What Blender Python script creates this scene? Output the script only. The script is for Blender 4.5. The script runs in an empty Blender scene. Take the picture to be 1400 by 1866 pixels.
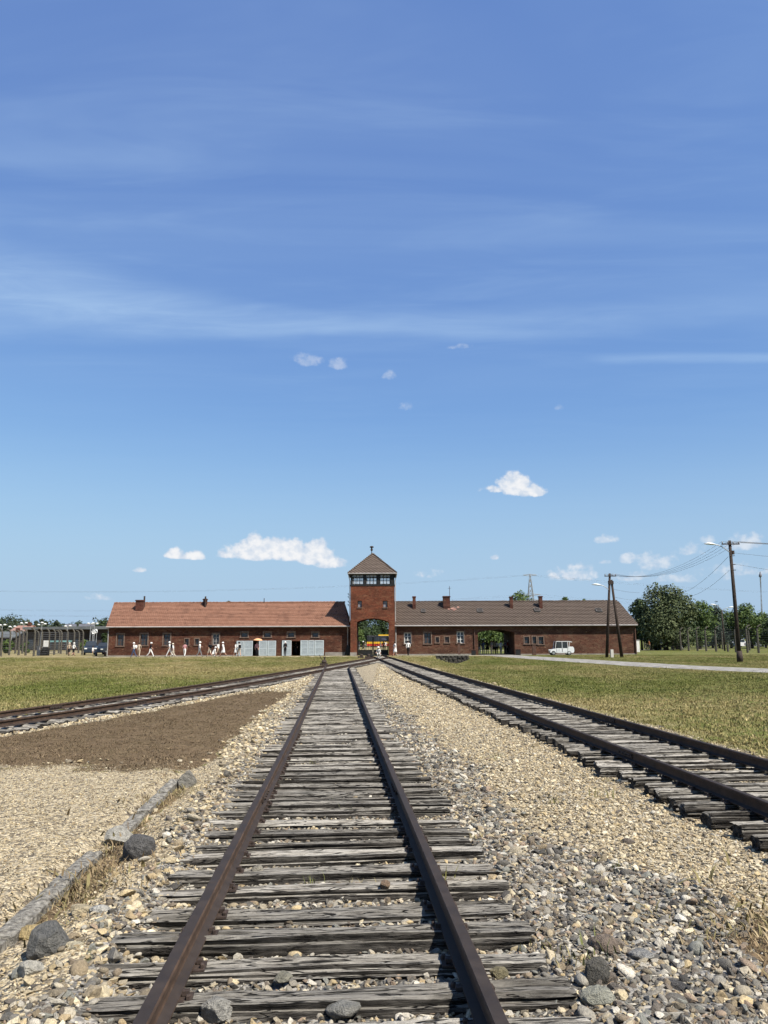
import bpy, bmesh, math, random
import numpy as np
from mathutils import Vector, Matrix, noise as mnoise

R = math.radians
scene = bpy.context.scene
col = scene.collection

# ------------------------------------------------------------------ camera
F_PX, PITCH, ROLL, CAM_H = 1402.0, math.atan(234 / 1402.0), R(0.25), 1.785
cam_data = bpy.data.cameras.new("camera")
cam_data.sensor_fit = 'VERTICAL'
cam_data.sensor_height = 36.0
cam_data.lens = F_PX / 1866.0 * 36.0
cam_data.clip_start = 0.05
cam_data.clip_end = 20000
cam = bpy.data.objects.new("camera", cam_data)
col.objects.link(cam)
cam.matrix_world = (Matrix.Translation((0, 0, CAM_H)) @ Matrix.Rotation(math.pi / 2 + PITCH, 4, 'X')
                    @ Matrix.Rotation(-ROLL, 4, 'Z'))
scene.camera = cam

# ------------------------------------------------------------------ sun, exposure
sun_from = Vector((2.8, -2.6, 4.95)).normalized()
SUN_EL = math.asin(sun_from.z)
SUN_AZ = math.atan2(sun_from.x, sun_from.y)      # clockwise from +Y
sun_data = bpy.data.lights.new("sun", 'SUN')
sun_data.energy = 5.0
sun_data.angle = R(0.5)
sun_data.color = (1.0, 0.945, 0.85)
sun = bpy.data.objects.new("sun", sun_data)
col.objects.link(sun)
sun.rotation_euler = (-sun_from).to_track_quat('-Z', 'Y').to_euler()
vs = scene.view_settings
vs.view_transform = 'Standard'
vs.look = 'None'
vs.gamma = 1.0
vs.use_curve_mapping = False
vs.exposure = 0.80
scene.cycles.max_bounces = 5
scene.cycles.diffuse_bounces = 3
scene.cycles.glossy_bounces = 2
scene.cycles.transmission_bounces = 3
scene.cycles.transparent_max_bounces = 8
scene.cycles.use_denoising = True
scene.cycles.use_adaptive_sampling = True
scene.cycles.adaptive_threshold = 0.015
scene.cycles.adaptive_min_samples = 12

# ------------------------------------------------------------------ world: sky with clouds
world = bpy.data.worlds.new("World")
scene.world = world
world.use_nodes = True
world.cycles.sampling_method = 'MANUAL'
world.cycles.sample_map_resolution = 256
wt = world.node_tree
wt.nodes.clear()


class NT:
    """small node-tree writer"""
    def __init__(self, tree):
        self.t = tree

    def n(self, kind, **kw):
        nd = self.t.nodes.new(kind)
        for k, v in kw.items():
            setattr(nd, k, v)
        return nd

    def link(self, a, b):
        self.t.links.new(a, b)

    def put(self, sock, v):
        if isinstance(v, bpy.types.NodeSocket):
            self.t.links.new(v, sock)
        elif isinstance(v, (tuple, list)) and len(v) == 3 and sock.type == 'RGBA':
            sock.default_value = (*v, 1)
        else:
            sock.default_value = v

    def m(self, op, a, b=None, c=None, clamp=False):
        nd = self.n('ShaderNodeMath', operation=op, use_clamp=clamp)
        self.put(nd.inputs[0], a)
        if b is not None:
            self.put(nd.inputs[1], b)
        if c is not None:
            self.put(nd.inputs[2], c)
        return nd.outputs[0]

    def v(self, op, a, b=None):
        nd = self.n('ShaderNodeVectorMath', operation=op)
        self.put(nd.inputs[0], a)
        if b is not None:
            self.put(nd.inputs[1], b)
        return nd.outputs[0]

    def mix(self, f, a, b, blend='MIX'):
        nd = self.n('ShaderNodeMix', data_type='RGBA', blend_type=blend)
        self.put(nd.inputs[0], f)
        self.put(nd.inputs[6], a)
        self.put(nd.inputs[7], b)
        return nd.outputs[2]

    def ramp(self, f, lo, hi, a=0.0, b=1.0, smooth=True):
        nd = self.n('ShaderNodeMapRange', interpolation_type='SMOOTHSTEP' if smooth else 'LINEAR')
        self.put(nd.inputs[0], f)
        nd.inputs[1].default_value = lo
        nd.inputs[2].default_value = hi
        nd.inputs[3].default_value = a
        nd.inputs[4].default_value = b
        return nd.outputs[0]

    def noise(self, vec, scale, detail=4, rough=0.55, dist=0.0):
        nd = self.n('ShaderNodeTexNoise')
        if vec is not None:
            self.put(nd.inputs['Vector'], vec)
        nd.inputs['Scale'].default_value = scale
        nd.inputs['Detail'].default_value = detail
        nd.inputs['Roughness'].default_value = rough
        nd.inputs['Distortion'].default_value = dist
        return nd.outputs[0]

    def mapping(self, vec, scale=(1, 1, 1), rot=(0, 0, 0), loc=(0, 0, 0)):
        nd = self.n('ShaderNodeMapping')
        self.put(nd.inputs[0], vec)
        nd.inputs['Location'].default_value = loc
        nd.inputs['Rotation'].default_value = rot
        nd.inputs['Scale'].default_value = scale
        return nd.outputs[0]


def sky_world():
    N = NT(wt)
    sky = N.n('ShaderNodeTexSky', sky_type='NISHITA')
    sky.sun_disc = False
    sky.sun_elevation = SUN_EL
    sky.sun_rotation = SUN_AZ
    sky.altitude = 200
    sky.air_density = 1.0
    sky.dust_density = 0.0
    sky.ozone_density = 6.0
    tc = N.n('ShaderNodeTexCoord')
    d = tc.outputs['Generated']
    sep = N.n('ShaderNodeSeparateXYZ')
    N.link(d, sep.inputs[0])
    x, y, z = sep.outputs
    az = N.m('MULTIPLY', N.m('ARCTAN2', x, y), 180 / math.pi)
    el = N.m('MULTIPLY', N.m('ARCSINE', z), 180 / math.pi)
    ang = N.n('ShaderNodeCombineXYZ')
    N.link(az, ang.inputs[0])
    N.link(el, ang.inputs[1])
    A = ang.outputs[0]
    # thin high veil, streaked in one wind direction, over the whole sky
    zc = N.m('MAXIMUM', z, 0.06)
    lay = N.n('ShaderNodeCombineXYZ')
    N.link(N.m('DIVIDE', x, zc), lay.inputs[0])
    N.link(N.m('DIVIDE', y, zc), lay.inputs[1])
    st = N.mapping(lay.outputs[0], (0.30, 1.25, 1), (0, 0, R(-10)))
    v1 = N.noise(st, 1.25, 4, 0.5, 0.9)
    v2 = N.noise(N.mapping(lay.outputs[0], (0.8, 2.8, 1), (0, 0, R(8)), (3, 1, 0)), 1.6, 4, 0.58, 0.6)
    veil = N.m('ADD', N.ramp(v1, 0.34, 0.82, 0.02, 0.20), N.ramp(v2, 0.40, 0.85, 0.02, 0.16))
    veil = N.m('MULTIPLY', veil, N.ramp(el, 12, 30, 0.10, 1.0))
    # the long wedge of cirrus narrowing from the left towards the middle
    fy = N.m('MAXIMUM', y, 0.08)
    tx, tz = N.m('DIVIDE', x, fy), N.m('DIVIDE', z, fy)
    tp = N.n('ShaderNodeCombineXYZ')
    N.link(tx, tp.inputs[0])
    N.link(tz, tp.inputs[1])
    T = tp.outputs[0]
    ahead = N.ramp(y, 0.25, 0.6)
    lf = N.m('MAXIMUM', N.m('MULTIPLY', tx, -1.0), 0.0)
    wob = N.m('MULTIPLY', N.m('SUBTRACT', N.noise(N.mapping(T, (2.2, 9.0, 1)), 1.6, 3, 0.55, 0.4), 0.5), 0.050)
    lo = N.m('ADD', 0.408, N.m('MULTIPLY', N.m('MULTIPLY', tx, tx), 0.07))
    wid = N.m('ADD', 0.042, N.m('MULTIPLY', N.m('MINIMUM', N.m('MULTIPLY', lf, lf), 0.5), 0.27))
    ff = N.m('DIVIDE', N.m('SUBTRACT', N.m('ADD', tz, wob), lo), wid)
    prof = N.m('MULTIPLY', N.ramp(ff, -0.25, 0.45), N.ramp(ff, 0.35, 1.35, 1.0, 0.0))
    tex = N.ramp(N.noise(N.mapping(T, (3.0, 20, 1), (0, 0, R(7))), 1.5, 5, 0.6, 0.8), 0.25, 0.75, 0.45, 1.0)
    along = N.ramp(tx, -0.35, 0.75, 1.0, 0.10)
    band = N.m('MULTIPLY', N.m('MULTIPLY', prof, tex), N.m('MULTIPLY', along, 0.40))
    # a second small streak on the right
    d2 = N.m('ABSOLUTE', N.m('SUBTRACT', N.m('ADD', tz, N.m('MULTIPLY', wob, 0.3)), 0.378))
    s2 = N.m('MULTIPLY', N.ramp(d2, 0.001, 0.011, 1.0, 0.0), N.m('MULTIPLY', N.ramp(tx, 0.26, 0.33), N.ramp(tx, 0.5, 0.9, 1.0, 0.0)))
    band = N.m('ADD', band, N.m('MULTIPLY', N.m('MULTIPLY', s2, tex), 0.22))
    band = N.m('MULTIPLY', band, ahead)
    thin = N.m('ADD', veil, band, clamp=True)

    # fair-weather cumulus: lumps placed by azimuth / elevation, edges broken by noise
    def ae(px, py):
        u, v = (px - 700) / F_PX, (933 - py) / F_PX
        c, s = math.cos(ROLL), math.sin(ROLL)
        u, v = c * u - s * v, -s * u + c * v
        dx, dy, dz = u, math.cos(PITCH) - v * math.sin(PITCH), math.sin(PITCH) + v * math.cos(PITCH)
        L = math.sqrt(dx * dx + dy * dy + dz * dz)
        return math.degrees(math.atan2(dx, dy)), math.degrees(math.asin(dz / L))
    K = math.degrees(1 / F_PX)
    lumps = [  # px, py (base line), half width, height, solidity
        (458, 1020, 58, 38, 1.1), (463, 1012, 22, 42, 1.1), (500, 1020, 48, 42, 1.2), (532, 1022, 44, 40, 1.1), (572, 1028, 40, 46, 1.2),
        (600, 1036, 34, 26, .85), (425, 1018, 34, 18, .7),
        (318, 1018, 20, 20, .9), (356, 1020, 24, 18, .9), (338, 1019, 30, 10, .7),
        (940, 900, 40, 40, .95), (968, 905, 34, 26, .95), (905, 898, 32, 14, .55), (932, 880, 18, 20, .8),
        (620, 674, 22, 22, .75), (560, 668, 32, 26, .42), (711, 692, 14, 16, .45), (742, 748, 16, 16, .42), (1020, 748, 10, 14, .4), (845, 636, 26, 10, .4),
        (1105, 990, 26, 16, .62), (1145, 1028, 16, 20, .6), (1104, 1028, 14, 12, .5), (1195, 1038, 44, 32, .6), (1042, 1058, 50, 30, .62), (1262, 1012, 26, 22, .55),
        (1358, 1002, 34, 30, .72), (1292, 990, 14, 14, .5), (1150, 1058, 36, 18, .42), (1340, 1050, 60, 22, .42), (252, 1043, 14, 9, .5), (903, 1020, 10, 9, .5), (780, 1052, 26, 16, .32), (180, 1094, 24, 12, .3),
        (1480, 1030, 70, 34, .6), (1600, 1040, 60, 26, .6), (-80, 1060, 60, 18, .4), (1260, 1060, 90, 16, .32),
    ]
    nz = N.noise(N.mapping(A, (1.0, 1.15, 1)), 0.95, 4, 0.5, 0.1)
    nf = N.noise(N.mapping(A, (1, 1, 1), loc=(7, 3, 0)), 2.6, 3, 0.5)
    dens = None
    A3n = N.n('ShaderNodeCombineXYZ')
    N.link(az, A3n.inputs[0])
    N.link(el, A3n.inputs[1])
    N.link(el, A3n.inputs[2])
    for px, py, hw, h, sol in lumps:
        a0, e0 = ae(px, py)
        rx, ry = hw * K * 0.98, h * K
        e0 += 0.28 * ry
        sc = (1 / rx, 1 / (ry * 0.80), -1 / (ry * 0.34))
        nd = N.n('ShaderNodeVectorMath', operation='MULTIPLY_ADD')
        N.link(A3n.outputs[0], nd.inputs[0])
        nd.inputs[1].default_value = sc
        nd.inputs[2].default_value = (-a0 * sc[0], -e0 * sc[1], -e0 * sc[2])
        mx = N.v('MAXIMUM', nd.outputs[0], (-50.0, 0.0, 0.0))
        dt = N.n('ShaderNodeVectorMath', operation='DOT_PRODUCT')
        N.link(mx, dt.inputs[0])
        N.link(mx, dt.inputs[1])
        g = N.m('MULTIPLY_ADD', dt.outputs['Value'], -sol, sol)
        dens = g if dens is None else N.m('MAXIMUM', dens, g)
    dens = N.m('MAXIMUM', dens, -3.0)
    raw = N.m('ADD', dens, N.m('ADD', N.m('MULTIPLY', N.m('SUBTRACT', nz, 0.5), 1.7), N.m('MULTIPLY', N.m('SUBTRACT', nf, 0.5), 0.75)))
    cum = N.m('MULTIPLY', N.ramp(raw, 0.02, 0.62), N.ramp(dens, -0.55, 0.25))
    bill = N.ramp(N.noise(N.mapping(A, (1, 1.2, 1), loc=(0.25, 0.3, 0)), 1.5, 4, 0.5), 0.32, 0.62)
    edge = N.ramp(raw, 0.3, 1.0)
    shade = N.m('ADD', N.m('MULTIPLY', bill, 0.6), N.m('MULTIPLY', edge, 0.4))
    ccol = N.mix(shade, (0.56, 0.66, 0.80), (0.93, 0.93, 0.94))
    STR = 0.1
    sp = N.n('ShaderNodeSeparateColor')
    N.link(sky.outputs[0], sp.inputs[0])
    cm = N.n('ShaderNodeCombineColor')
    for i, (k, g) in enumerate(((1.10, 0.85), (1.13, 0.78), (1.02, 0.45))):   # softens the fall from horizon to zenith
        N.link(N.m('MULTIPLY', N.m('POWER', N.m('MULTIPLY', sp.outputs[i], 0.1), g), k / STR), cm.inputs[i])
    hazy = N.mix(N.ramp(el, 0, 17, 0.95, 0.0), cm.outputs[0], tuple(c / STR for c in (0.385, 0.545, 0.745)))
    base = N.mix(thin, hazy, tuple(c / STR for c in (0.56, 0.76, 0.97)))
    opac = N.m('MULTIPLY', N.ramp(az, 11, 16, 0.96, 0.60), N.ramp(el, 13, 17, 1.0, 0.34))
    fin = N.mix(N.m('MULTIPLY', cum, opac), base, N.mix(1.0, ccol, (1 / STR,) * 3, 'MULTIPLY'))
    bg = N.n('ShaderNodeBackground')
    bg.inputs[1].default_value = STR / 2 ** 0.80
    N.link(fin, bg.inputs[0])
    out = N.n('ShaderNodeOutputWorld')
    N.link(bg.outputs[0], out.inputs[0])


sky_world()


# ------------------------------------------------------------------ helpers
def ray(px, py):
    u, v = (px - 700) / F_PX, (933 - py) / F_PX
    c, s = math.cos(ROLL), math.sin(ROLL)
    u, v = c * u - s * v, -s * u + c * v
    return u, math.cos(PITCH) - v * math.sin(PITCH), math.sin(PITCH) + v * math.cos(PITCH)


def at(px, py, Y):
    """place measured in the photograph, put at its real distance Y (metres)"""
    d = ray(px, py)
    t = Y / d[1]
    return Vector((d[0] * t, Y, CAM_H + d[2] * t))


def on_ground(px, py, z=0.0):
    d = ray(px, py)
    t = (z - CAM_H) / d[2]
    return Vector((d[0] * t, d[1] * t, z))


class MB:
    """collects shapes; build() links them as ONE mesh object"""
    def __init__(self):
        self.v, self.f, self.mi = [], [], []

    def add(self, vs, fs, mi=0):
        o = len(self.v)
        self.v += [tuple(p) for p in vs]
        self.f += [tuple(i + o for i in f) for f in fs]
        self.mi += [mi] * len(fs)
        return self

    def box(self, c, s, rz=0.0, mi=0, M=None):
        hx, hy, hz = s[0] / 2, s[1] / 2, s[2] / 2
        pts = [Vector((sx * hx, sy * hy, sz * hz)) for sz in (-1, 1) for sy in (-1, 1) for sx in (-1, 1)]
        rot = M if M is not None else Matrix.Rotation(rz, 3, 'Z')
        pts = [rot @ p + Vector(c) for p in pts]
        return self.add(pts, [(0, 2, 3, 1), (4, 5, 7, 6), (0, 1, 5, 4), (2, 6, 7, 3), (0, 4, 6, 2), (1, 3, 7, 5)], mi)

    def bb(self, x0, x1, y0, y1, z0, z1, mi=0):
        return self.box(((x0 + x1) / 2, (y0 + y1) / 2, (z0 + z1) / 2), (x1 - x0, y1 - y0, z1 - z0), 0, mi)

    def tube(self, pts, radii, n=8, cap=True, mi=0, flat=1.0):
        pts = [Vector(p) for p in pts]
        if not isinstance(radii, (list, tuple)):
            radii = [radii] * len(pts)
        vs = []
        for i, p in enumerate(pts):
            t = (pts[min(i + 1, len(pts) - 1)] - pts[max(i - 1, 0)]).normalized()
            a = t.orthogonal().normalized() if abs(t.z) > 0.99 else t.cross(Vector((0, 0, 1))).normalized()
            b = t.cross(a).normalized()
            for k in range(n):
                w = 2 * math.pi * k / n
                vs.append(p + (a * math.cos(w) + b * math.sin(w) * flat) * radii[i])
        fs = []
        for i in range(len(pts) - 1):
            for k in range(n):
                k2 = (k + 1) % n
                fs.append((i * n + k, i * n + k2, (i + 1) * n + k2, (i + 1) * n + k))
        if cap:
            fs.append(tuple(range(n))[::-1])
            fs.append(tuple((len(pts) - 1) * n + k for k in range(n)))
        return self.add(vs, fs, mi)

    def lathe(self, prof, c=(0, 0, 0), n=12, mi=0):
        vs, fs = [], []
        for r, z in prof:
            for k in range(n):
                w = 2 * math.pi * k / n
                vs.append((c[0] + r * math.cos(w), c[1] + r * math.sin(w), c[2] + z))
        for i in range(len(prof) - 1):
            for k in range(n):
                k2 = (k + 1) % n
                fs.append((i * n + k, i * n + k2, (i + 1) * n + k2, (i + 1) * n + k))
        fs.append(tuple(range(n))[::-1])
        fs.append(tuple((len(prof) - 1) * n + k for k in range(n)))
        return self.add(vs, fs, mi)

    def prism(self, poly, lo, hi, axis='y', mi=0):
        """polygon (a,b) extruded along an axis: y -> (x,z), x -> (y,z), z -> (x,y)"""
        def mk(a, b, t):
            return {'y': (a, t, b), 'x': (t, a, b), 'z': (a, b, t)}[axis]
        n = len(poly)
        vs = [mk(a, b, lo) for a, b in poly] + [mk(a, b, hi) for a, b in poly]
        fs = [tuple(range(n)), tuple(range(2 * n - 1, n - 1, -1))]
        fs += [(i, i + n, (i + 1) % n + n, (i + 1) % n) for i in range(n)]
        return self.add(vs, fs, mi)

    def mesh(self, name, mats, smooth=False, fix=True):
        me = bpy.data.meshes.new(name)
        me.from_pydata([tuple(p) for p in self.v], [], self.f)
        for m_ in (mats if isinstance(mats, (list, tuple)) else [mats]):
            me.materials.append(m_)
        if any(self.mi):
            me.polygons.foreach_set('material_index', self.mi)
        if fix:
            bm = bmesh.new()
            bm.from_mesh(me)
            bmesh.ops.recalc_face_normals(bm, faces=bm.faces)
            bm.to_mesh(me)
            bm.free()
        if smooth:
            me.polygons.foreach_set('use_smooth', [True] * len(me.polygons))
        me.update()
        return me

    def build(self, name, mats, parent=None, smooth=False, fix=True):
        return link(name, self.mesh(name, mats, smooth, fix), parent)


def link(name, data, parent=None):
    o = bpy.data.objects.new(name, data)
    col.objects.link(o)
    if parent is not None:
        o.parent = parent
    return o


def tag(o, label=None, cat=None, group=None, kind=None):
    if label:
        o['label'] = label
    if cat:
        o['category'] = cat
    if group:
        o['group'] = group
    if kind:
        o['kind'] = kind
    return o


def empty(name, loc=(0, 0, 0), rz=0.0):
    o = link(name, None)
    o.empty_display_size = 0.3
    o.location = loc
    o.rotation_euler = (0, 0, rz)
    return o


def copy_tree(o, parent=None):
    c = o.copy()
    col.objects.link(c)
    c.parent = parent
    for ch in list(o.children):
        copy_tree(ch, c)
    return c


# numpy value noise --------------------------------------------------------
def _h(ix, iy, seed):
    n = (ix.astype(np.int64) * 374761393 + iy.astype(np.int64) * 668265263 + seed * 1442695041) & 0x7fffffff
    n = ((n ^ (n >> 13)) * 1274126177) & 0x7fffffff
    return ((n ^ (n >> 16)) & 0xffff) / 65535.0


def vnoise(x, y, seed=0):
    x = np.asarray(x, float)
    y = np.asarray(y, float)
    ix, iy = np.floor(x), np.floor(y)
    fx, fy = x - ix, y - iy
    fx, fy = fx * fx * (3 - 2 * fx), fy * fy * (3 - 2 * fy)
    a, b = _h(ix, iy, seed), _h(ix + 1, iy, seed)
    c, d = _h(ix, iy + 1, seed), _h(ix + 1, iy + 1, seed)
    return (a * (1 - fx) + b * fx) * (1 - fy) + (c * (1 - fx) + d * fx) * fy


def fbm(x, y, seed=0, oct=4):
    s, a, t = 0, 0.5, 0
    for i in range(oct):
        s = s + a * vnoise(np.asarray(x) * 2 ** i, np.asarray(y) * 2 ** i, seed + i * 17)
        t += a
        a *= 0.55
    return s / t


def sstep(a, b, x):
    t = np.clip((np.asarray(x, float) - a) / (b - a), 0, 1)
    return t * t * (3 - 2 * t)


# ------------------------------------------------------------------ materials
def new_mat(name):
    m = bpy.data.materials.new(name)
    m.use_nodes = True
    m.node_tree.nodes.clear()
    N = NT(m.node_tree)
    bs = N.n('ShaderNodeBsdfPrincipled')
    out = N.n('ShaderNodeOutputMaterial')
    N.link(bs.outputs[0], out.inputs[0])
    return m, N, bs


def objcoord(N, random_shift=True):
    tc = N.n('ShaderNodeTexCoord')
    c = tc.outputs['Object']
    if random_shift:
        oi = N.n('ShaderNodeObjectInfo')
        sh = N.n('ShaderNodeCombineXYZ')
        N.link(N.m('MULTIPLY', oi.outputs['Random'], 37.0), sh.inputs[0])
        N.link(N.m('MULTIPLY', oi.outputs['Random'], 91.0), sh.inputs[1])
        c = N.v('ADD', c, sh.outputs[0])
    return c


def bump(N, bs, h, strength=0.5, dist=0.02):
    b = N.n('ShaderNodeBump')
    b.inputs['Strength'].default_value = strength
    b.inputs['Distance'].default_value = dist
    N.link(h, b.inputs['Height'])
    N.link(b.outputs[0], bs.inputs['Normal'])


def simple(name, c, rough=0.7, var=0.25, scale=4.0, spec=0.3, metal=0.0, c2=None, bmp=0.0):
    m, N, bs = new_mat(name)
    co = objcoord(N)
    n1 = N.noise(co, scale, 5, 0.6)
    dark = tuple(k * (1 - var) for k in c)
    light = c2 if c2 else tuple(min(1, k * (1 + var)) for k in c)
    N.link(N.mix(N.ramp(n1, 0.3, 0.7), dark, light), bs.inputs['Base Color'])
    bs.inputs['Roughness'].default_value = rough
    bs.inputs['Specular IOR Level'].default_value = spec
    bs.inputs['Metallic'].default_value = metal
    if bmp:
        bump(N, bs, N.noise(co, scale * 4, 4, 0.6), bmp, 0.02)
    return m


def m_wood():
    m, N, bs = new_mat('weathered_sleeper_wood')
    co = objcoord(N)
    g1 = N.noise(N.mapping(co, (2.2, 19, 19)), 2.0, 7, 0.76, 0.35)
    g2 = N.noise(N.mapping(co, (0.7, 6, 6)), 1.8, 4, 0.6, 0.6)
    g3 = N.noise(N.mapping(co, (6.0, 55, 55)), 2.0, 4, 0.7, 0.3)
    big = N.noise(co, 2.4, 4, 0.6)
    blot = N.noise(co, 9.0, 4, 0.65)
    oi = N.n('ShaderNodeObjectInfo')
    c = N.mix(N.ramp(g1, 0.32, 0.58), (0.120, 0.108, 0.094), (0.430, 0.400, 0.350))
    c = N.mix(N.ramp(g3, 0.48, 0.70, 0.0, 0.7), c, (0.60, 0.565, 0.50))
    c = N.mix(N.ramp(g2, 0.26, 0.42, 0.6, 0.0), c, (0.045, 0.040, 0.036))
    c = N.mix(N.ramp(blot, 0.60, 0.76, 0.0, 0.5), c, (0.060, 0.053, 0.046))
    c = N.mix(N.ramp(big, 0.5, 0.75, 0.0, 0.45), c, (0.125, 0.095, 0.068))
    val = N.m('ADD', 0.58, N.m('MULTIPLY', oi.outputs['Random'], 0.62))
    sc = N.n('ShaderNodeCombineXYZ')
    for i in range(3):
        N.link(val, sc.inputs[i])
    c = N.mix(1.0, c, sc.outputs[0], 'MULTIPLY')
    crack = N.noise(N.mapping(co, (1.3, 15, 15), loc=(3, 5, 1)), 1.4, 3, 0.6, 0.6)
    cr = N.ramp(N.m('ABSOLUTE', N.m('SUBTRACT', crack, 0.5)), 0.003, 0.026)
    c = N.mix(cr, (0.010, 0.009, 0.008), c)
    # shade of the side faces painted into the wood, tops left pale
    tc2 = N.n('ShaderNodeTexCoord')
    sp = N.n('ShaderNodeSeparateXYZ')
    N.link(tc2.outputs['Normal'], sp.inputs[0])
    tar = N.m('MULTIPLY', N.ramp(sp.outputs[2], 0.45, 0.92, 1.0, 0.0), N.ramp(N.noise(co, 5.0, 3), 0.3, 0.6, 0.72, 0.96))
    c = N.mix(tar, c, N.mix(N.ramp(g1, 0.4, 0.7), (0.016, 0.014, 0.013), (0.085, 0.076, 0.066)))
    N.link(c, bs.inputs['Base Color'])
    bs.inputs['Roughness'].default_value = 0.9
    bs.inputs['Specular IOR Level'].default_value = 0.12
    h = N.m('ADD', N.m('MULTIPLY', g1, 0.8), N.m('ADD', N.m('MULTIPLY', g3, 0.3), N.m('MULTIPLY', cr, 1.2)))
    bump(N, bs, h, 1.0, 0.03)
    return m


def m_rail():
    m, N, bs = new_mat('rusted_rail_steel')
    tc = N.n('ShaderNodeTexCoord')
    co = tc.outputs['Object']
    geo = N.n('ShaderNodeNewGeometry')
    sep = N.n('ShaderNodeSeparateXYZ')
    N.link(geo.outputs['Normal'], sep.inputs[0])
    top = N.ramp(sep.outputs[2], 0.8, 0.97)
    n1 = N.noise(co, 7, 6, 0.65)
    n2 = N.noise(N.mapping(co, (60, 5, 60)), 1.5, 4, 0.6)
    side = N.mix(N.ramp(n1, 0.3, 0.7), (0.046, 0.030, 0.022), (0.092, 0.058, 0.040))
    side = N.mix(N.ramp(n2, 0.5, 0.8, 0, 0.4), side, (0.14, 0.10, 0.075))
    tp = N.mix(N.ramp(n1, 0.3, 0.75), (0.030, 0.024, 0.022), (0.048, 0.038, 0.034))
    N.link(N.mix(top, side, tp), bs.inputs['Base Color'])
    N.link(N.ramp(n1, 0.2, 0.8, 0.65, 0.85), bs.inputs['Roughness'])
    bs.inputs['Specular IOR Level'].default_value = 0.15
    bump(N, bs, N.noise(co, 45, 4, 0.6), 0.25, 0.004)
    return m


def m_stone(name, rough=0.85, bmp=0.5, use_attr=True, base=(0.4, 0.38, 0.34), scale=9.0):
    m, N, bs = new_mat(name)
    co = objcoord(N)
    if use_attr:
        at_ = N.n('ShaderNodeAttribute', attribute_type='INSTANCER', attribute_name='tint')
        c = at_.outputs['Color']
    else:
        c = N.mix(0.0, base, base)
    n1 = N.noise(co, scale, 6, 0.65)
    n2 = N.noise(co, scale * 5, 4, 0.6)
    f = N.m('ADD', N.ramp(n1, 0.25, 0.75, 0.62, 1.25), N.ramp(n2, 0.3, 0.7, -0.14, 0.14))
    sc = N.n('ShaderNodeCombineXYZ')
    for i in range(3):
        N.link(f, sc.inputs[i])
    N.link(N.mix(1.0, c, sc.outputs[0], 'MULTIPLY'), bs.inputs['Base Color'])
    bs.inputs['Roughness'].default_value = rough
    bs.inputs['Specular IOR Level'].default_value = 0.25
    bump(N, bs, N.m('ADD', n1, N.m('MULTIPLY', n2, 0.4)), bmp, 0.06)
    return m


def m_tuft():
    m, N, bs = new_mat('grass_blade')
    at_ = N.n('ShaderNodeAttribute', attribute_type='INSTANCER', attribute_name='tint')
    co = objcoord(N)
    f = N.ramp(N.noise(co, 3, 3), 0.3, 0.7, 0.75, 1.25)
    sc = N.n('ShaderNodeCombineXYZ')
    for i in range(3):
        N.link(f, sc.inputs[i])
    N.link(N.mix(1.0, at_.outputs['Color'], sc.outputs[0], 'MULTIPLY'), bs.inputs['Base Color'])
    bs.inputs['Roughness'].default_value = 0.8
    bs.inputs['Specular IOR Level'].default_value = 0.15
    return m


def m_leaf(name, c1, c2, c3):
    m, N, bs = new_mat(name)
    geo = N.n('ShaderNodeNewGeometry')
    co = objcoord(N)
    r = geo.outputs['Random Per Island']
    c = N.mix(N.ramp(r, 0.0, 1.0, 0, 1, False), c1, c2)
    c = N.mix(N.ramp(N.noise(co, 0.55, 3), 0.42, 0.68, 0.0, 0.7), c, c3)
    N.link(c, bs.inputs['Base Color'])
    bs.inputs['Roughness'].default_value = 0.7
    bs.inputs['Specular IOR Level'].default_value = 0.2
    return m


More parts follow.
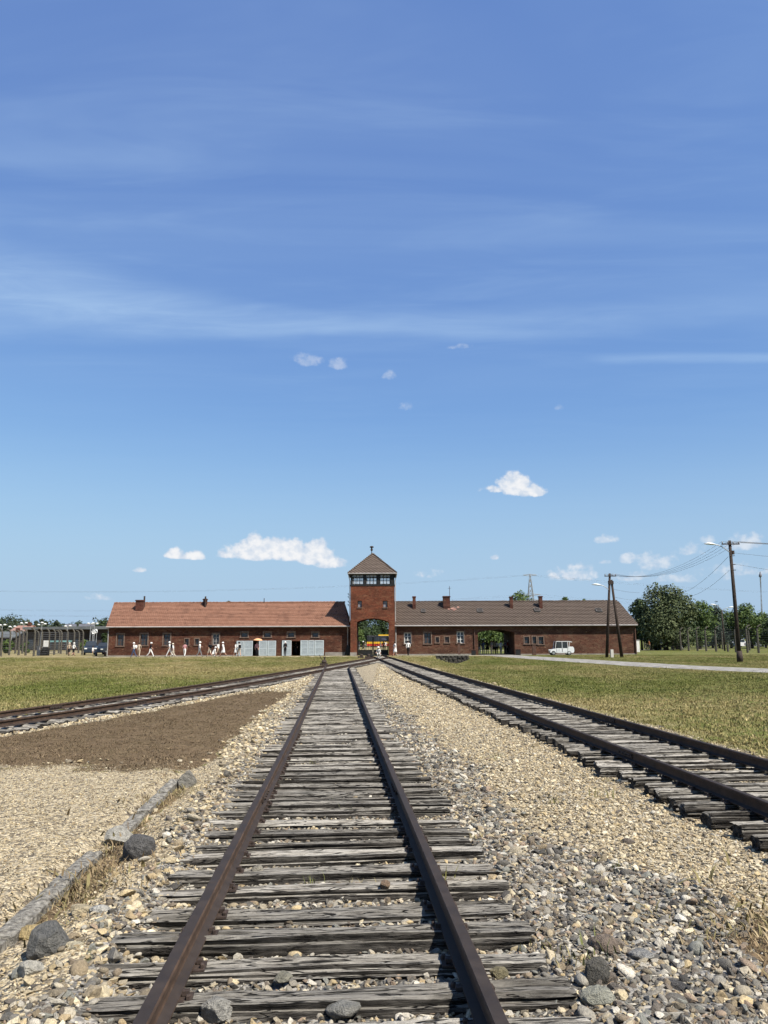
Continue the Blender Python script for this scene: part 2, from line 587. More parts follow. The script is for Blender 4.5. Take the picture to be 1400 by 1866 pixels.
def m_ground():
    m, N, bs = new_mat('ground_cover')
    at_ = N.n('ShaderNodeAttribute', attribute_type='GEOMETRY', attribute_name='cover')
    sep = N.n('ShaderNodeSeparateColor')
    N.link(at_.outputs['Color'], sep.inputs[0])
    wc, wg, wb = sep.outputs
    at2 = N.n('ShaderNodeAttribute', attribute_type='GEOMETRY', attribute_name='straw')
    tc = N.n('ShaderNodeTexCoord')
    co = tc.outputs['Object']
    nb = N.m('MULTIPLY', N.m('SUBTRACT', N.noise(co, 5.5, 5, 0.65), 0.5), 0.8)
    # grass: green and straw, mown, patchy
    n_big = N.noise(N.mapping(co, (0.16, 0.10, 1)), 1.0, 4, 0.6)
    n_mid = N.noise(N.mapping(co, (1.2, 0.8, 1)), 1.0, 5, 0.65)
    n_fine = N.noise(N.mapping(co, (9, 5, 1)), 1.0, 5, 0.7)
    green = N.mix(N.ramp(n_fine, 0.3, 0.7), (0.070, 0.084, 0.018), (0.155, 0.162, 0.044))
    straw = N.mix(N.ramp(n_fine, 0.3, 0.7), (0.19, 0.155, 0.072), (0.37, 0.30, 0.165))
    sfac = N.m('ADD', N.m('ADD', at2.outputs['Fac'], N.m('MULTIPLY', N.m('SUBTRACT', n_mid, 0.5), 1.3)), N.m('MULTIPLY', N.m('SUBTRACT', n_big, 0.5), 0.9))
    grass = N.mix(N.ramp(sfac, 0.25, 0.85), green, straw)
    # cream gravel
    vor = N.n('ShaderNodeTexVoronoi', feature='F1')
    vor.inputs['Scale'].default_value = 26
    N.link(co, vor.inputs['Vector'])
    vs_ = N.n('ShaderNodeSeparateColor')
    N.link(vor.outputs['Color'], vs_.inputs[0])
    cream = N.mix(vs_.outputs[0], (0.33, 0.27, 0.18), (0.57, 0.485, 0.34))
    cream = N.mix(N.ramp(vs_.outputs[1], 0.72, 0.8), cream, (0.15, 0.125, 0.095))
    cream = N.mix(N.ramp(n_mid, 0.45, 0.8, 0, 0.45), cream, (0.26, 0.21, 0.135))
    vor2 = N.n('ShaderNodeTexVoronoi', feature='F1')
    vor2.inputs['Scale'].default_value = 15
    N.link(co, vor2.inputs['Vector'])
    vg = N.n('ShaderNodeSeparateColor')
    N.link(vor2.outputs['Color'], vg.inputs[0])
    grey = N.mix(vg.outputs[0], (0.10, 0.095, 0.085), (0.36, 0.34, 0.31))
    brown = N.mix(N.ramp(n_fine, 0.28, 0.72), (0.082, 0.056, 0.032), (0.175, 0.124, 0.074))
    brown = N.mix(N.ramp(n_mid, 0.4, 0.8, 0, 0.5), brown, (0.17, 0.13, 0.075))
    c = grass
    for w, k in ((wb, brown), (wg, grey), (wc, cream)):
        c = N.mix(N.ramp(N.m('ADD', w, nb), 0.4, 0.6), c, k)
    N.link(c, bs.inputs['Base Color'])
    bs.inputs['Roughness'].default_value = 0.95
    bs.inputs['Specular IOR Level'].default_value = 0.1
    stones = N.m('ADD', wc, wg, clamp=True)
    hh = N.m('ADD', N.m('MULTIPLY', N.m('MULTIPLY', vor.outputs['Distance'], -7.0), stones), N.m('MULTIPLY', n_fine, 1.6))
    bump(N, bs, hh, 0.6, 0.015)
    return m


def m_brick(name, c1, c2, mortar, grime):
    m, N, bs = new_mat(name)
    tc = N.n('ShaderNodeTexCoord')
    co = tc.outputs['Object']
    # walls stand in x-z or y-z: brick pattern on (x+y, z)
    sep = N.n('ShaderNodeSeparateXYZ')
    N.link(co, sep.inputs[0])
    cb = N.n('ShaderNodeCombineXYZ')
    N.link(N.m('ADD', sep.outputs[0], sep.outputs[1]), cb.inputs[0])
    N.link(sep.outputs[2], cb.inputs[1])
    br = N.n('ShaderNodeTexBrick')
    N.link(cb.outputs[0], br.inputs['Vector'])
    br.inputs['Scale'].default_value = 1.0
    br.inputs['Brick Width'].default_value = 0.27
    br.inputs['Row Height'].default_value = 0.085
    br.inputs['Mortar Size'].default_value = 0.009
    br.inputs['Color1'].default_value = (*c1, 1)
    br.inputs['Color2'].default_value = (*c2, 1)
    br.inputs['Mortar'].default_value = (*mortar, 1)
    n1 = N.noise(N.mapping(cb.outputs[0], (1.0, 1.8, 1)), 1.3, 5, 0.72)
    n2 = N.noise(N.mapping(cb.outputs[0], (1.0, 2.0, 1), loc=(5, 2, 0)), 0.45, 5, 0.65)
    n3 = N.noise(N.mapping(cb.outputs[0], (2.2, 5.0, 1), loc=(1, 7, 0)), 1.0, 4, 0.65)
    n4 = N.noise(N.mapping(cb.outputs[0], (3.0, 5.5, 1), loc=(9, 3, 0)), 1.0, 3, 0.6)
    c = N.mix(N.ramp(n1, 0.46, 0.62, 0.0, 0.75), br.outputs[0], mortar)
    c = N.mix(N.ramp(n2, 0.42, 0.62, 0.0, 0.8), c, grime)
    c = N.mix(N.ramp(n4, 0.56, 0.68, 0.0, 0.7), c, tuple(0.45 * k for k in c2))
    c = N.mix(N.ramp(n3, 0.58, 0.70, 0.0, 0.7), c, tuple(min(1, 1.55 * k) for k in mortar))
    N.link(c, bs.inputs['Base Color'])
    bs.inputs['Roughness'].default_value = 0.92
    bs.inputs['Specular IOR Level'].default_value = 0.15
    bump(N, bs, N.m('ADD', N.m('MULTIPLY', br.outputs[1], -1.0), N.m('MULTIPLY', n3, 0.8)), 0.6, 0.03)
    return m


def m_tiles(name, c1, c2, dark, diag, cell=(0.26, 0.33)):
    m, N, bs = new_mat(name)
    tc = N.n('ShaderNodeTexCoord')
    co = tc.outputs['Object']
    sep = N.n('ShaderNodeSeparateXYZ')
    N.link(co, sep.inputs[0])
    cb = N.n('ShaderNodeCombineXYZ')
    N.link(sep.outputs[0], cb.inputs[0])
    N.link(N.m('MULTIPLY', sep.outputs[2], 1.9), cb.inputs[1])
    br = N.n('ShaderNodeTexBrick', offset=0.5)
    N.link(cb.outputs[0], br.inputs['Vector'])
    br.inputs['Scale'].default_value = 1.0
    br.inputs['Brick Width'].default_value = cell[0]
    br.inputs['Row Height'].default_value = cell[1]
    br.inputs['Mortar Size'].default_value = 0.012
    br.inputs['Bias'].default_value = -0.15
    br.inputs['Color1'].default_value = (*c1, 1)
    br.inputs['Color2'].default_value = (*c2, 1)
    br.inputs['Mortar'].default_value = (*dark, 1)
    c = br.outputs[0]
    n2 = N.noise(cb.outputs[0], 0.7, 5, 0.62)
    c = N.mix(N.ramp(n2, 0.48, 0.72, 0.0, 0.45), c, dark)
    if diag:   # interlocking tiles laid so that their paler noses run in slanting rows
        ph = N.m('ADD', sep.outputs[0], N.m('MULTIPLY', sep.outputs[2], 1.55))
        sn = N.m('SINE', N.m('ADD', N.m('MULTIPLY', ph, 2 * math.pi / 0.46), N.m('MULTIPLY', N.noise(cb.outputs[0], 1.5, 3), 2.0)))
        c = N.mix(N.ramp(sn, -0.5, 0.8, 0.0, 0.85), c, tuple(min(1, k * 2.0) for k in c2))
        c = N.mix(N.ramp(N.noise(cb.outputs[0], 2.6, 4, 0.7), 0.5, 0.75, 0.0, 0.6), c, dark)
    else:      # single broken or replaced tiles
        vr = N.n('ShaderNodeTexVoronoi', feature='F1')
        N.link(N.mapping(cb.outputs[0], (1.7, 2.2, 1)), vr.inputs['Vector'])
        vr.inputs['Scale'].default_value = 1.0
        q = N.n('ShaderNodeSeparateColor')
        N.link(vr.outputs['Color'], q.inputs[0])
        spot = N.m('MULTIPLY', N.ramp(vr.outputs['Distance'], 0.16, 0.24, 1, 0), N.m('GREATER_THAN', q.outputs[0], 0.72))
        c = N.mix(N.m('MULTIPLY', spot, 0.75), c, (0.07, 0.035, 0.028))
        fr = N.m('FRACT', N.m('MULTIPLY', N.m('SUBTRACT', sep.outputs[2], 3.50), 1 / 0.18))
        c = N.mix(N.ramp(fr, 0.62, 0.9, 0.0, 0.62), c, (0.12, 0.058, 0.042))  # dark line below each lap: the course's shade painted into the tile colour
    N.link(c, bs.inputs['Base Color'])
    bs.inputs['Roughness'].default_value = 0.85
    bs.inputs['Specular IOR Level'].default_value = 0.2
    bump(N, bs, N.m('MULTIPLY', br.outputs[1], -1.0), 0.5, 0.02)
    return m


def m_glass(name, tint=(0.03, 0.035, 0.04), clear=0.0):
    m, N, bs = new_mat(name)
    bs.inputs['Base Color'].default_value = (*tint, 1)
    bs.inputs['Roughness'].default_value = 0.06
    bs.inputs['Specular IOR Level'].default_value = 0.5
    if clear > 0:
        tr = N.n('ShaderNodeBsdfTransparent')
        mx = N.n('ShaderNodeMixShader')
        mx.inputs[0].default_value = clear
        N.link(bs.outputs[0], mx.inputs[1])
        N.link(tr.outputs[0], mx.inputs[2])
        out = [n for n in m.node_tree.nodes if n.type == 'OUTPUT_MATERIAL'][0]
        N.link(mx.outputs[0], out.inputs[0])
    return m


M = dict(
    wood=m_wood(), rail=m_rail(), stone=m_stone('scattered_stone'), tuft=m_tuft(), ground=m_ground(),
    iron=simple('rusty_iron', (0.045, 0.031, 0.025), 0.8, 0.4, 30, 0.3),
    concrete=simple('old_concrete', (0.20, 0.182, 0.155), 0.92, 0.55, 22, 0.2, 0, (0.40, 0.375, 0.325), 1.0),
    post_concrete=simple('post_concrete', (0.090, 0.082, 0.067), 0.9, 0.3, 8, 0.2),
    brick_tower=m_brick('tower_brick', (0.190, 0.056, 0.030), (0.120, 0.034, 0.020), (0.180, 0.086, 0.050), (0.095, 0.036, 0.022)),
    brick_wing=m_brick('wing_brick', (0.125, 0.043, 0.026), (0.080, 0.027, 0.018), (0.155, 0.090, 0.058), (0.058, 0.024, 0.017)),
    brick_right=m_brick('right_wing_brick', (0.128, 0.052, 0.034), (0.085, 0.034, 0.023), (0.158, 0.100, 0.066), (0.066, 0.031, 0.022)),
    brick_plain=m_brick('chimney_brick', (0.135, 0.046, 0.031), (0.095, 0.032, 0.024), (0.12, 0.07, 0.052), (0.045, 0.022, 0.018)),
    tiles_red=m_tiles('red_clay_tiles', (0.36, 0.192, 0.128), (0.295, 0.148, 0.097), (0.080, 0.037, 0.026), False),
    tiles_grey=m_tiles('brown_grey_tiles', (0.056, 0.041, 0.034), (0.092, 0.071, 0.058), (0.032, 0.024, 0.020), True),
    plinth=simple('grey_plinth', (0.25, 0.225, 0.20), 0.9, 0.25, 1.5, 0.2),
    zinc=simple('zinc_gutter', (0.33, 0.31, 0.30), 0.6, 0.2, 3, 0.4),
    black_wood=simple('dark_painted_timber', (0.012, 0.012, 0.012), 0.6, 0.3, 3, 0.3),
    white_paint=simple('white_paint', (0.74, 0.73, 0.70), 0.55, 0.08, 5, 0.4),
    brown_paint=simple('brown_paint', (0.085, 0.045, 0.032), 0.6, 0.25, 5, 0.3),
    frame_stone=simple('cast_window_surround', (0.17, 0.12, 0.095), 0.9, 0.25, 4, 0.2),
    door_grey=simple('grey_blue_door_paint', (0.36, 0.41, 0.44), 0.6, 0.10, 3, 0.3),
    door_frame=simple('pale_door_frame', (0.47, 0.53, 0.56), 0.6, 0.10, 3, 0.3),
    glass=m_glass('window_glass'), glass_clear=m_glass('clear_glass', (0.6, 0.62, 0.64), 0.8),
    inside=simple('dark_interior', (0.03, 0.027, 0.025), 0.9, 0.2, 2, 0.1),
    pole=simple('creosoted_pole', (0.042, 0.030, 0.024), 0.85, 0.35, 6, 0.2),
    steel=simple('galvanised_steel', (0.30, 0.31, 0.32), 0.5, 0.15, 4, 0.4, 0.3),
    wire=simple('wire', (0.10, 0.10, 0.105), 0.6, 0.1, 1, 0.3),
    lamp_white=simple('lamp_cover', (0.75, 0.76, 0.76), 0.35, 0.05, 3, 0.5),
    car_white=simple('white_car_paint', (0.72, 0.73, 0.74), 0.25, 0.04, 2, 0.5),
    car_black=simple('black_car_paint', (0.012, 0.014, 0.018), 0.2, 0.2, 2, 0.5),
    car_silver=simple('silver_car_paint', (0.36, 0.37, 0.40), 0.3, 0.06, 2, 0.5, 0.4),
    car_navy=simple('dark_blue_car_paint', (0.018, 0.028, 0.045), 0.22, 0.2, 2, 0.5),
    bus_yellow=simple('bus_yellow', (0.72, 0.42, 0.02), 0.35, 0.06, 2, 0.5),
    bus_red=simple('bus_red', (0.45, 0.035, 0.02), 0.35, 0.06, 2, 0.5),
    bus_grey=simple('bus_grey', (0.22, 0.22, 0.25), 0.5, 0.1, 2, 0.4),
    tyre=simple('tyre_rubber', (0.018, 0.018, 0.018), 0.85, 0.2, 10, 0.2),
    rim=simple('wheel_rim', (0.35, 0.36, 0.37), 0.4, 0.1, 10, 0.5, 0.5),
    lamp_red=simple('tail_light', (0.45, 0.02, 0.02), 0.3, 0.1, 10, 0.5),
    path=simple('gravel_path', (0.38, 0.33, 0.24), 0.95, 0.25, 3.0, 0.1, 0, (0.50, 0.435, 0.325), 0.3),
    road=simple('worn_asphalt_road', (0.23, 0.218, 0.200), 0.93, 0.35, 1.6, 0.15, 0, (0.38, 0.36, 0.325), 0.3),
    leaf_dark=m_leaf('dark_foliage', (0.020, 0.036, 0.014), (0.048, 0.075, 0.026), (0.068, 0.100, 0.034)),
    leaf_mid=m_leaf('green_foliage', (0.040, 0.070, 0.017), (0.088, 0.134, 0.034), (0.130, 0.172, 0.048)),
    leaf_birch=m_leaf('birch_foliage', (0.045, 0.062, 0.026), (0.088, 0.110, 0.046), (0.125, 0.142, 0.060)),
    leaf_blue=m_leaf('spruce_foliage', (0.030, 0.048, 0.034), (0.060, 0.085, 0.062), (0.085, 0.112, 0.085)),
    leaf_far=m_leaf('far_foliage', (0.030, 0.045, 0.028), (0.058, 0.078, 0.046), (0.075, 0.098, 0.056)),
    skylight_frame=simple('skylight_frame', (0.11, 0.105, 0.10), 0.7, 0.2, 3, 0.2),
    bark=simple('bark', (0.065, 0.050, 0.038), 0.9, 0.4, 6, 0.1),
    clad_dark=simple('dark_cladding', (0.040, 0.034, 0.032), 0.8, 0.3, 0.8, 0.2),
    roof_flat=simple('flat_roof_grey', (0.115, 0.125, 0.130), 0.8, 0.2, 0.5, 0.2),
    tiles_far=simple('far_red_roof', (0.30, 0.175, 0.145), 0.9, 0.2, 0.8, 0.1),
    plaster=simple('pale_plaster', (0.55, 0.52, 0.47), 0.9, 0.1, 1, 0.1),
    teal=simple('teal_panel', (0.20, 0.36, 0.36), 0.6, 0.2, 1, 0.3),
    skin=simple('skin', (0.42, 0.25, 0.18), 0.6, 0.1, 8, 0.3),
    hair=simple('hair', (0.035, 0.024, 0.018), 0.7, 0.3, 20, 0.3),
    red_wood=simple('red_brown_boards', (0.20, 0.075, 0.055), 0.8, 0.2, 4, 0.2),
)

# ------------------------------------------------------------------ track lines and ground shape
RIGHT_PTS = np.array([(5.25, -3), (5.02, 2), (4.68, 8.2), (4.53, 11), (4.31, 14.6), (3.98, 19), (3.15, 30), (2.25, 41.7), (1.38, 54.5), (0.62, 66), (-0.18, 79), (-1.32, 95), (-2.4, 112)])
LEFT_PTS = np.array([(-14.5, -3), (-12.4, 3), (-10.4, 10), (-9.1, 15), (-8.2, 18.7), (-7.5, 22), (-6.1, 31.5), (-4.92, 41), (-4.05, 48), (-3.2, 54), (-2.05, 63), (-1.05, 72), (-0.32, 79.5)])


def cx1(y):
    return -0.285 - 0.0597 * (np.asarray(y, float) - 3.68)


def cxr(y):
    return np.interp(y, RIGHT_PTS[:, 1], RIGHT_PTS[:, 0])


def cxl(y):
    return np.interp(y, LEFT_PTS[:, 1], LEFT_PTS[:, 0])


def rise1(y):
    """the middle track climbs a few centimetres towards the viewer"""
    return 0.072 * (1 - sstep(1.0, 15.0, y))


def kerb_x(y):
    return -2.335 - 0.068 * (np.asarray(y, float) - 5.0)


def height(x, y):
    x = np.asarray(x, float)
    y = np.asarray(y, float)
    d1 = x - cx1(y)
    dr = x - cxr(y)
    z = np.full(np.broadcast(x, y).shape, -0.035)
    near = 1 - sstep(52, 58, y)
    z = z + rise1(y) * (1 - sstep(1.25, 2.1, np.abs(d1)))
    # ballast of the middle track, a little below the sleeper tops
    z = z - 0.046 * near * (1 - sstep(1.0, 1.55, np.abs(d1)))
    z = z + 0.050 * near * (1 - sstep(-1.30, -0.95, d1)) * sstep(-1.9, -1.4, d1) * (0.4 + 1.2 * fbm(x * 0.8, y * 0.8, 13, 2))
    # hollow between the tracks, deepest along the ends of the right-hand sleepers
    z = z - 0.125 * sstep(-2.9, -1.35, dr) * (1 - sstep(-1.2, -0.75, dr)) * (1 - sstep(40, 60, y))
    z = z - 0.055 * sstep(-1.2, -0.75, dr) * (1 - sstep(1.1, 1.5, dr))
    dl = x - cxl(y)
    z = z - 0.05 * (1 - sstep(1.2, 1.6, np.abs(dl))) * (1 - sstep(60, 72, y))
    # raised platform left of the kerb
    plat = (1 - sstep(-0.10, 0.0, x - kerb_x(y) + 0.12)) * (1 - sstep(10.4, 12.5, y)) * sstep(-9.5, -7.5, x)
    z = z + 0.075 * plat
    z = z + 0.03 * sstep(70, 90, y)
    z = z - 0.70 * sstep(54, 81, y) * (1 - sstep(82.3, 84.8, y)) * (1 - sstep(0.4, 2.6, np.abs(x - 7.1)))     # ditch at the drain
    z = z + 0.022 * (fbm(x * 0.9, y * 0.9, 3, 4) - 0.5) + 0.05 * (fbm(x * 0.12, y * 0.12, 8, 3) - 0.5) * sstep(18, 40, np.abs(x) + y * 0.2)
    return z


def covers(x, y):
    """weights of cream gravel, grey stones, scorched dry grass; the rest is grass"""
    x = np.asarray(x, float)
    y = np.asarray(y, float)
    d1, dr, dl = x - cx1(y), x - cxr(y), x - cxl(y)
    n = (fbm(x * 1.3, y * 1.3, 21, 4) - 0.5)
    near = 1 - sstep(50, 57, y)
    between_r = sstep(-0.2, 0.2, d1) * (1 - sstep(1.35, 1.65, dr + n * 0.35))
    between_l = sstep(-0.1, 0.1, dl + 1.25) * (1 - sstep(-0.2, 0.2, d1))
    cream = np.maximum(between_r, between_l) * (1 - sstep(76, 84, y))
    left_trk = (1 - sstep(1.2, 1.5, np.abs(dl)))
    cream = np.maximum(cream, left_trk * (1 - sstep(76, 84, y)))
    # dry patch between the left and the middle track
    q = (sstep(1.45, 1.75, dl + n * 0.4) * (1 - sstep(-2.05, -1.75, d1 + n * 0.5 + 0.25 * sstep(18, 26, y) * -1.2))
         * sstep(10.3, 12.4, y + n * 2.2 + 1.1 * (fbm(x * 6, y * 6, 33, 3) - 0.5) + 0.03 * x) * (1 - sstep(27.5, 30.5, y + n * 3)))
    q2 = (1 - sstep(0.75, 1.15, np.hypot((x - 2.95) / 0.75, (y - 5.0) / 0.75) + n * 0.9))
    q3 = sstep(-0.02, 0.1, x - kerb_x(y)) * (1 - sstep(0.25, 0.6, x - kerb_x(y) + n * 1.2)) * sstep(4.9, 5.6, y) * (1 - sstep(9.5, 11, y)) * 0.95
    lawn_l = (1 - sstep(-1.55, -1.3, dl))
    brown = np.clip(q + q2 + q3 * sstep(0.0, 0.22, n + 0.17), 0, 1)
    ext = np.interp(y, [0, 4.4, 7.6, 12, 22, 34], [2.7, 2.0, 0.80, 0.62, 0.42, 0.1])
    grey = near * sstep(-1.55, -1.15, d1 + n * 0.5) * (1 - sstep(-0.12, 0.25, d1 - 1.25 - ext + n * 0.9))
    grey = grey * (1 - 0.85 * sstep(26, 42, y))
    left_of_kerb = (1 - sstep(-0.05, 0.05, x - kerb_x(y))) * (1 - sstep(10.9, 11.6, y))
    cream = np.maximum(cream, left_of_kerb)
    cream = np.clip(cream - brown - grey * 0.9, 0, 1)
    cream = cream * (1 - lawn_l * (y > 12))
    grey = np.clip(grey - brown, 0, 1)
    return cream, grey, brown


def make_ground():
    def spaced(lo, hi, base, grow, c0=0.0, flat=12.0):
        out = [c0]
        p = c0
        while p < hi:
            p += base + max(0, abs(p - c0) - flat) * grow
            out.append(p)
        p = c0
        while p > lo:
            p -= base + max(0, abs(p - c0) - flat) * grow
            out.insert(0, p)
        return np.array(out)
    xs = spaced(-4000, 4000, 0.085, 0.06, -1.5, 10)
    ys = spaced(-400, 6000, 0.085, 0.03, 2.0, 12)
    X, Y = np.meshgrid(xs, ys)
    Z = height(X, Y)
    c, g, b = covers(X, Y)
    fine = (np.abs(X + 1.5) < 11) & (Y < 20) & (Y > 0)
    rough = (fbm(X * 9, Y * 9, 40, 3) - 0.5) * 0.03
    Z = Z + rough * fine
    nx, ny = len(xs), len(ys)
    co = np.stack([X.ravel(), Y.ravel(), Z.ravel()], 1)
    idx = np.arange(nx * ny).reshape(ny, nx)
    quads = np.stack([idx[:-1, :-1].ravel(), idx[:-1, 1:].ravel(), idx[1:, 1:].ravel(), idx[1:, :-1].ravel()], 1)
    me = bpy.data.meshes.new('ground')
    me.from_pydata(co.tolist(), [], quads.tolist())
    at_ = me.attributes.new('cover', 'FLOAT_COLOR', 'POINT')
    cc = np.stack([c.ravel(), g.ravel(), b.ravel(), np.ones(nx * ny)], 1).astype(np.float32)
    at_.data.foreach_set('color', cc.ravel())
    # how straw-coloured the grass is: drier on the left lawn's far half, greener on the right
    straw = 0.42 + 0.30 * sstep(0, -12, X) * sstep(25, 70, Y) - 0.16 * sstep(2, 8, X) + 0.45 * (fbm(X * 0.11, Y * 0.07, 55, 4) - 0.5)
    straw = straw + 0.25 * (1 - sstep(1.5, 3.2, np.abs(X - cxr(Y)))) 
    a2 = me.attributes.new('straw', 'FLOAT', 'POINT')
    a2.data.foreach_set('value', straw.ravel().astype(np.float32))
    me.polygons.foreach_set('use_smooth', [True] * len(me.polygons))
    me.materials.append(M['ground'])
    o = link('ground', me)
    tag(o, 'flat ground of mown grass, pale gravel and scorched turf', 'ground', kind='structure')


make_ground()


def gz(x, y):
    return float(height(np.array([x]), np.array([y]))[0])


def strip(name, pts, widths, mat, label, cat, lift=0.012, seg=1.2, ragged=0.25):
    """a path laid on the ground along a polyline, with uneven edges"""
    P = [Vector((a, b)) for a, b in pts]
    dist = [0]
    for i in range(1, len(P)):
        dist.append(dist[-1] + (P[i] - P[i - 1]).length)
    n = max(2, int(dist[-1] / seg))
    s = np.linspace(0, dist[-1], n)
    px, py = np.interp(s, dist, [p.x for p in P]), np.interp(s, dist, [p.y for p in P])
    w = np.interp(s, dist, widths)
    tx, ty = np.gradient(px), np.gradient(py)
    L = np.hypot(tx, ty)
    nx_, ny_ = -ty / L, tx / L
    K = 9
    vs, fs = [], []
    for i in range(n):
        for k in range(K):
            t = k / (K - 1) * 2 - 1
            rg = ragged * (float(vnoise(np.array([s[i] * 0.8]), np.array([t * 3.0]), 5)[0]) - 0.5) if abs(t) == 1 else 0
            off = t * w[i] / 2 + rg
            x, y = px[i] + nx_[i] * off, py[i] + ny_[i] * off
            vs.append((x, y, gz(x, y) + lift))
    for i in range(n - 1):
        for k in range(K - 1):
            a = i * K + k
            fs.append((a, a + 1, a + K + 1, a + K))
    mb = MB()
    mb.add(vs, fs)
    o = mb.build(name, mat, smooth=True)
    for p in o.data.polygons:
        if p.normal.z < 0:
            o.data.flip_normals()
        break
    tag(o, label, cat, kind='structure')
    return o


strip('road', [(13.4, 103), (13.4, 94), (14.2, 86), (15.7, 76), (17.6, 64), (19.2, 54), (21.6, 46.5), (25.5, 38), (30, 30), (36, 22)], [4.0, 4.0, 4.3, 4.4, 4.4, 4.5, 4.8, 5, 5, 5], M['road'],
      'pale worn road running from the archway past the leaning poles', 'road', 0.016)
strip('path', [(-34, 89.6), (-12, 89.0), (-2, 88.6), (4, 89.4), (12.6, 90.6)], [4.0, 4.0, 4.2, 4.0, 3.4], M['path'],
      'sandy footpath along the front of the gatehouse', 'path', 0.010)
strip('path', [(-60, 138), (-34, 133), (-10, 130), (20, 132), (60, 140)], [3, 3, 4, 4, 4], M['path'],
      'pale track behind the gatehouse', 'path', 0.010, 3)


# ------------------------------------------------------------------ railway tracks
def rail_profile():
    # (across, height) of a flat-bottomed rail, height 0.14
    half = [(0.060, 0.0), (0.060, 0.010), (0.014, 0.026), (0.010, 0.040), (0.010, 0.098), (0.034, 0.108), (0.035, 0.130), (0.029, 0.140)]
    return half + [(-a, b) for a, b in reversed(half)]


PROF = rail_profile()


def rail_mesh(line, off, zf=None):
    """line: dense (x,y) centre line; the rail runs parallel to it at a distance"""
    px, py = line[:, 0], line[:, 1]
    tx, ty = np.gradient(px), np.gradient(py)
    L = np.hypot(tx, ty)
    nx_, ny_ = ty / L, -tx / L
    n = len(PROF)
    vs, fs = [], []
    for i in range(len(px)):
        for a, b in PROF:
            vs.append((px[i] + nx_[i] * (off + a), py[i] + ny_[i] * (off + a), 0.010 + b + (float(zf(py[i])) if zf else 0.0)))
    for i in range(len(px) - 1):
        for k in range(n):
            k2 = (k + 1) % n
            fs.append((i * n + k, i * n + k2, (i + 1) * n + k2, (i + 1) * n + k))
    fs.append(tuple(range(n)))
    fs.append(tuple((len(px) - 1) * n + k for k in range(n))[::-1])
    mb = MB()
    mb.add(vs, fs)
    return mb


def dense(pts, step=0.6, smooth=3):
    pts = np.asarray(pts, float)
    d = np.concatenate([[0], np.cumsum(np.hypot(*np.diff(pts, axis=0).T))])
    s = np.linspace(0, d[-1], max(3, int(d[-1] / step)))
    x, y = np.interp(s, d, pts[:, 0]), np.interp(s, d, pts[:, 1])
    k = max(3, int(8 / step))
    for _ in range(smooth):
        xp = np.concatenate([2 * x[0] - x[1:k + 1][::-1], x, 2 * x[-1] - x[-k - 1:-1][::-1]])
        yp = np.concatenate([2 * y[0] - y[1:k + 1][::-1], y, 2 * y[-1] - y[-k - 1:-1][::-1]])
        ker = np.ones(2 * k + 1) / (2 * k + 1)
        x, y = np.convolve(xp, ker, 'valid'), np.convolve(yp, ker, 'valid')
    return np.stack([x, y], 1)


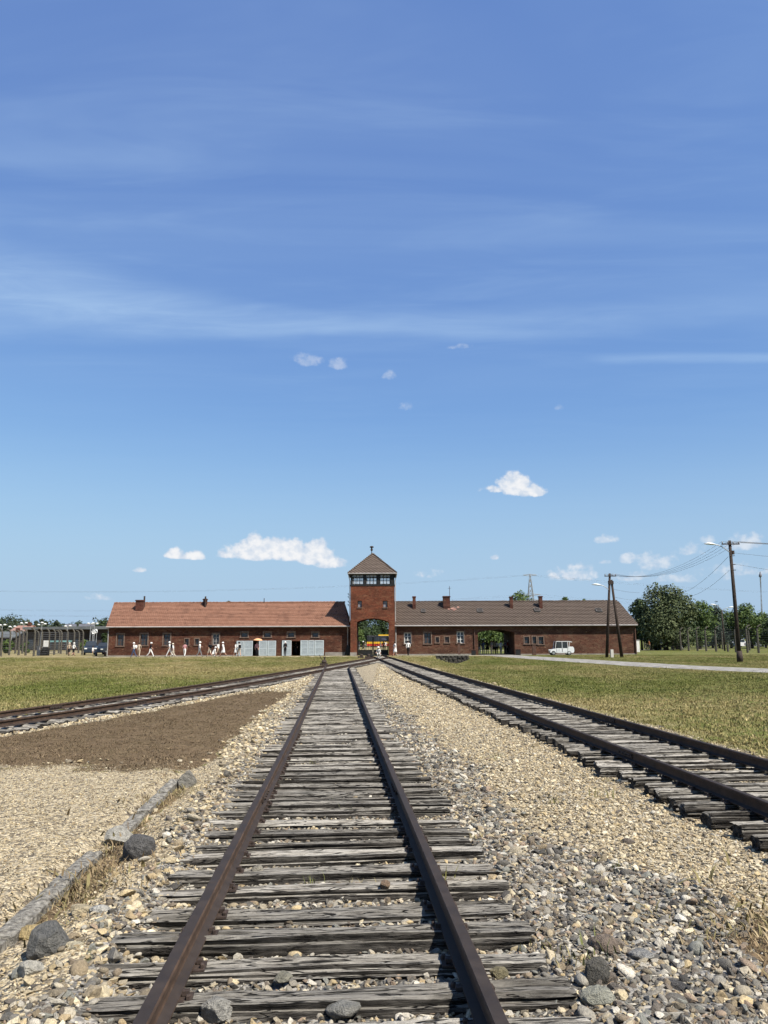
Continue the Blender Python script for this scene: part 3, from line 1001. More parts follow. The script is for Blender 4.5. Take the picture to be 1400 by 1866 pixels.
def sleeper_mesh(seed, nl, nr, length=2.42, w=0.235, h=0.165):
    rng = np.random.default_rng(seed)
    # ring of a rounded rectangle, top at z = 0
    ring = []
    per = nr // 4
    cor = 0.018
    for k in range(nr):
        t = k / nr * 4
        s_, f = int(t) % 4, t - int(t)
        a = [(-w / 2 + f * w, 0), (w / 2, -f * h), (w / 2 - f * w, -h), (-w / 2, -h + f * h)][s_]
        ring.append(a)
    ring = np.array(ring)
    cen = np.array([0, -h / 2])
    # pull corners in
    dc = np.minimum(np.abs(np.abs(ring[:, 0]) - w / 2), 1) + 0
    edge = np.minimum(w / 2 - np.abs(ring[:, 0]), (h / 2 - np.abs(ring[:, 1] + h / 2)))
    iscorner = (w / 2 - np.abs(ring[:, 0]) < 0.02) & (h / 2 - np.abs(ring[:, 1] + h / 2) < 0.02)
    nrm = np.stack([np.where(np.abs(ring[:, 0]) >= w / 2 - 1e-6, np.sign(ring[:, 0]), 0), np.where(np.abs(ring[:, 1] + h / 2) >= h / 2 - 1e-6, np.sign(ring[:, 1] + h / 2), 0)], 1)
    xs = np.linspace(-length / 2, length / 2, nl)
    V = np.zeros((nl, nr, 3))
    kk = np.arange(nr)
    for i, x in enumerate(xs):
        g1 = fbm(np.full(nr, x * 1.3 + seed * 7.1), kk * 0.7 + seed * 3.3, seed, 3) - 0.5
        g2 = vnoise(np.full(nr, x * 0.8 + seed * 1.7), kk * 0.37 + seed, seed + 5) - 0.5
        # splits: narrow deep grooves that come and go along the length
        sp = vnoise(np.full(nr, x * 0.9 + 11 * seed), kk * 1.0 + 0.5 + 31 * seed, seed + 9)
        groove = np.clip((sp - 0.62) / 0.38, 0, 1) ** 0.7 * 0.036
        amt = 0.030 * g1 + 0.032 * g2 - groove * (nr > 14)
        p = ring + nrm * amt[:, None]
        p = np.where(iscorner[:, None], p + (cen - p) * 0.22, p)
        endf = 1 - 0.05 * max(0, (abs(x) / (length / 2) - 0.97) / 0.03)
        p = cen + (p - cen) * endf
        jag = 0.05 * (vnoise(kk * 0.8 + seed * 2, np.full(nr, seed * 5.0), seed + 3) - 0.5) * (abs(x) / (length / 2)) ** 8 * np.sign(x)
        V[i, :, 0] = x + jag
        V[i, :, 1] = p[:, 0]
        V[i, :, 2] = p[:, 1]
    sag = 0.012 * (vnoise(xs * 0.7 + seed, np.full(nl, seed * 2.0), seed) - 0.5)
    V[:, :, 2] += sag[:, None]
    V[:, :, 1] += 0.03 * (vnoise(xs * 0.6 + seed * 3, np.full(nl, seed * 4.0), seed + 1) - 0.5)[:, None]
    mb = MB()
    fs = []
    for i in range(nl - 1):
        for k in range(nr):
            k2 = (k + 1) % nr
            fs.append((i * nr + k, (i + 1) * nr + k, (i + 1) * nr + k2, i * nr + k2))
    fs.append(tuple(range(nr)))
    fs.append(tuple((nl - 1) * nr + k for k in range(nr))[::-1])
    mb.add(V.reshape(-1, 3), fs)
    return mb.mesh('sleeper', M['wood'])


rnd = random.Random(4)
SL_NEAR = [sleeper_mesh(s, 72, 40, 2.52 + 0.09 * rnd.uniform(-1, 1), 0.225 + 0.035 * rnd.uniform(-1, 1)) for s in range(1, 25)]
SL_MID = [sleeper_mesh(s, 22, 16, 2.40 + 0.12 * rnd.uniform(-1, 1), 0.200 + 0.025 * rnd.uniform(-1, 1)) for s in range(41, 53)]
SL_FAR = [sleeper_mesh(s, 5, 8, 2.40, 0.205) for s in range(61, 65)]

pl = MB()
pl.box((0, 0, 0.002), (0.22, 0.12, 0.012))
for sx in (-1, 1):
    pl.box((sx * 0.074, 0.02 * sx, 0.022), (0.032, 0.036, 0.022))
    pl.lathe([(0.013, 0), (0.013, 0.020), (0.008, 0.026)], (sx * 0.094, -0.030 * sx, 0.006), 6)
PLATE = pl.mesh('rail_plate', M['iron'])


def make_track(name, label, group, line, y0, y1, step, rails, plates_to, near_to, dz=0.0, long_from=None, starts=(), zf=None):
    """thing > rail, rail, sleeper (> rail_plate)"""
    root = empty(name, (0, 0, dz))
    tag(root, label, 'railway track', group)
    for ln, off in rails:
        rail_mesh(ln, off, zf).build('rail', M['rail'], root)
    d = np.concatenate([[0], np.cumsum(np.hypot(*np.diff(line, axis=0).T))])
    ysrt = line[:, 1]
    s = np.interp(y0, ysrt, d)
    s_end = np.interp(y1, ysrt, d)
    i = 0
    first = list(starts)
    while s < s_end:
        if first:
            s = float(np.interp(first.pop(0), ysrt, d))
        x, y = np.interp(s, d, line[:, 0]), np.interp(s, d, line[:, 1])
        x2, y2 = np.interp(s + 0.3, d, line[:, 0]), np.interp(s + 0.3, d, line[:, 1])
        ang = math.atan2(y2 - y, x2 - x) - math.pi / 2
        me = (SL_NEAR[i % len(SL_NEAR)] if y < near_to else SL_MID[(i * 7) % len(SL_MID)] if y < 34 else SL_FAR[i % len(SL_FAR)])
        o = link('sleeper', me, root)
        flip = math.pi if rnd.random() < 0.5 else 0
        jx = rnd.uniform(-0.07, 0.07)
        o.location = (x + jx * math.cos(ang), y + jx * math.sin(ang), rnd.uniform(-0.026, 0.004) + (float(zf(y)) if zf else 0.0))
        tilt = rnd.gauss(0, 0.014)
        o.rotation_euler = (rnd.gauss(0, 0.05), rnd.gauss(0, 0.004), ang + tilt + flip)
        if long_from and y > long_from:
            o.scale = (1.0 + 0.045 * (y - long_from), 1, 1)
        if y < plates_to:
            for sx in (-1, 1):
                p = link('rail_plate', PLATE, o)
                lx = sx * 0.7525 - jx * (1 if not flip else -1)
                p.location = (lx, rnd.uniform(-0.02, 0.02), 0.001)
        s += step * rnd.uniform(0.80, 1.20)
        i += 1
    return root


G2 = 0.7525
mid_line = np.stack([cx1(np.linspace(-1.5, 60, 160)), np.linspace(-1.5, 60, 160)], 1)
# right-hand rail of the middle track bends into the left track at the points
yy = np.linspace(-1.5, 61, 120)
bend = np.where(yy > 49.5, (yy - 49.5) ** 2 * 0.0135, 0)
mid_r = np.stack([cx1(yy) + bend, yy], 1)
ml = np.linspace(-1.5, 54.5, 100)
mid_l = np.stack([cx1(ml), ml], 1)
make_track('railway_track', 'middle track with weathered grey sleepers and two rusted rails in the foreground', 'railway tracks', mid_line, 1.9, 55.5, 0.42,
           [(mid_l, -G2), (mid_r, G2)], 16, 13.5, zf=rise1, starts=[2.35, 2.70, 3.07, 3.45, 3.80, 4.18, 4.56, 4.97, 5.42, 5.86, 6.29, 6.76, 7.12, 7.57, 8.03, 8.50])
right_line = dense(RIGHT_PTS)
make_track('railway_track', 'right-hand track whose sleeper ends stick out above the pale gravel', 'railway tracks', right_line, 3.5, 89, 0.44,
           [(right_line, -G2), (right_line, G2)], 18, 13.0, 0.0)
left_line = dense(LEFT_PTS)
make_track('railway_track', 'left-hand track curving away beside the lawn', 'railway tracks', left_line, 12.5, 76, 0.46,
           [(left_line, -G2), (left_line, G2)], 0, 0, 0.0)

fp = MB()
for s_ in (-1, 1):
    fp.bb(s_ * 0.022 - 0.010, s_ * 0.022 + 0.010, -0.27, 0.27, 0.040, 0.100)
    for k in (-0.2, -0.07, 0.07, 0.2):
        fp.tube([(s_ * 0.032, k, 0.070), (s_ * 0.052, k, 0.070)], 0.014, 6)
FISH = fp.mesh('fishplate', M['iron'])
for tr in [o for o in col.objects if o.name.startswith('railway_track')]:
    ln, places = {'railway_track': (mid_l, ((-G2, 8.9), (G2, 9.3), (G2, 21.0), (-G2, 20.6))), 'railway_track.001': (right_line, ((-G2, 12.1), (G2, 17.0)))}.get(tr.name, (left_line, ((-G2, 21.0), (G2, 22.5))))
    for off, yq in places:
        x_ = float(np.interp(yq, ln[:, 1], ln[:, 0]))
        x2_ = float(np.interp(yq + 0.5, ln[:, 1], ln[:, 0]))
        o = link('fishplate', FISH, tr)
        o.location = (x_ + off, yq, 0.010 + (float(rise1(yq)) if tr.name == 'railway_track' else 0.0))
        o.rotation_euler = (0, 0, -math.atan2(x2_ - x_, 0.5))

# ------------------------------------------------------------------ kerb of the platform
kerb = empty('kerb', (0, 0, 0))
tag(kerb, 'broken concrete kerb edging the gravel platform on the left', 'kerb', kind='structure')


def kerb_stone(y0, y1, dx=0.0, dz=0.0, yaw=0.0, roll=0.0, seed=0):
    L = y1 - y0
    w, h = 0.14, 0.24
    nl, K = 16, 16
    rng = np.random.default_rng(seed)
    vs, fs = [], []
    for i in range(nl):
        yl = -L / 2 + L * i / (nl - 1)
        for k in range(K):
            t = k / K * 4
            s_, f = int(t), t - int(t)
            a, b = [(-w / 2 + f * w, 0), (w / 2, -f * h), (w / 2 - f * w, -h), (-w / 2, -h + f * h)][s_]
            n3 = float(fbm(np.array([yl * 4 + seed * 9]), np.array([k * 0.6]), seed, 3)[0]) - 0.5
            cr = 0.93 if (k % 4 == 0) else 1.0
            e = 0.93 if i in (0, nl - 1) else 1.0
            vs.append((a * cr * e + n3 * 0.035, yl, (b + h / 2) * cr * e - h / 2 + n3 * 0.04))
    for i in range(nl - 1):
        for k in range(K):
            k2 = (k + 1) % K
            fs.append((i * K + k, (i + 1) * K + k, (i + 1) * K + k2, i * K + k2))
    fs.append(tuple(range(K)))
    fs.append(tuple((nl - 1) * K + k for k in range(K))[::-1])
    mb = MB()
    mb.add(vs, fs)
    o = mb.build('kerb_stone', M['concrete'], kerb)
    ym = (y0 + y1) / 2
    o.location = (float(kerb_x(ym)) + dx, ym, 0.040 + dz)
    o.rotation_euler = (0, roll, math.atan(0.068) + yaw)
    return o


kerb_stone(2.4, 3.95, 0, 0, 0, 0, 1)
kerb_stone(3.98, 4.98, 0.0, 0.0, 0.0, 0.03, 2)
kerb_stone(5.0, 5.98, 0.02, 0.005, 0.01, 0.05, 3)
kerb_stone(6.0, 6.92, 0.0, 0.0, -0.01, 0.05, 4)
kerb_stone(7.55, 8.5, 0.0, -0.03, 0.02, -0.02, 5)
kerb_stone(8.53, 9.5, 0.01, -0.01, 0, 0.02, 6)
kerb_stone(9.52, 10.35, 0.0, 0.0, 0, 0.02, 7)


# ------------------------------------------------------------------ stones
def stone_mesh(seed, kind):
    rng = np.random.default_rng(seed)
    bm = bmesh.new()
    if kind == 'round':
        bmesh.ops.create_icosphere(bm, subdivisions=2, radius=0.5)
        sc = np.array([1.0, 0.62 + 0.25 * rng.random(), 0.36 + 0.2 * rng.random()])
        off = Vector(rng.random(3) * 50)
        for v in bm.verts:
            d = mnoise.noise(v.co * 1.9 + off) * 0.20
            v.co = Vector(np.array(v.co * (1 + d)) * sc)
    else:
        n = 12
        p = rng.normal(size=(n, 3))
        p /= np.linalg.norm(p, axis=1)[:, None]
        p *= 0.5 * (0.85 + 0.3 * rng.random((n, 1)))
        p *= np.array([1.0, 0.50 + 0.38 * rng.random(), 0.26 + 0.34 * rng.random()])
        for q in p:
            bm.verts.new(q)
        r = bmesh.ops.convex_hull(bm, input=bm.verts[:])
        junk = [g for g in r.get('geom_interior', []) if isinstance(g, bmesh.types.BMVert)]
        if junk:
            bmesh.ops.delete(bm, geom=junk, context='VERTS')
        bmesh.ops.bevel(bm, geom=bm.edges[:], offset=0.014, segments=1, affect='EDGES', profile=0.5)
    me = bpy.data.meshes.new('stone')
    bm.to_mesh(me)
    bm.free()
    me.materials.append(M['stone'])
    if kind == 'round':
        me.polygons.foreach_set('use_smooth', [True] * len(me.polygons))
    return me


def proto_collection(name, meshes):
    c = bpy.data.collections.new(name)
    for i, me in enumerate(meshes):
        o = bpy.data.objects.new('%s_%02d' % (name, i), me)
        c.objects.link(o)
    return c


STONES = proto_collection('stone_kind', [stone_mesh(s, 'round' if s % 5 == 0 else 'angular') for s in range(1, 19)])
CHIPS = proto_collection('chip_kind', [stone_mesh(100 + s, 'angular') for s in range(1, 9)])


def tuft_mesh(seed, blades=14, h=0.14, spread=0.09, lean=0.7, width=0.006):
    r = random.Random(seed)
    mb = MB()
    for _ in range(blades):
        a = r.uniform(0, 2 * math.pi)
        b = Vector((r.gauss(0, spread), r.gauss(0, spread), -0.01))
        hh = h * r.uniform(0.5, 1.25)
        d = Vector((math.cos(a), math.sin(a), 0)) * hh * r.uniform(0.2, lean)
        s = Vector((-math.sin(a), math.cos(a), 0)) * width * r.uniform(0.7, 1.3)
        m1 = b + d * 0.35 + Vector((0, 0, hh * 0.6))
        m2 = b + d + Vector((0, 0, hh * 0.95))
        mb.add([b - s, b + s, m1 + s * 0.8, m1 - s * 0.8, m2], [(0, 1, 2, 3), (3, 2, 4)])
    return mb.mesh('tuft', M['tuft'], fix=False)


TUFTS = proto_collection('tuft_kind', [tuft_mesh(s) for s in range(6)])
LAWN = proto_collection('lawn_kind', [tuft_mesh(20 + s, 34, 0.038, 0.15, 1.3, 0.007) for s in range(6)])
DRY = proto_collection('dry_kind', [tuft_mesh(40 + s, 34, 0.032, 0.11, 2.2, 0.0032) for s in range(6)])


def scatter(name, pts, scl, rot, tint, coll, label, cat):
    """one mesh of points; geometry nodes put a stone or tuft on each"""
    n = len(pts)
    me = bpy.data.meshes.new(name)
    me.vertices.add(n)
    me.vertices.foreach_set('co', np.asarray(pts, np.float32).ravel())
    for nm, dt, arr, key in (('scl', 'FLOAT_VECTOR', scl, 'vector'), ('rotv', 'FLOAT_VECTOR', rot, 'vector')):
        a = me.attributes.new(nm, dt, 'POINT')
        a.data.foreach_set(key, np.asarray(arr, np.float32).ravel())
    a = me.attributes.new('tint', 'FLOAT_COLOR', 'POINT')
    t4 = np.concatenate([tint, np.ones((n, 1))], 1).astype(np.float32)
    a.data.foreach_set('color', t4.ravel())
    a = me.attributes.new('pick', 'INT', 'POINT')
    a.data.foreach_set('value', np.random.default_rng(n).integers(0, 1000, n).astype(np.int32))
    o = link(name, me)
    ng = bpy.data.node_groups.new(name, 'GeometryNodeTree')
    ng.interface.new_socket('Geometry', in_out='INPUT', socket_type='NodeSocketGeometry')
    ng.interface.new_socket('Geometry', in_out='OUTPUT', socket_type='NodeSocketGeometry')
    gi, go = ng.nodes.new('NodeGroupInput'), ng.nodes.new('NodeGroupOutput')
    iop = ng.nodes.new('GeometryNodeInstanceOnPoints')
    ci = ng.nodes.new('GeometryNodeCollectionInfo')
    ci.inputs['Collection'].default_value = coll
    ci.inputs['Separate Children'].default_value = True
    ci.inputs['Reset Children'].default_value = True

    def attr(nm, dt):
        nd = ng.nodes.new('GeometryNodeInputNamedAttribute')
        nd.data_type = dt
        nd.inputs['Name'].default_value = nm
        return nd.outputs['Attribute']
    L = ng.links.new
    L(gi.outputs[0], iop.inputs['Points'])
    L(ci.outputs[0], iop.inputs['Instance'])
    iop.inputs['Pick Instance'].default_value = True
    L(attr('pick', 'INT'), iop.inputs['Instance Index'])
    L(attr('rotv', 'FLOAT_VECTOR'), iop.inputs['Rotation'])
    L(attr('scl', 'FLOAT_VECTOR'), iop.inputs['Scale'])
    L(iop.outputs[0], go.inputs[0])
    md = o.modifiers.new('scatter', 'NODES')
    md.node_group = ng
    tag(o, label, cat, kind='stuff')
    return o


rng = np.random.default_rng(11)


def sample(x0, x1, y0, y1, dens_fn, dmax):
    n = int((x1 - x0) * (y1 - y0) * dmax)
    x, y = rng.uniform(x0, x1, n), rng.uniform(y0, y1, n)
    keep = rng.random(n) < dens_fn(x, y) / dmax
    return x[keep], y[keep]


PAL_GREY = np.array([(.20, .188, .170), (.28, .262, .232), (.125, .118, .108), (.35, .325, .283), (.47, .440, .385), (.22, .180, .135), (.30, .242, .165), (.40, .352, .272), (.165, .140, .118), (.60, .565, .50), (.23, .232, .212), (.32, .245, .185), (.085, .080, .075), (.145, .128, .112)]) * np.array([1.02, 1.0, 0.95])
PAL_CREAM = np.array([(.60, .505, .345), (.50, .41, .27), (.68, .595, .43), (.42, .33, .21), (.74, .665, .515), (.34, .285, .205), (.24, .205, .155), (.55, .44, .27), (.47, .42, .335), (.64, .55, .395)]) * np.array([0.98, 0.96, 0.905])


def pal(P, n, jit=0.12):
    c = P[rng.integers(0, len(P), n)]
    return np.clip(c * (1 + rng.normal(0, jit, (n, 1))), 0.02, 0.9)


def stones_on(name, x, y, size, P, coll, label, lift=0.2, mixin=None):
    n = len(x)
    z = height(x, y) + (fbm(x * 9, y * 9, 40, 3) - 0.5) * 0.03 * ((np.abs(x + 1.5) < 11) & (y < 20))
    s = size[:, None] * np.exp(rng.normal(0, 0.18, (n, 3)))
    pts = np.stack([x, y, z + s[:, 2] * lift * 0.5], 1)
    rot = np.stack([rng.normal(0, 0.35, n), rng.normal(0, 0.35, n), rng.uniform(0, 6.28, n)], 1)
    t = pal(P, n)
    if mixin is not None:
        f, P2 = mixin
        t2 = pal(P2, n)
        pick = rng.random(n) < f
        t = np.where(pick[:, None], t2, t)
    return scatter(name, pts, s, rot, t, coll, label, 'gravel')


# coarse grey stones beside and between the sleepers of the middle track
def dens_grey(x, y):
    c, g, b = covers(x, y)
    return 760 * g * np.interp(y, [2, 9, 16, 30, 45], [1, 1, .6, .25, 0.1]) 


x, y = sample(-3.2, 3.6, 2.2, 36, dens_grey, 760)
sz = np.exp(rng.normal(np.log(0.043), 0.42, len(x)))
d1_ = x - cx1(y)
sz = np.where(np.abs(d1_) < 1.22, np.minimum(sz, 0.070), np.minimum(sz, 0.115))
stones_on('coarse_ballast', x, y, sz, PAL_GREY, STONES, 'coarse grey stones heaped beside and between the middle sleepers', 0.25, (np.where(d1_ < -0.6, 0.42, 0.12), PAL_CREAM))
# small stones filling between those
x, y = sample(-3.2, 3.9, 2.2, 14, lambda x, y: 900 * np.clip(covers(x, y)[1], 0, 1) * np.interp(y, [2, 8, 14], [1, .8, .3]), 900)
stones_on('ballast_chips', x, y, np.exp(rng.normal(np.log(0.026), 0.3, len(x))), PAL_GREY, STONES, 'small grey chips between the coarse stones of the middle track', 0.2, (0.25, PAL_CREAM))
# pale gravel between the tracks
x, y = sample(-0.5, 6.4, 2.2, 60, lambda x, y: 1900 * covers(x, y)[0] * np.interp(y, [2, 6, 10, 20, 35, 60], [1, 1, .75, .28, .12, .04]), 1900)
stones_on('pale_gravel', x, y, np.exp(rng.normal(np.log(0.0235), 0.38, len(x))) * np.interp(y, [4, 15, 40], [1, 1.2, 1.9]), PAL_CREAM, STONES, 'pale cream gravel between the middle and the right-hand track', 0.3, (0.16, PAL_GREY))
# fine gravel of the platform and of the margin at its kerb
x, y = sample(-8, -1.2, 3.0, 12.0, lambda x, y: 2600 * covers(x, y)[0] * (x < cx1(y) - 1.0) * np.interp(y, [3, 6, 12], [1, .9, .6]) * (x > -0.62 * y - 0.3), 2600)
stones_on('platform_gravel', x, y, np.exp(rng.normal(np.log(0.0175), 0.32, len(x))), PAL_CREAM, CHIPS, 'fine cream gravel on the platform behind the kerb', 0.15, (0.05, PAL_GREY))
# pale ballast of the left-hand track and the wedge between the points
x, y = sample(-11, -1.5, 12, 60, lambda x, y: 150 * covers(x, y)[0] * (x < cx1(y) - 0.9), 150)
stones_on('pale_ballast', x, y, np.exp(rng.normal(np.log(0.062), 0.3, len(x))), PAL_CREAM, STONES, 'pale ballast along the left-hand track up to the points', 0.3, (0.08, PAL_GREY))
# loose stones along the left ends of the middle sleepers
x, y = sample(-2.8, -1.0, 3.2, 30, lambda x, y: 60 * np.exp(-((x - cx1(y) + 1.38) / 0.25) ** 2), 60)
stones_on('loose_pale_stones', x, y, np.exp(rng.normal(np.log(0.055), 0.38, len(x))), PAL_CREAM, STONES, 'loose pale stones along the left ends of the middle sleepers', 0.4, (0.35, PAL_GREY))


# grass tufts ---------------------------------------------------------------
def tufts_on(name, x, y, size, cols, coll, label, cat, hs=1.0):
    n = len(x)
    z = height(x, y)
    s = size[:, None] * np.array([1, 1, hs]) * np.exp(rng.normal(0, 0.2, (n, 3)))
    rot = np.stack([rng.normal(0, 0.1, n), rng.normal(0, 0.1, n), rng.uniform(0, 6.28, n)], 1)
    scatter(name, np.stack([x, y, z], 1), s, rot, cols, coll, label, cat)


def lawn_cols(x, y, dry):
    n = len(x)
    g = np.array([(.118, .134, .030), (.155, .164, .044), (.090, .114, .024)])[rng.integers(0, 3, n)]
    s = np.array([(.30, .245, .110), (.36, .295, .145), (.24, .19, .080)])[rng.integers(0, 3, n)]
    f = np.clip(dry + 1.5 * (fbm(x * 0.35, y * 0.22, 71, 4) - 0.5) + 1.6 * (fbm(x * 0.1, y * 0.06, 55, 3) - 0.5) + rng.normal(0, 0.14, n), 0, 1)
    return (g * (1 - f[:, None]) + s * f[:, None]) * (1 + rng.normal(0, 0.1, (n, 1)))


def free(x, y):
    c, g, b = covers(x, y)
    return np.clip(1 - 1.3 * (c + g + b), 0, 1) * ((np.abs(x - cxl(y)) > 1.4) | (y > 78)) * (np.abs(x - cxr(y)) > 1.5)


RD = np.array([(13.4, 94), (14.2, 86), (15.7, 76), (17.6, 64), (19.2, 54), (21.6, 46.5), (25.5, 38), (30, 30)])


def off_road(x, y):
    rx = np.interp(y, RD[::-1, 1], RD[::-1, 0])
    return np.abs(x - rx) > np.interp(y, [30, 45, 60, 95], [4.0, 3.4, 2.7, 2.3])


x, y = sample(-46, -2, 16, 89, lambda x, y: 26 * free(x, y) * (x < cxl(y)) * np.interp(y, [16, 30, 60, 89], [1, .9, .45, .3]) * (x > -0.56 * y - 2), 26)
tufts_on('lawn', x, y, np.exp(rng.normal(0.1, 0.25, len(x))), lawn_cols(x, y, 0.42 + 0.22 * sstep(30, 75, y)), LAWN, 'mown lawn of green and straw-coloured grass left of the tracks', 'grass')
x, y = sample(1.0, 46, 8, 89, lambda x, y: 26 * free(x, y) * (x > cxr(y)) * off_road(x, y) * np.interp(y, [10, 30, 60, 89], [1, .9, .45, .3]) * (x < 0.56 * y + 3), 26)
tufts_on('lawn', x, y, np.exp(rng.normal(0.05, 0.25, len(x))), lawn_cols(x, y, 0.25 + 0.3 * (1 - sstep(1.6, 4.5, x - cxr(y)))), LAWN, 'mown green lawn right of the tracks', 'grass')
x, y = sample(-9, -1.2, 10.8, 31, lambda x, y: 90 * covers(x, y)[2] * np.interp(y, [11, 18, 31], [1, .8, .5]), 90)
bc = np.array([(.165, .118, .069), (.130, .091, .052), (.215, .160, .098), (.145, .110, .062)])[rng.integers(0, 4, len(x))] * (1 + rng.normal(0, .12, (len(x), 1)))
tufts_on('dry_turf', x, y, np.exp(rng.normal(-0.05, 0.3, len(x))), bc * 0.92, DRY, 'scorched brown turf between the left and middle tracks', 'grass', 0.55)
x, y = sample(-3.0, 3.9, 3.5, 10.8, lambda x, y: 230 * covers(x, y)[2], 230)
bc = np.array([(.25, .185, .105), (.20, .142, .080), (.30, .235, .14), (.22, .185, .085)])[rng.integers(0, 4, len(x))] * (1 + rng.normal(0, .12, (len(x), 1)))
tufts_on('dry_tufts', x, y, np.exp(rng.normal(-0.1, 0.45, len(x))), bc, DRY, 'dry brown tufts at the foot of the kerb and in the right gravel', 'grass')
x, y = sample(-1.8, 3.6, 4.0, 16, lambda x, y: 2.2 * (covers(x, y)[0] + covers(x, y)[1]) * (fbm(x * 1.1, y * 1.1, 91, 3) > 0.55), 2.2)
bc = np.array([(.20, .19, .07), (.16, .17, .06), (.28, .235, .12)])[rng.integers(0, 3, len(x))]
tufts_on('weeds', x, y, np.exp(rng.normal(-0.75, 0.3, len(x))), bc, TUFTS, 'thin weeds growing through the gravel between the tracks', 'weeds')


# ------------------------------------------------------------------ single rocks
def rock(px, py, wpx, kind, base, label, seed, flat=0.75, yaw=0.0, z=None, mats=None, deep=0.9):
    g = on_ground(px, py, -0.05 if z is None else z)
    w = wpx * (g.y * math.cos(PITCH) - (CAM_H + 0.05) * math.sin(PITCH)) / F_PX
    bm = bmesh.new()
    bmesh.ops.create_icosphere(bm, subdivisions=4, radius=0.5)
    off = Vector((seed * 3.7, seed * 1.3, seed * 2.1))
    rr = random.Random(seed)
    planes = [(Vector((rr.gauss(0, 1), rr.gauss(0, 1), rr.gauss(0, 1))).normalized(), rr.uniform(0.30, 0.42)) for _ in range(9 if kind == 'angular' else 3)]
    for v in bm.verts:
        p = v.co.copy()
        p *= 1 + 0.26 * mnoise.noise(p * 1.8 + off) + 0.12 * mnoise.noise(p * 5 + off) + 0.05 * mnoise.noise(p * 14 + off)
        for nrm, dd in planes:
            e = p.dot(nrm) - dd
            if e > 0:
                p -= nrm * e * (0.92 if kind == 'angular' else 0.6)
        v.co = p
    xs = [v.co.x for v in bm.verts]
    k = 1.0 / (max(xs) - min(xs))
    for v in bm.verts:
        v.co = Vector((v.co.x * k * w, v.co.y * k * w * deep, v.co.z * k * w * flat))
    zb = min(v.co.z for v in bm.verts)
    for v in bm.verts:
        v.co.z -= zb
    me = bpy.data.meshes.new('rock')
    bm.to_mesh(me)
    bm.free()
    if kind != 'angular':
        me.polygons.foreach_set('use_smooth', [True] * len(me.polygons))
    me.materials.append(m_stone('rock_%s' % seed, 0.9, 1.0, False, base, 22.0))
    o = link('rock', me)
    zz = (gz(g.x, g.y) if z is None else z) - 0.27 * w * flat
    o.location = (g.x, g.y + w * deep * 0.4, zz)
    o.rotation_euler = (rr.uniform(-.1, .1), rr.uniform(-.1, .1), yaw)
    tag(o, label, 'rock', 'single rocks beside the track')
    return o


rock(240, 1588, 60, 'round', (.125, .120, .116), 'dark round boulder leaning on the kerb gap', 3, 0.88)
rock(68, 1774, 66, 'angular', (.165, .160, .147), 'dark angular rock at the lower left corner', 5, 0.86)
rock(331, 1440, 36, 'angular', (.24, .225, .195), 'speckled upright rock at the far end of the kerb', 9, 1.15)
rock(205, 1546, 52, 'angular', (.42, .40, .35), 'broken pale concrete lump on the kerb line behind the dark boulder', 12, 0.62)
rock(38, 1818, 46, 'angular', (.50, .47, .40), 'white rough rock below the dark angular rock', 15, 0.72)
rock(133, 1692, 44, 'angular', (.50, .42, .28), 'cream square stone left of the sleeper ends', 18, 0.55)
rock(168, 1699, 40, 'round', (.52, .50, .45), 'smooth pale flat stone beside the cream square stone', 21, 0.42)
rock(40, 1724, 38, 'angular', (.50, .38, .19), 'ochre wedge of stone above the dark angular rock', 24, 0.62)
rock(120, 1770, 36, 'angular', (.60, .53, .38), 'cream flat stone right of the dark angular rock', 27, 0.45)
rock(617, 1858, 66, 'round', (.27, .262, .235), 'long smooth grey pebble in front of the nearest sleeper', 30, 0.52, 0.2, 0.005)
rock(1100, 1756, 58, 'round', (.235, .185, .145), 'brown rounded cobble right of the sleeper ends', 33, 0.62)
rock(1084, 1822, 46, 'angular', (.12, .112, .096), 'dark blocky stone touching the end of the nearest sleeper', 36, 0.95)
rock(1096, 1864, 66, 'angular', (.34, .335, .275), 'large pale greenish stone at the bottom edge', 39, 0.55)
rock(1166, 1763, 46, 'round', (.31, .305, .29), 'smooth grey oval pebble right of the brown cobble', 42, 0.42)
rock(1222, 1812, 64, 'angular', (.105, .10, .098), 'long dark slate splinter in the right stones', 45, 0.30, -0.5, None, None, 0.4)
rock(905, 1782, 36, 'angular', (.26, .225, .135), 'olive flat-sided stone lying just right of the rail', 48, 0.58, 0.1, 0.065)
rock(1142, 1538, 26, 'round', (.17, .14, .115), 'dark brown stone alone in the pale gravel', 51, 0.5)
rock(505, 1790, 34, 'angular', (.27, .255, .20), 'tan stone lodged between two middle sleepers', 54, 0.55, 0.3, 0.03)
rock(697, 1620, 20, 'angular', (.25, .175, .12), 'small rust-coloured stone standing on a middle sleeper', 57, 0.85, 0.3, 0.045)
rock(384, 1862, 60, 'angular', (.36, .345, .31), 'blocky pale grey stone beside the left rail at the bottom edge', 60, 0.75, 0.2, 0.0)
rock(462, 1593, 26, 'round', (.30, .275, .225), 'olive rounded stone beside the left rail', 63, 0.75, 0.2, 0.015)

# ------------------------------------------------------------------ gatehouse
YF = 94.0           # front face of the two wings
YT = 93.0           # front face of the tower


def wx(px, Y=YF):
    return at(px, 1150, Y).x


def wz(px, py, Y=YF):
    return at(px, py, Y).z


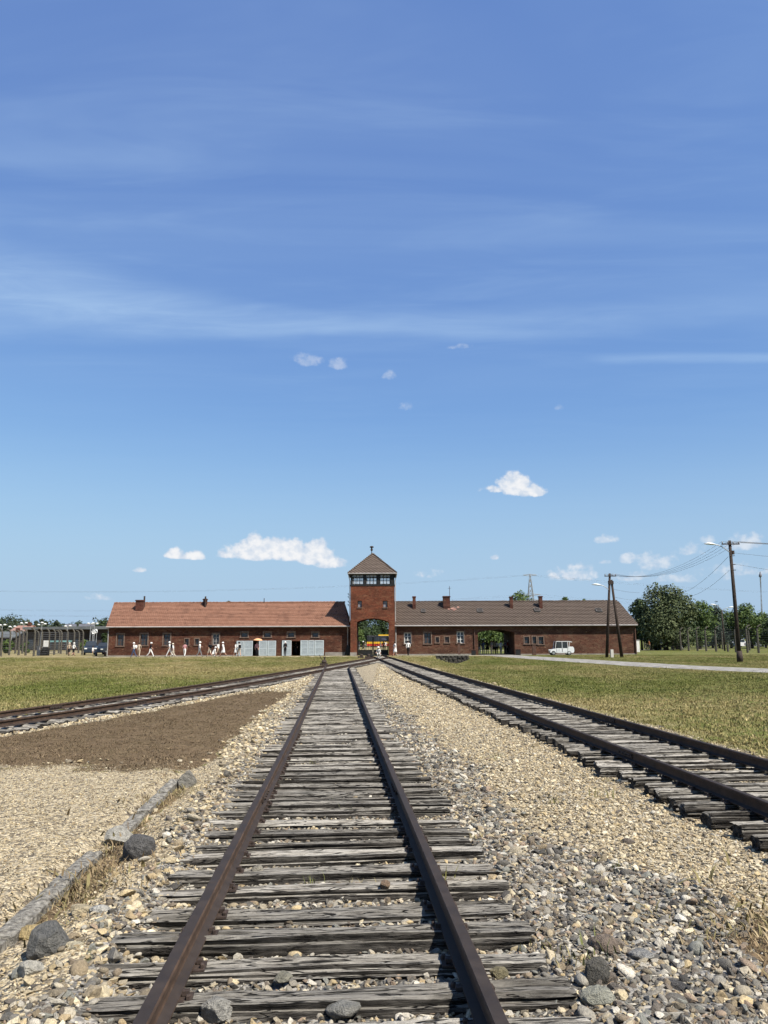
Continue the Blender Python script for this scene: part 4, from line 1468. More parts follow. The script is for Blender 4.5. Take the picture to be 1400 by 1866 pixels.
def wall_with_holes(mb, x0, x1, z0, z1, holes, yf, th, back=True):
    """a wall in the x-z plane with rectangular openings cut through, reveals included"""
    xs = sorted({x0, x1, *[h[0] for h in holes], *[h[1] for h in holes]})
    zs = sorted({z0, z1, *[h[2] for h in holes], *[h[3] for h in holes]})

    def hole(x, z):
        return any(h[0] < x < h[1] and h[2] < z < h[3] for h in holes)
    for i in range(len(xs) - 1):
        for k in range(len(zs) - 1):
            if hole((xs[i] + xs[i + 1]) / 2, (zs[k] + zs[k + 1]) / 2):
                continue
            for yv in ((yf, yf + th) if back else (yf,)):
                mb.add([(xs[i], yv, zs[k]), (xs[i + 1], yv, zs[k]), (xs[i + 1], yv, zs[k + 1]), (xs[i], yv, zs[k + 1])], [(0, 1, 2, 3)])
    for a, b, c, d in list(holes) + [(x0, x1, z0, z1)]:
        for p, q in (((a, c), (b, c)), ((b, c), (b, d)), ((b, d), (a, d)), ((a, d), (a, c))):
            mb.add([(p[0], yf, p[1]), (q[0], yf, q[1]), (q[0], yf + th, q[1]), (p[0], yf + th, p[1])], [(0, 1, 2, 3)])


def arch_fill(mb, xa, xb, zs, zc, ztop, yf, th, n=14):
    """the spandrel above a segmental arch: from the arch curve (spring zs, crown zc) up to ztop"""
    c = (xb - xa) / 2
    h = zc - zs
    r = (c * c + h * h) / (2 * h)
    xm = (xa + xb) / 2
    pts = []
    for i in range(n + 1):
        x = xa + (xb - xa) * i / n
        pts.append((x, zc - r + math.sqrt(max(0, r * r - (x - xm) ** 2))))
    for yv in (yf, yf + th):
        for i in range(n):
            (x_a, z_a), (x_b, z_b) = pts[i], pts[i + 1]
            mb.add([(x_a, yv, z_a), (x_b, yv, z_b), (x_b, yv, ztop), (x_a, yv, ztop)], [(0, 1, 2, 3)])
    for i in range(n):
        (x_a, z_a), (x_b, z_b) = pts[i], pts[i + 1]
        mb.add([(x_a, yf, z_a), (x_b, yf, z_b), (x_b, yf + th, z_b), (x_a, yf + th, z_a)], [(0, 1, 2, 3)])


def window(parent, x0, x1, z0, z1, yf, mat_frame, cols=2, rows=3, glass='glass', sur=0.10, sill=True, depth=0.16, fw=0.07):
    w = MB()
    # frame set back in the opening
    yy = yf + depth
    for a, b in ((x0, x0 + fw), (x1 - fw, x1)):
        w.bb(a, b, yy, yy + 0.07, z0, z1)
    for a, b in ((z0, z0 + fw), (z1 - fw, z1)):
        w.bb(x0 + fw, x1 - fw, yy, yy + 0.07, a, b)
    o = w.build('window', M[mat_frame], parent)
    bars = MB()
    for i in range(1, cols):
        x = x0 + (x1 - x0) * i / cols
        bars.bb(x - 0.032, x + 0.032, yy + 0.005, yy + 0.055, z0 + fw, z1 - fw)
    for i in range(1, rows):
        z = z0 + (z1 - z0) * i / rows
        bars.bb(x0 + fw, x1 - fw, yy + 0.012, yy + 0.048, z - 0.022, z + 0.022)
    if cols > 1 or rows > 1:
        bars.build('glazing_bars', M[mat_frame], o)
    g = MB()
    g.bb(x0 + fw, x1 - fw, yy + 0.026, yy + 0.034, z0 + fw, z1 - fw)
    g.build('pane', M[glass], o)
    if sur:
        s = MB()
        for a, b in ((x0 - sur, x0), (x1, x1 + sur)):
            s.bb(a, b, yf - 0.035, yf + 0.09, z0, z1)
        s.bb(x0 - sur, x1 + sur, yf - 0.035, yf + 0.09, z1, z1 + sur)
        s.build('surround', M['frame_stone'], o)
    if sill:
        s = MB()
        s.bb(x0 - sur - 0.04, x1 + sur + 0.04, yf - 0.09, yf + 0.10, z0 - 0.10, z0 - 0.002)
        s.build('sill', M['frame_stone'], o)
    return o


SKEW = -0.85     # the end walls stand slightly askew, so the ridge ends lie further left than the eaves


def stepped_roof(x0, x1, y_e, z_e, y_r, z_r, rows, mat, parent, y_back, z_back):
    """two slopes built course by course, each course of tiles lapping the one below"""
    mb = MB()
    rr = random.Random(3)
    for side in (0, 1):
        ye, ze = (y_e, z_e) if side == 0 else (y_back, z_back)
        n = rows if side == 0 else 4
        dy, dz = (y_r - ye) / n, (z_r - ze) / n
        for i in range(n):
            lap = 0.055 if side == 0 else 0.0
            a = (ye + dy * i - (0.05 if side == 0 else 0) * (1 if dy > 0 else -1), ze + dz * i + lap)
            b = (ye + dy * (i + 1), ze + dz * (i + 1))
            segs = 24 if side == 0 else 1
            for k in range(segs):
                xa, xb = x0 + (x1 - x0) * k / segs, x0 + (x1 - x0) * (k + 1) / segs
                sk0, sk1 = SKEW * i / n, SKEW * (i + 1) / n
                w = (0.012 * rr.uniform(-1, 1)) if side == 0 else 0
                mb.add([(xa + sk0, a[0], a[1] + w), (xb + sk0, a[0], a[1] + w), (xb + sk1, b[0], b[1]), (xa + sk1, b[0], b[1])], [(0, 1, 2, 3)])
                mb.add([(xa + sk0, a[0], a[1] + w), (xb + sk0, a[0], a[1] + w), (xb + sk0, a[0] + 0.02, a[1] - 0.07), (xa + sk0, a[0] + 0.02, a[1] - 0.07)], [(0, 3, 2, 1)])
    roof = mb.build('roof', M[mat], parent)
    return roof


def sag(x, x0, x1):
    return 0


def wing(name, label, X0, X1, brick, tiles, holes, group=None):
    root = empty(name, ((X0 + X1) / 2, YF, 0))
    tag(root, label, 'building', 'gatehouse buildings')
    root.location = (0, 0, 0)
    D = 8.6
    z_e, z_r = 3.52, 6.58
    y_e, y_r = YF - 0.42, YF + D / 2
    w = MB()
    wall_with_holes(w, X0, X1, -0.15, 3.75, [h[:4] for h in holes], YF, 0.42)
    w.build('wall', M[brick], root)
    return root, D, z_e, z_r, y_e, y_r


def chimney(roof, x0, x1, ztop, y0, dep, pot=None):
    c = MB()
    zb = 3.52 + (y0 - (YF - 0.42)) * (6.58 - 3.52) / (4.3 + 0.42) - 0.25
    c.bb(x0, x1, y0, y0 + dep, zb, ztop - 0.14)
    c.bb(x0 - 0.06, x1 + 0.06, y0 - 0.06, y0 + dep + 0.06, ztop - 0.14, ztop - 0.04)
    c.bb(x0 - 0.02, x1 + 0.02, y0 - 0.02, y0 + dep + 0.02, ztop - 0.04, ztop)
    o = c.build('chimney', M['brick_plain'], roof)
    return o


# ---- left wing
XL0, XL1 = wx(197), wx(637) - 0.1
lw_win = []
for a, b, c, d in ((212.5, 224.5, 1156, 1177), (255, 268, 1155, 1176), (297, 309, 1155, 1176), (386.5, 398, 1155, 1175)):
    lw_win.append((wx(a), wx(b), wz(a, d), wz(a, c)))
lw_small = [(wx(336), wx(343), wz(340, 1176), wz(340, 1164)), (wx(354.5), wx(361.5), wz(358, 1175), wz(358, 1164))]
lw_vent = [(wx(a), wx(b), wz(a, 1161), wz(a, 1152.5)) for a, b in ((438, 450), (479.5, 492), (523, 535), (567.5, 578.5))]
zdoor = wz(500, 1167.5)
lw_door = [(wx(444), wx(502), 0.02, zdoor), (wx(530), wx(546), 0.02, zdoor - 0.05)]
left_wing, D, z_e, z_r, y_e, y_r = wing('gatehouse_wing', 'long left brick wing with bright red tiled roof and grey-blue doors', XL0, XL1, 'brick_wing', 'tiles_red',
                                        lw_win + lw_small + lw_vent + lw_door)


def close_wing(root, X0, X1, brick, tiles, z_e, z_r, y_e, y_r, D, gable_left, gable_right, hips=(0, 0), passage=None):
    # gable ends, back wall, ceiling
    for gx, on in ((X0, gable_left), (X1 - 0.42, gable_right)):
        if on:
            g = MB()
            g.prism([(YF + 0.003, -0.15), (YF + D - 0.003, -0.15), (YF + D - 0.003, 3.75), (y_r, z_r - 0.22), (YF + 0.003, 3.75)], gx + 0.003, gx + 0.42 - 0.003, 'x')
            g.v = [(x_ + SKEW * max(0.0, (z_ - 3.75) / (z_r - 3.97)), y_, z_) for x_, y_, z_ in g.v]
            g.build('gable_wall', M[brick], root)
    b = MB()
    if passage:
        b.bb(X0, passage[0], YF + D - 0.4, YF + D, -0.15, 3.75)
        b.bb(passage[1], X1, YF + D - 0.4, YF + D, -0.15, 3.75)
        b.bb(passage[0], passage[1], YF + D - 0.4, YF + D, passage[2], 3.75)
    else:
        b.bb(X0, X1, YF + D - 0.4, YF + D, -0.15, 3.75)
    b.build('back_wall', M[brick], root)
    c = MB()
    c.bb(X0 + 0.45, X1 - 0.45, YF + 0.45, YF + D - 0.45, 3.45, 3.52)
    c.build('ceiling', M['inside'], root)
    f = MB()
    if passage:
        f.bb(X0 + 0.45, passage[0] - 0.4, YF + 0.9, YF + D - 0.45, 0.0, 0.03)
    roof = stepped_roof(X0 - 0.22, X1 + (0.22 if gable_right else 0), y_e, z_e, y_r, z_r, 17, tiles, root, YF + D + 0.5, z_e)
    # ridge tiles, verge boards
    rd = MB()
    n = int((X1 - X0) / 0.42)
    rr = random.Random(8)
    for i in range(n):
        xa = X0 - 0.2 + SKEW + (X1 - X0 + 0.3) * i / n
        rd.tube([(xa, y_r, z_r + 0.03 + rr.uniform(-.015, .02)), (xa + 0.40, y_r, z_r + 0.05 + rr.uniform(-.015, .02))], [0.10, 0.125], 6)
    rd.build('ridge_tiles', M[tiles], roof)
    gt = MB()
    gt.tube([(X0 - 0.22, y_e - 0.07, z_e - 0.02), (X1 + 0.1, y_e - 0.07, z_e - 0.05)], 0.075, 8)
    gt.build('gutter', M['zinc'], root)
    sf = MB()
    sf.bb(X0 - 0.15, X1, y_e + 0.02, YF, z_e - 0.16, z_e - 0.09)
    sf.build('eaves_board', M['brown_paint'], root)
    return roof


roofL = close_wing(left_wing, XL0, XL1, 'brick_wing', 'tiles_red', z_e, z_r, y_e, y_r, D, True, False)
for h in lw_win[:3]:
    window(left_wing, *h, YF, 'brown_paint', 2, 3, sur=0.13)
window(left_wing, *lw_win[3], YF, 'zinc', 2, 3, sur=0.13)
for h in lw_small:
    window(left_wing, *h, YF, 'brown_paint', 1, 2, sur=0.10)
for h in lw_vent:
    window(left_wing, *h, YF, 'frame_stone', 1, 1, sur=0.14, depth=0.2)
dx0, dx1 = wx(205), wx(430)
pmb = MB()
pmb.bb(XL0, wx(430), YF - 0.05, YF + 0.002, -0.12, 0.14)
pmb.bb(wx(591), wx(633), YF - 0.05, YF + 0.002, -0.12, 0.42)
pmb.build('plinth', M['plinth'], left_wing)
dp = MB()
xd = wx(632)
dp.tube([(xd, y_e - 0.05, z_e - 0.08), (xd, YF - 0.12, z_e - 0.5), (xd, YF - 0.12, 1.2)], 0.06, 8)
dp.build('downpipe', M['zinc'], left_wing)
dp = MB()
xd = wx(196.5)
dp.tube([(xd, y_e - 0.05, z_e - 0.08), (xd, YF - 0.10, z_e - 0.5), (xd, YF - 0.10, 0.05)], 0.06, 8)
dp.build('downpipe', M['zinc'], left_wing)
pb = MB()   # dark boxed pipe between wing and tower
pb.prism([(wx(626), -0.1), (wx(636), -0.1), (wx(636), 1.15), (wx(631), 1.25)], YF - 0.35, YF - 0.02, 'y')
pb.build('pipe_casing', M['black_wood'], left_wing)
# chimneys of the left wing
kk = YF + 2.6
chimney(roofL, wx(243, kk), wx(256, kk), wz(250, 1093, kk), kk, 0.75)
chimney(roofL, wx(366.5, YF + 3.6), wx(373, YF + 3.6), wz(370, 1091, YF + 3.6), YF + 3.6, 0.45)
fl = MB()
for px, py in ((257, 1086), (369.5, 1086.5)):
    yq = YF + 3.0
    fl.tube([(wx(px, yq), yq + 0.4, 5.8), (wx(px, yq), yq + 0.4, wz(px, py, yq))], 0.11, 8)
fl.build('flue_pipe', M['iron'], roofL)
ms = MB()
ms.tube([(wx(478, YF + 4), YF + 4.2, 6.3), (wx(478, YF + 4), YF + 4.2, wz(478, 1090, YF + 4))], 0.05, 6)
ms.build('vent_pipe', M['iron'], roofL)


# wooden doors of the left wing
def door_leaf(x0, x1, z1, yf, rz=0.0, hinge=None, label=None):
    w, h = x1 - x0, z1 - 0.04
    p = MB()
    nb = 11
    for i in range(nb):
        a, b = h * i / nb, h * (i + 1) / nb
        p.bb(0.02, w - 0.02, 0.012 + 0.006 * (i % 2), 0.05, a + 0.008, b - 0.008)
    root = p.build('door', M['door_grey'], left_wing)
    f = MB()
    for a, b in ((0, 0.10), (w - 0.10, w)):
        f.bb(a, b, -0.012, 0.062, 0, h)
    for a, b in ((0, 0.10), (h * 0.46, h * 0.46 + 0.09), (h - 0.10, h)):
        f.bb(0.10, w - 0.10, -0.010, 0.060, a, b)
    f.build('door_frame', M['door_frame'], root)
    root.location = (x0, yf, 0.04)
    root.rotation_euler = (0, 0, rz)
    if label:
        root['label'] = label
    return root


yd = YF - 0.10
for a, b in ((430.5, 443.5), (444.3, 459.7), (471, 486), (486.8, 502)):
    door_leaf(wx(a), wx(b), zdoor, yd)
door_leaf(wx(513), wx(530), zdoor + 0.02, yd - 0.02, 0.0, None, 'pale door leaf standing open beside the dark doorway')
for a, b in ((546.5, 560), (560.7, 571.5), (572.2, 588.7)):
    door_leaf(wx(a), wx(b), zdoor + 0.03, yd)
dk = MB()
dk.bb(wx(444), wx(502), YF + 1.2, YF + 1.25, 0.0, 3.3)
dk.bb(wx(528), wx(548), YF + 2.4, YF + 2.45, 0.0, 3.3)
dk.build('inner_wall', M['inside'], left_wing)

# ---- right wing
XR0, XR1 = wx(718) + 0.1, wx(1157)
ax0, ax1 = wx(869), wx(935.5)
zsp, zcr = wz(870, 1153), wz(900, 1147.5)
rw_win = [(wx(a), wx(b), wz(a, d), wz(a, c)) for a, b, c, d in ((735, 747.5, 1153, 1173), (771, 783.5, 1153, 1173), (831, 843.5, 1151, 1172))]
rw_small = [(wx(a), wx(b), wz(a, d), wz(a, c)) for a, b, c, d in ((792, 798, 1161, 1171), (809, 816.5, 1160.5, 1171), (953.5, 962, 1160.5, 1173), (968, 975, 1160, 1173), (979, 988, 1160.5, 1174))]
right_wing, D, z_e, z_r, y_e, y_r = wing('gatehouse_wing', 'right brick wing with brown-grey tiled roof and an arched passage', XR0, XR1, 'brick_right', 'tiles_grey',
                                         rw_win + rw_small + [(ax0, ax1, -0.1, zcr)])
roofR = close_wing(right_wing, XR0, XR1, 'brick_right', 'tiles_grey', z_e, z_r, y_e, y_r, D, False, True, passage=(ax0, ax1, zcr))
af = MB()
arch_fill(af, ax0, ax1, zsp, zcr, zcr + 0.003, YF, 0.42)
arch_fill(af, ax0, ax1, zsp, zcr, zcr + 0.003, YF + D - 0.42, 0.42)
af.build('arch', M['brick_right'], right_wing)
pw = MB()
pw.bb(ax0 - 0.42, ax0 - 0.003, YF + 0.43, YF + D - 0.42, 0, 3.4)
pw.bb(ax1 + 0.003, ax1 + 0.42, YF + 0.43, YF + D - 0.42, 0, 3.4)
pw.build('passage_wall', M['brick_right'], right_wing)
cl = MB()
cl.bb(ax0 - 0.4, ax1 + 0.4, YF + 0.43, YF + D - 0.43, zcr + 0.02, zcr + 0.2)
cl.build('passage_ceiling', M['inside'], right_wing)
for h, fm in zip(rw_win, ('white_paint', 'brown_paint', 'white_paint')):
    window(right_wing, *h, YF, fm, 2, 3, sur=0.12 if fm != 'white_paint' else 0.10)
for i, h in enumerate(rw_small):
    window(right_wing, *h, YF, 'brown_paint', 2 if i < 2 else 1, 2, sur=0.11)
pmb = MB()
pmb.bb(XR0, ax0 - 0.3, YF - 0.05, YF + 0.002, -0.12, 0.16)
pmb.bb(ax1 + 0.3, XR1, YF - 0.05, YF + 0.002, -0.12, 0.12)
pmb.build('plinth', M['plinth'], right_wing)
for px, m_ in ((719.5, 'zinc'), (862.5, 'brown_paint'), (1155, 'brown_paint')):
    dp = MB()
    xd = wx(px)
    dp.tube([(xd, y_e - 0.05, z_e - 0.08), (xd, YF - 0.10, z_e - 0.5), (xd, YF - 0.10, 0.05)], 0.07, 8)
    dp.build('downpipe', M[m_], right_wing)
for a, b, t, Yc, dep in ((751, 756.5, 1086.5, YF + 2.8, 0.5), (807, 819.5, 1086, YF + 2.8, 0.9), (929.3, 934.8, 1087, YF + 2.8, 0.5), (983, 989, 1086, YF + 2.8, 0.55)):
    chimney(roofR, wx(a, Yc), wx(b, Yc), wz(a, t, Yc), Yc, dep)
am = MB()
am.tube([(wx(819, YF + 3.2), YF + 3.3, 6.6), (wx(819, YF + 3.2), YF + 3.3, wz(819, 1068, YF + 3.2))], 0.03, 6)
am.tube([(wx(816.5, YF + 3.2), YF + 3.3, wz(819, 1072, YF + 3.2)), (wx(821.5, YF + 3.2), YF + 3.3, wz(819, 1072, YF + 3.2))], 0.02, 5)
am.build('aerial', M['iron'], roofR)
slope = (z_r - z_e) / (y_r - y_e)


def skylight(px0, px1, py0, py1):
    pyc = (py0 + py1) / 2
    Yg = YF + 2
    for _ in range(6):
        Yg = y_e + (wz(px0, pyc, Yg) - z_e) / slope
    x0, x1 = wx(px0, Yg), wx(px1, Yg)
    L = 0.75
    a = math.atan(slope)
    Mx = Matrix.Rotation(a, 3, 'X')
    zc = z_e + (Yg - y_e) * slope
    s = MB()
    for u, v, su, sv in ((0, -L / 2, x1 - x0, 0.07), (0, L / 2, x1 - x0, 0.07), (-(x1 - x0) / 2, 0, 0.07, L), ((x1 - x0) / 2, 0, 0.07, L)):
        s.box(Vector(((x0 + x1) / 2, Yg, zc)) + Mx @ Vector((u, v, 0.12)), (su, sv, 0.16), 0, 0, Mx)
    o = s.build('skylight', M['skylight_frame'], roofR)
    g = MB()
    g.box(Vector(((x0 + x1) / 2, Yg, zc)) + Mx @ Vector((0, 0, 0.15)), (x1 - x0 - 0.06, L - 0.06, 0.02), 0, 0, Mx)
    g.build('pane', M['clad_dark'], o)


for q in ((767, 773.5, 1110, 1119), (869, 878.5, 1109, 1119), (973.5, 983, 1108, 1118), (1086, 1096, 1109, 1118)):
    skylight(*q)

# a few newer, paler tiles let into the right roof beside the wide chimney
for px, py in ((822, 1110), (825.5, 1109), (829, 1111), (826, 1112.5), (834, 1107.5), (817, 1111)):
    Yg = YF + 2
    for _ in range(6):
        Yg = y_e + (wz(px, py, Yg) - z_e) / slope
    tl = MB()
    Mx = Matrix.Rotation(math.atan(slope), 3, 'X')
    tl.box(Vector((wx(px, Yg), Yg, z_e + (Yg - y_e) * slope)) + Mx @ Vector((0, 0, 0.07)), (0.24, 0.34, 0.03), 0, 0, Mx)
    tl.build('tile', M['tiles_far'], roofR)

# ---- gate tower
tower = empty('gate_tower', (0, 0, 0))
tag(tower, 'square brick gate tower with glazed lookout and pyramid roof above the tracks', 'tower', 'gatehouse buildings')
TX0, TX1 = at(637, 1150, YT).x, at(717.7, 1150, YT).x
TD = 5.4
zl0, zl1 = at(676, 1067.5, YT).z, at(676, 1046, YT).z     # lookout storey
ga0, ga1 = at(648.5, 1150, YT).x, at(706.8, 1150, YT).x
gs, gc = at(648, 1133.5, YT).z, at(676, 1127, YT).z
tw = [(at(a, 1100, YT).x, at(b, 1100, YT).x, at(a, 1107, YT).z, at(a, 1094.6, YT).z) for a, b in ((650.3, 658.3), (696.5, 705))]
t = MB()
wall_with_holes(t, TX0, TX1, -0.15, zl0, tw + [(ga0, ga1, -0.1, gc)], YT, 0.55)
wall_with_holes(t, TX0, TX1, -0.15, zl0, tw + [(ga0, ga1, -0.1, gc)], YT + TD - 0.55, 0.55)
for a in (TX0, TX1 - 0.5):
    t.bb(a + 0.003, a + 0.497, YT + 0.553, YT + TD - 0.553, -0.15, zl0 - 0.003)
t.build('wall', M['brick_tower'], tower)
af = MB()
arch_fill(af, ga0, ga1, gs, gc, gc + 0.003, YT, 0.55)
arch_fill(af, ga0, ga1, gs, gc, gc + 0.003, YT + TD - 0.55, 0.55)
af.build('arch', M['brick_tower'], tower)
pw = MB()
pw.bb(TX0 + 0.5, ga0 - 0.01, YT + 0.56, YT + TD - 0.56, 0, gc + 0.3)
pw.bb(ga1 + 0.01, TX1 - 0.5, YT + 0.56, YT + TD - 0.56, 0, gc + 0.3)
pw.build('passage_wall', M['brick_tower'], tower)
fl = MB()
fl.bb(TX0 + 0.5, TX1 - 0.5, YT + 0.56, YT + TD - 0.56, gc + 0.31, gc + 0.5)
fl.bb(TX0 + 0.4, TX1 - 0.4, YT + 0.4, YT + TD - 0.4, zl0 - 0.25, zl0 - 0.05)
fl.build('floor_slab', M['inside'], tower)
pl_ = MB()
pl_.bb(TX0 - 0.03, ga0 - 0.003, YT - 0.05, YT + 0.002, -0.12, 0.40)
pl_.build('plinth', M['plinth'], tower)
for h in tw:
    window(tower, *h, YT, 'brown_paint', 1, 2, 'bus_grey', 0.0, True, 0.2, 0.07)
# glazed lookout: posts, rails, and three windows of casements on each side
lk = MB()
pz0, pz1 = zl0, zl1 + 0.02
for xx in (TX0 + 0.12, TX1 - 0.12):
    for yy_ in (YT + 0.12, YT + TD - 0.12):
        lk.box((xx, yy_, (pz0 + pz1) / 2), (0.24, 0.24, pz1 - pz0))
for (a, b, c, d) in ((TX0, TX1, YT - 0.04, YT + 0.16), (TX0, TX1, YT + TD - 0.16, YT + TD + 0.04), (TX0 - 0.04, TX0 + 0.16, YT + 0.17, YT + TD - 0.17), (TX1 - 0.16, TX1 + 0.04, YT + 0.17, YT + TD - 0.17)):
    lk.bb(a, b, c, d, zl0 - 0.02, zl0 + 0.15)
    lk.bb(a, b, c, d, zl1 - 0.10, zl1 + 0.06)
lk.build('lookout_frame', M['black_wood'], tower)


def lookout_window(u0, u1, fixed, along):
    """one wide window: upper lights and lower casements with glazing bars"""
    f = MB()
    g = MB()
    zt = zl0 + (zl1 - zl0) * 0.70

    def bx(mb, a, b, z0, z1, t=0.06):
        if along == 'x':
            mb.bb(a, b, fixed - t / 2, fixed + t / 2, z0, z1)
        else:
            mb.bb(fixed - t / 2, fixed + t / 2, a, b, z0, z1)
    w = u1 - u0
    for a, b in ((u0, u0 + 0.09), (u1 - 0.09, u1), (u0 + w * .36 - 0.03, u0 + w * .36 + 0.03), (u0 + w * .66 - 0.03, u0 + w * .66 + 0.03)):
        bx(f, a, b, zl0 + 0.15, zl1 - 0.10)
    bx(f, u0 + 0.09, u1 - 0.09, zt - 0.04, zt + 0.04, 0.055)
    bx(f, u0 + 0.09, u1 - 0.09, zl0 + 0.15, zl0 + 0.22, 0.055)
    zm = (zl0 + 0.2 + zt) / 2
    bx(f, u0 + 0.09, u1 - 0.09, zm - 0.02, zm + 0.02, 0.04)
    o = f.build('window', M['black_wood'], tower)
    bx(g, u0 + 0.06, u1 - 0.06, zl0 + 0.18, zl1 - 0.12, 0.01)
    g.build('pane', M['glass_clear'], o)


gaps = [(640.2, 662), (665.6, 686.2), (690.6, 710.8)]
for a, b in gaps:
    lookout_window(at(a, 1060, YT).x, at(b, 1060, YT).x, YT + 0.07, 'x')
    lookout_window(at(a, 1060, YT).x, at(b, 1060, YT).x, YT + TD - 0.07, 'x')
for k in range(3):
    lookout_window(YT + 0.25 + k * 1.65, YT + 1.80 + k * 1.65, TX0 + 0.07, 'y')
    lookout_window(YT + 0.25 + k * 1.65, YT + 1.80 + k * 1.65, TX1 - 0.07, 'y')
mu = MB()
for px in (663.8, 688.4, 712.8):
    xx = at(px, 1060, YT).x
    for yy_ in (YT + 0.07, YT + TD - 0.07):
        mu.box((xx, yy_, (zl0 + zl1) / 2), (0.24, 0.16, zl1 - zl0 - 0.2))
mu.build('mullion', M['black_wood'], tower)
cl = MB()
cl.bb(TX0 + 0.1, TX1 - 0.1, YT + 0.1, YT + TD - 0.1, zl1 + 0.07, zl1 + 0.14)
cl.build('lookout_ceiling', M['black_wood'], tower)
# pyramid roof in courses
ex0, ex1 = TX0 - 0.30, TX1 + 0.27
ey0, ey1 = YT - 0.32, YT + TD + 0.32
ap = Vector(((ex0 + ex1) / 2, (ey0 + ey1) / 2, at(675, 1009, YT + TD / 2).z))
ez = zl1 + 0.10
rf = MB()
NC = 14
cor = [Vector((ex0, ey0, ez)), Vector((ex1, ey0, ez)), Vector((ex1, ey1, ez)), Vector((ex0, ey1, ez))]
for i in range(NC):
    f0, f1 = i / NC, (i + 1) / NC
    lo = [c.lerp(ap, f0) + Vector((0, 0, 0.05)) + (c - ap).normalized() * 0.04 for c in cor]
    hi = [c.lerp(ap, f1) for c in cor]
    lo2 = [c.lerp(ap, f0) + Vector((0, 0, -0.03)) for c in cor]
    for k in range(4):
        k2 = (k + 1) % 4
        rf.add([lo[k], lo[k2], hi[k2], hi[k]], [(0, 1, 2, 3)])
        rf.add([lo2[k], lo2[k2], lo[k2], lo[k]], [(0, 1, 2, 3)])
troof = rf.build('roof', M['tiles_grey'], tower)
hp = MB()
for c in cor:
    n = 16
    for i in range(n):
        a, b = c.lerp(ap, i / n), c.lerp(ap, (i + 0.95) / n)
        hp.tube([a + Vector((0, 0, .06)), b + Vector((0, 0, .04))], [0.10, 0.075], 6)
hp.build('hip_tiles', M['tiles_grey'], troof)
gt = MB()
for a, b in ((0, 1), (1, 2), (2, 3), (3, 0)):
    gt.tube([cor[a] + Vector((0, 0, -.06)), cor[b] + Vector((0, 0, -.06))], 0.075, 8)
gt.build('gutter', M['zinc'], tower)
for s_, xx in ((1, TX0 - 0.06), (-1, TX1 + 0.06)):
    dp = MB()
    dp.tube([(xx - s_ * 0.2, YT - 0.28, ez - 0.1), (xx - s_ * 0.12, YT + 0.0, ez - 0.55), (xx - s_ * 0.03, YT + 0.15, ez - 0.9), (xx - s_ * 0.03, YT + 0.15, z_e + 0.5)], 0.055, 8)
    dp.build('downpipe', M['zinc'], tower)
ib = MB()      # insulator bracket on the left side
for k, zq in enumerate((7.2, 6.85, 6.3, 5.9)):
    ib.tube([(TX0, YT + 0.4, zq), (TX0 - 0.22, YT + 0.4, zq), (TX0 - 0.30, YT + 0.4, zq + 0.12)], 0.03, 6)
    ib.lathe([(0.03, 0), (0.06, 0.03), (0.05, 0.1), (0.02, 0.14)], (TX0 - 0.30, YT + 0.4, zq + 0.10), 8)
ib.build('wire_bracket', M['iron'], tower)
# siren on the top
sr = empty('siren', (ap.x - 0.12, ap.y, ap.z - 0.05))
tag(sr, 'dark mushroom-shaped siren on the peak of the tower roof', 'siren')
s1 = MB()
s1.tube([(0, 0, -0.1), (0, 0, 0.55)], 0.05, 8)
s1.build('mast', M['iron'], sr)
s1 = MB()
s1.lathe([(0.05, 0.40), (0.14, 0.46), (0.14, 0.62), (0.09, 0.70), (0.10, 0.78), (0.25, 0.84), (0.27, 0.90), (0.20, 0.97), (0.06, 1.02)], (0, 0, 0), 14)
s1.build('horn', M['iron'], sr)

# ---- iron gate in the tower passage
gate = empty('iron_gate', ((ga0 + ga1) / 2, YT + 1.6, 0))
tag(gate, 'black two-leaf iron gate closed across the rails under the tower', 'gate')
gw = (ga1 - ga0) / 2
gh = at(660, 1159, YT + 1.6).z
for s_ in (-1, 1):
    f = MB()
    xa, xb = (0.03, gw - 0.05) if s_ > 0 else (-gw + 0.05, -0.03)
    for a in (xa, xb - 0.11):
        f.bb(a, a + 0.11, -0.03, 0.03, 0.05, gh)
    for zq in (0.09, 0.60, 1.0, gh - 0.08):
        f.bb(xa + 0.11, xb - 0.11, -0.028, 0.028, zq, zq + 0.07)
    o = f.build('gate_leaf', M['black_wood'], gate)
    b = MB()
    n = 7
    for i in range(1, n):
        x = xa + (xb - xa) * i / n
        b.tube([(x, 0, 0.1), (x, 0, gh - 0.05)], 0.014, 5)
    b.build('bars', M['black_wood'], o)
    p = MB()
    p.bb(xa + 0.11, xb - 0.11, -0.012, 0.012, 0.17, 0.60)
    p.build('panel', M['black_wood'], o)


def rebase(root, loc):
    loc = Vector(loc)
    root.location = loc
    for ch in root.children:
        ch.location = ch.location - loc


rebase(left_wing, ((XL0 + XL1) / 2, YF, 0))
rebase(right_wing, ((XR0 + XR1) / 2, YF, 0))
rebase(tower, ((TX0 + TX1) / 2, YT, 0))


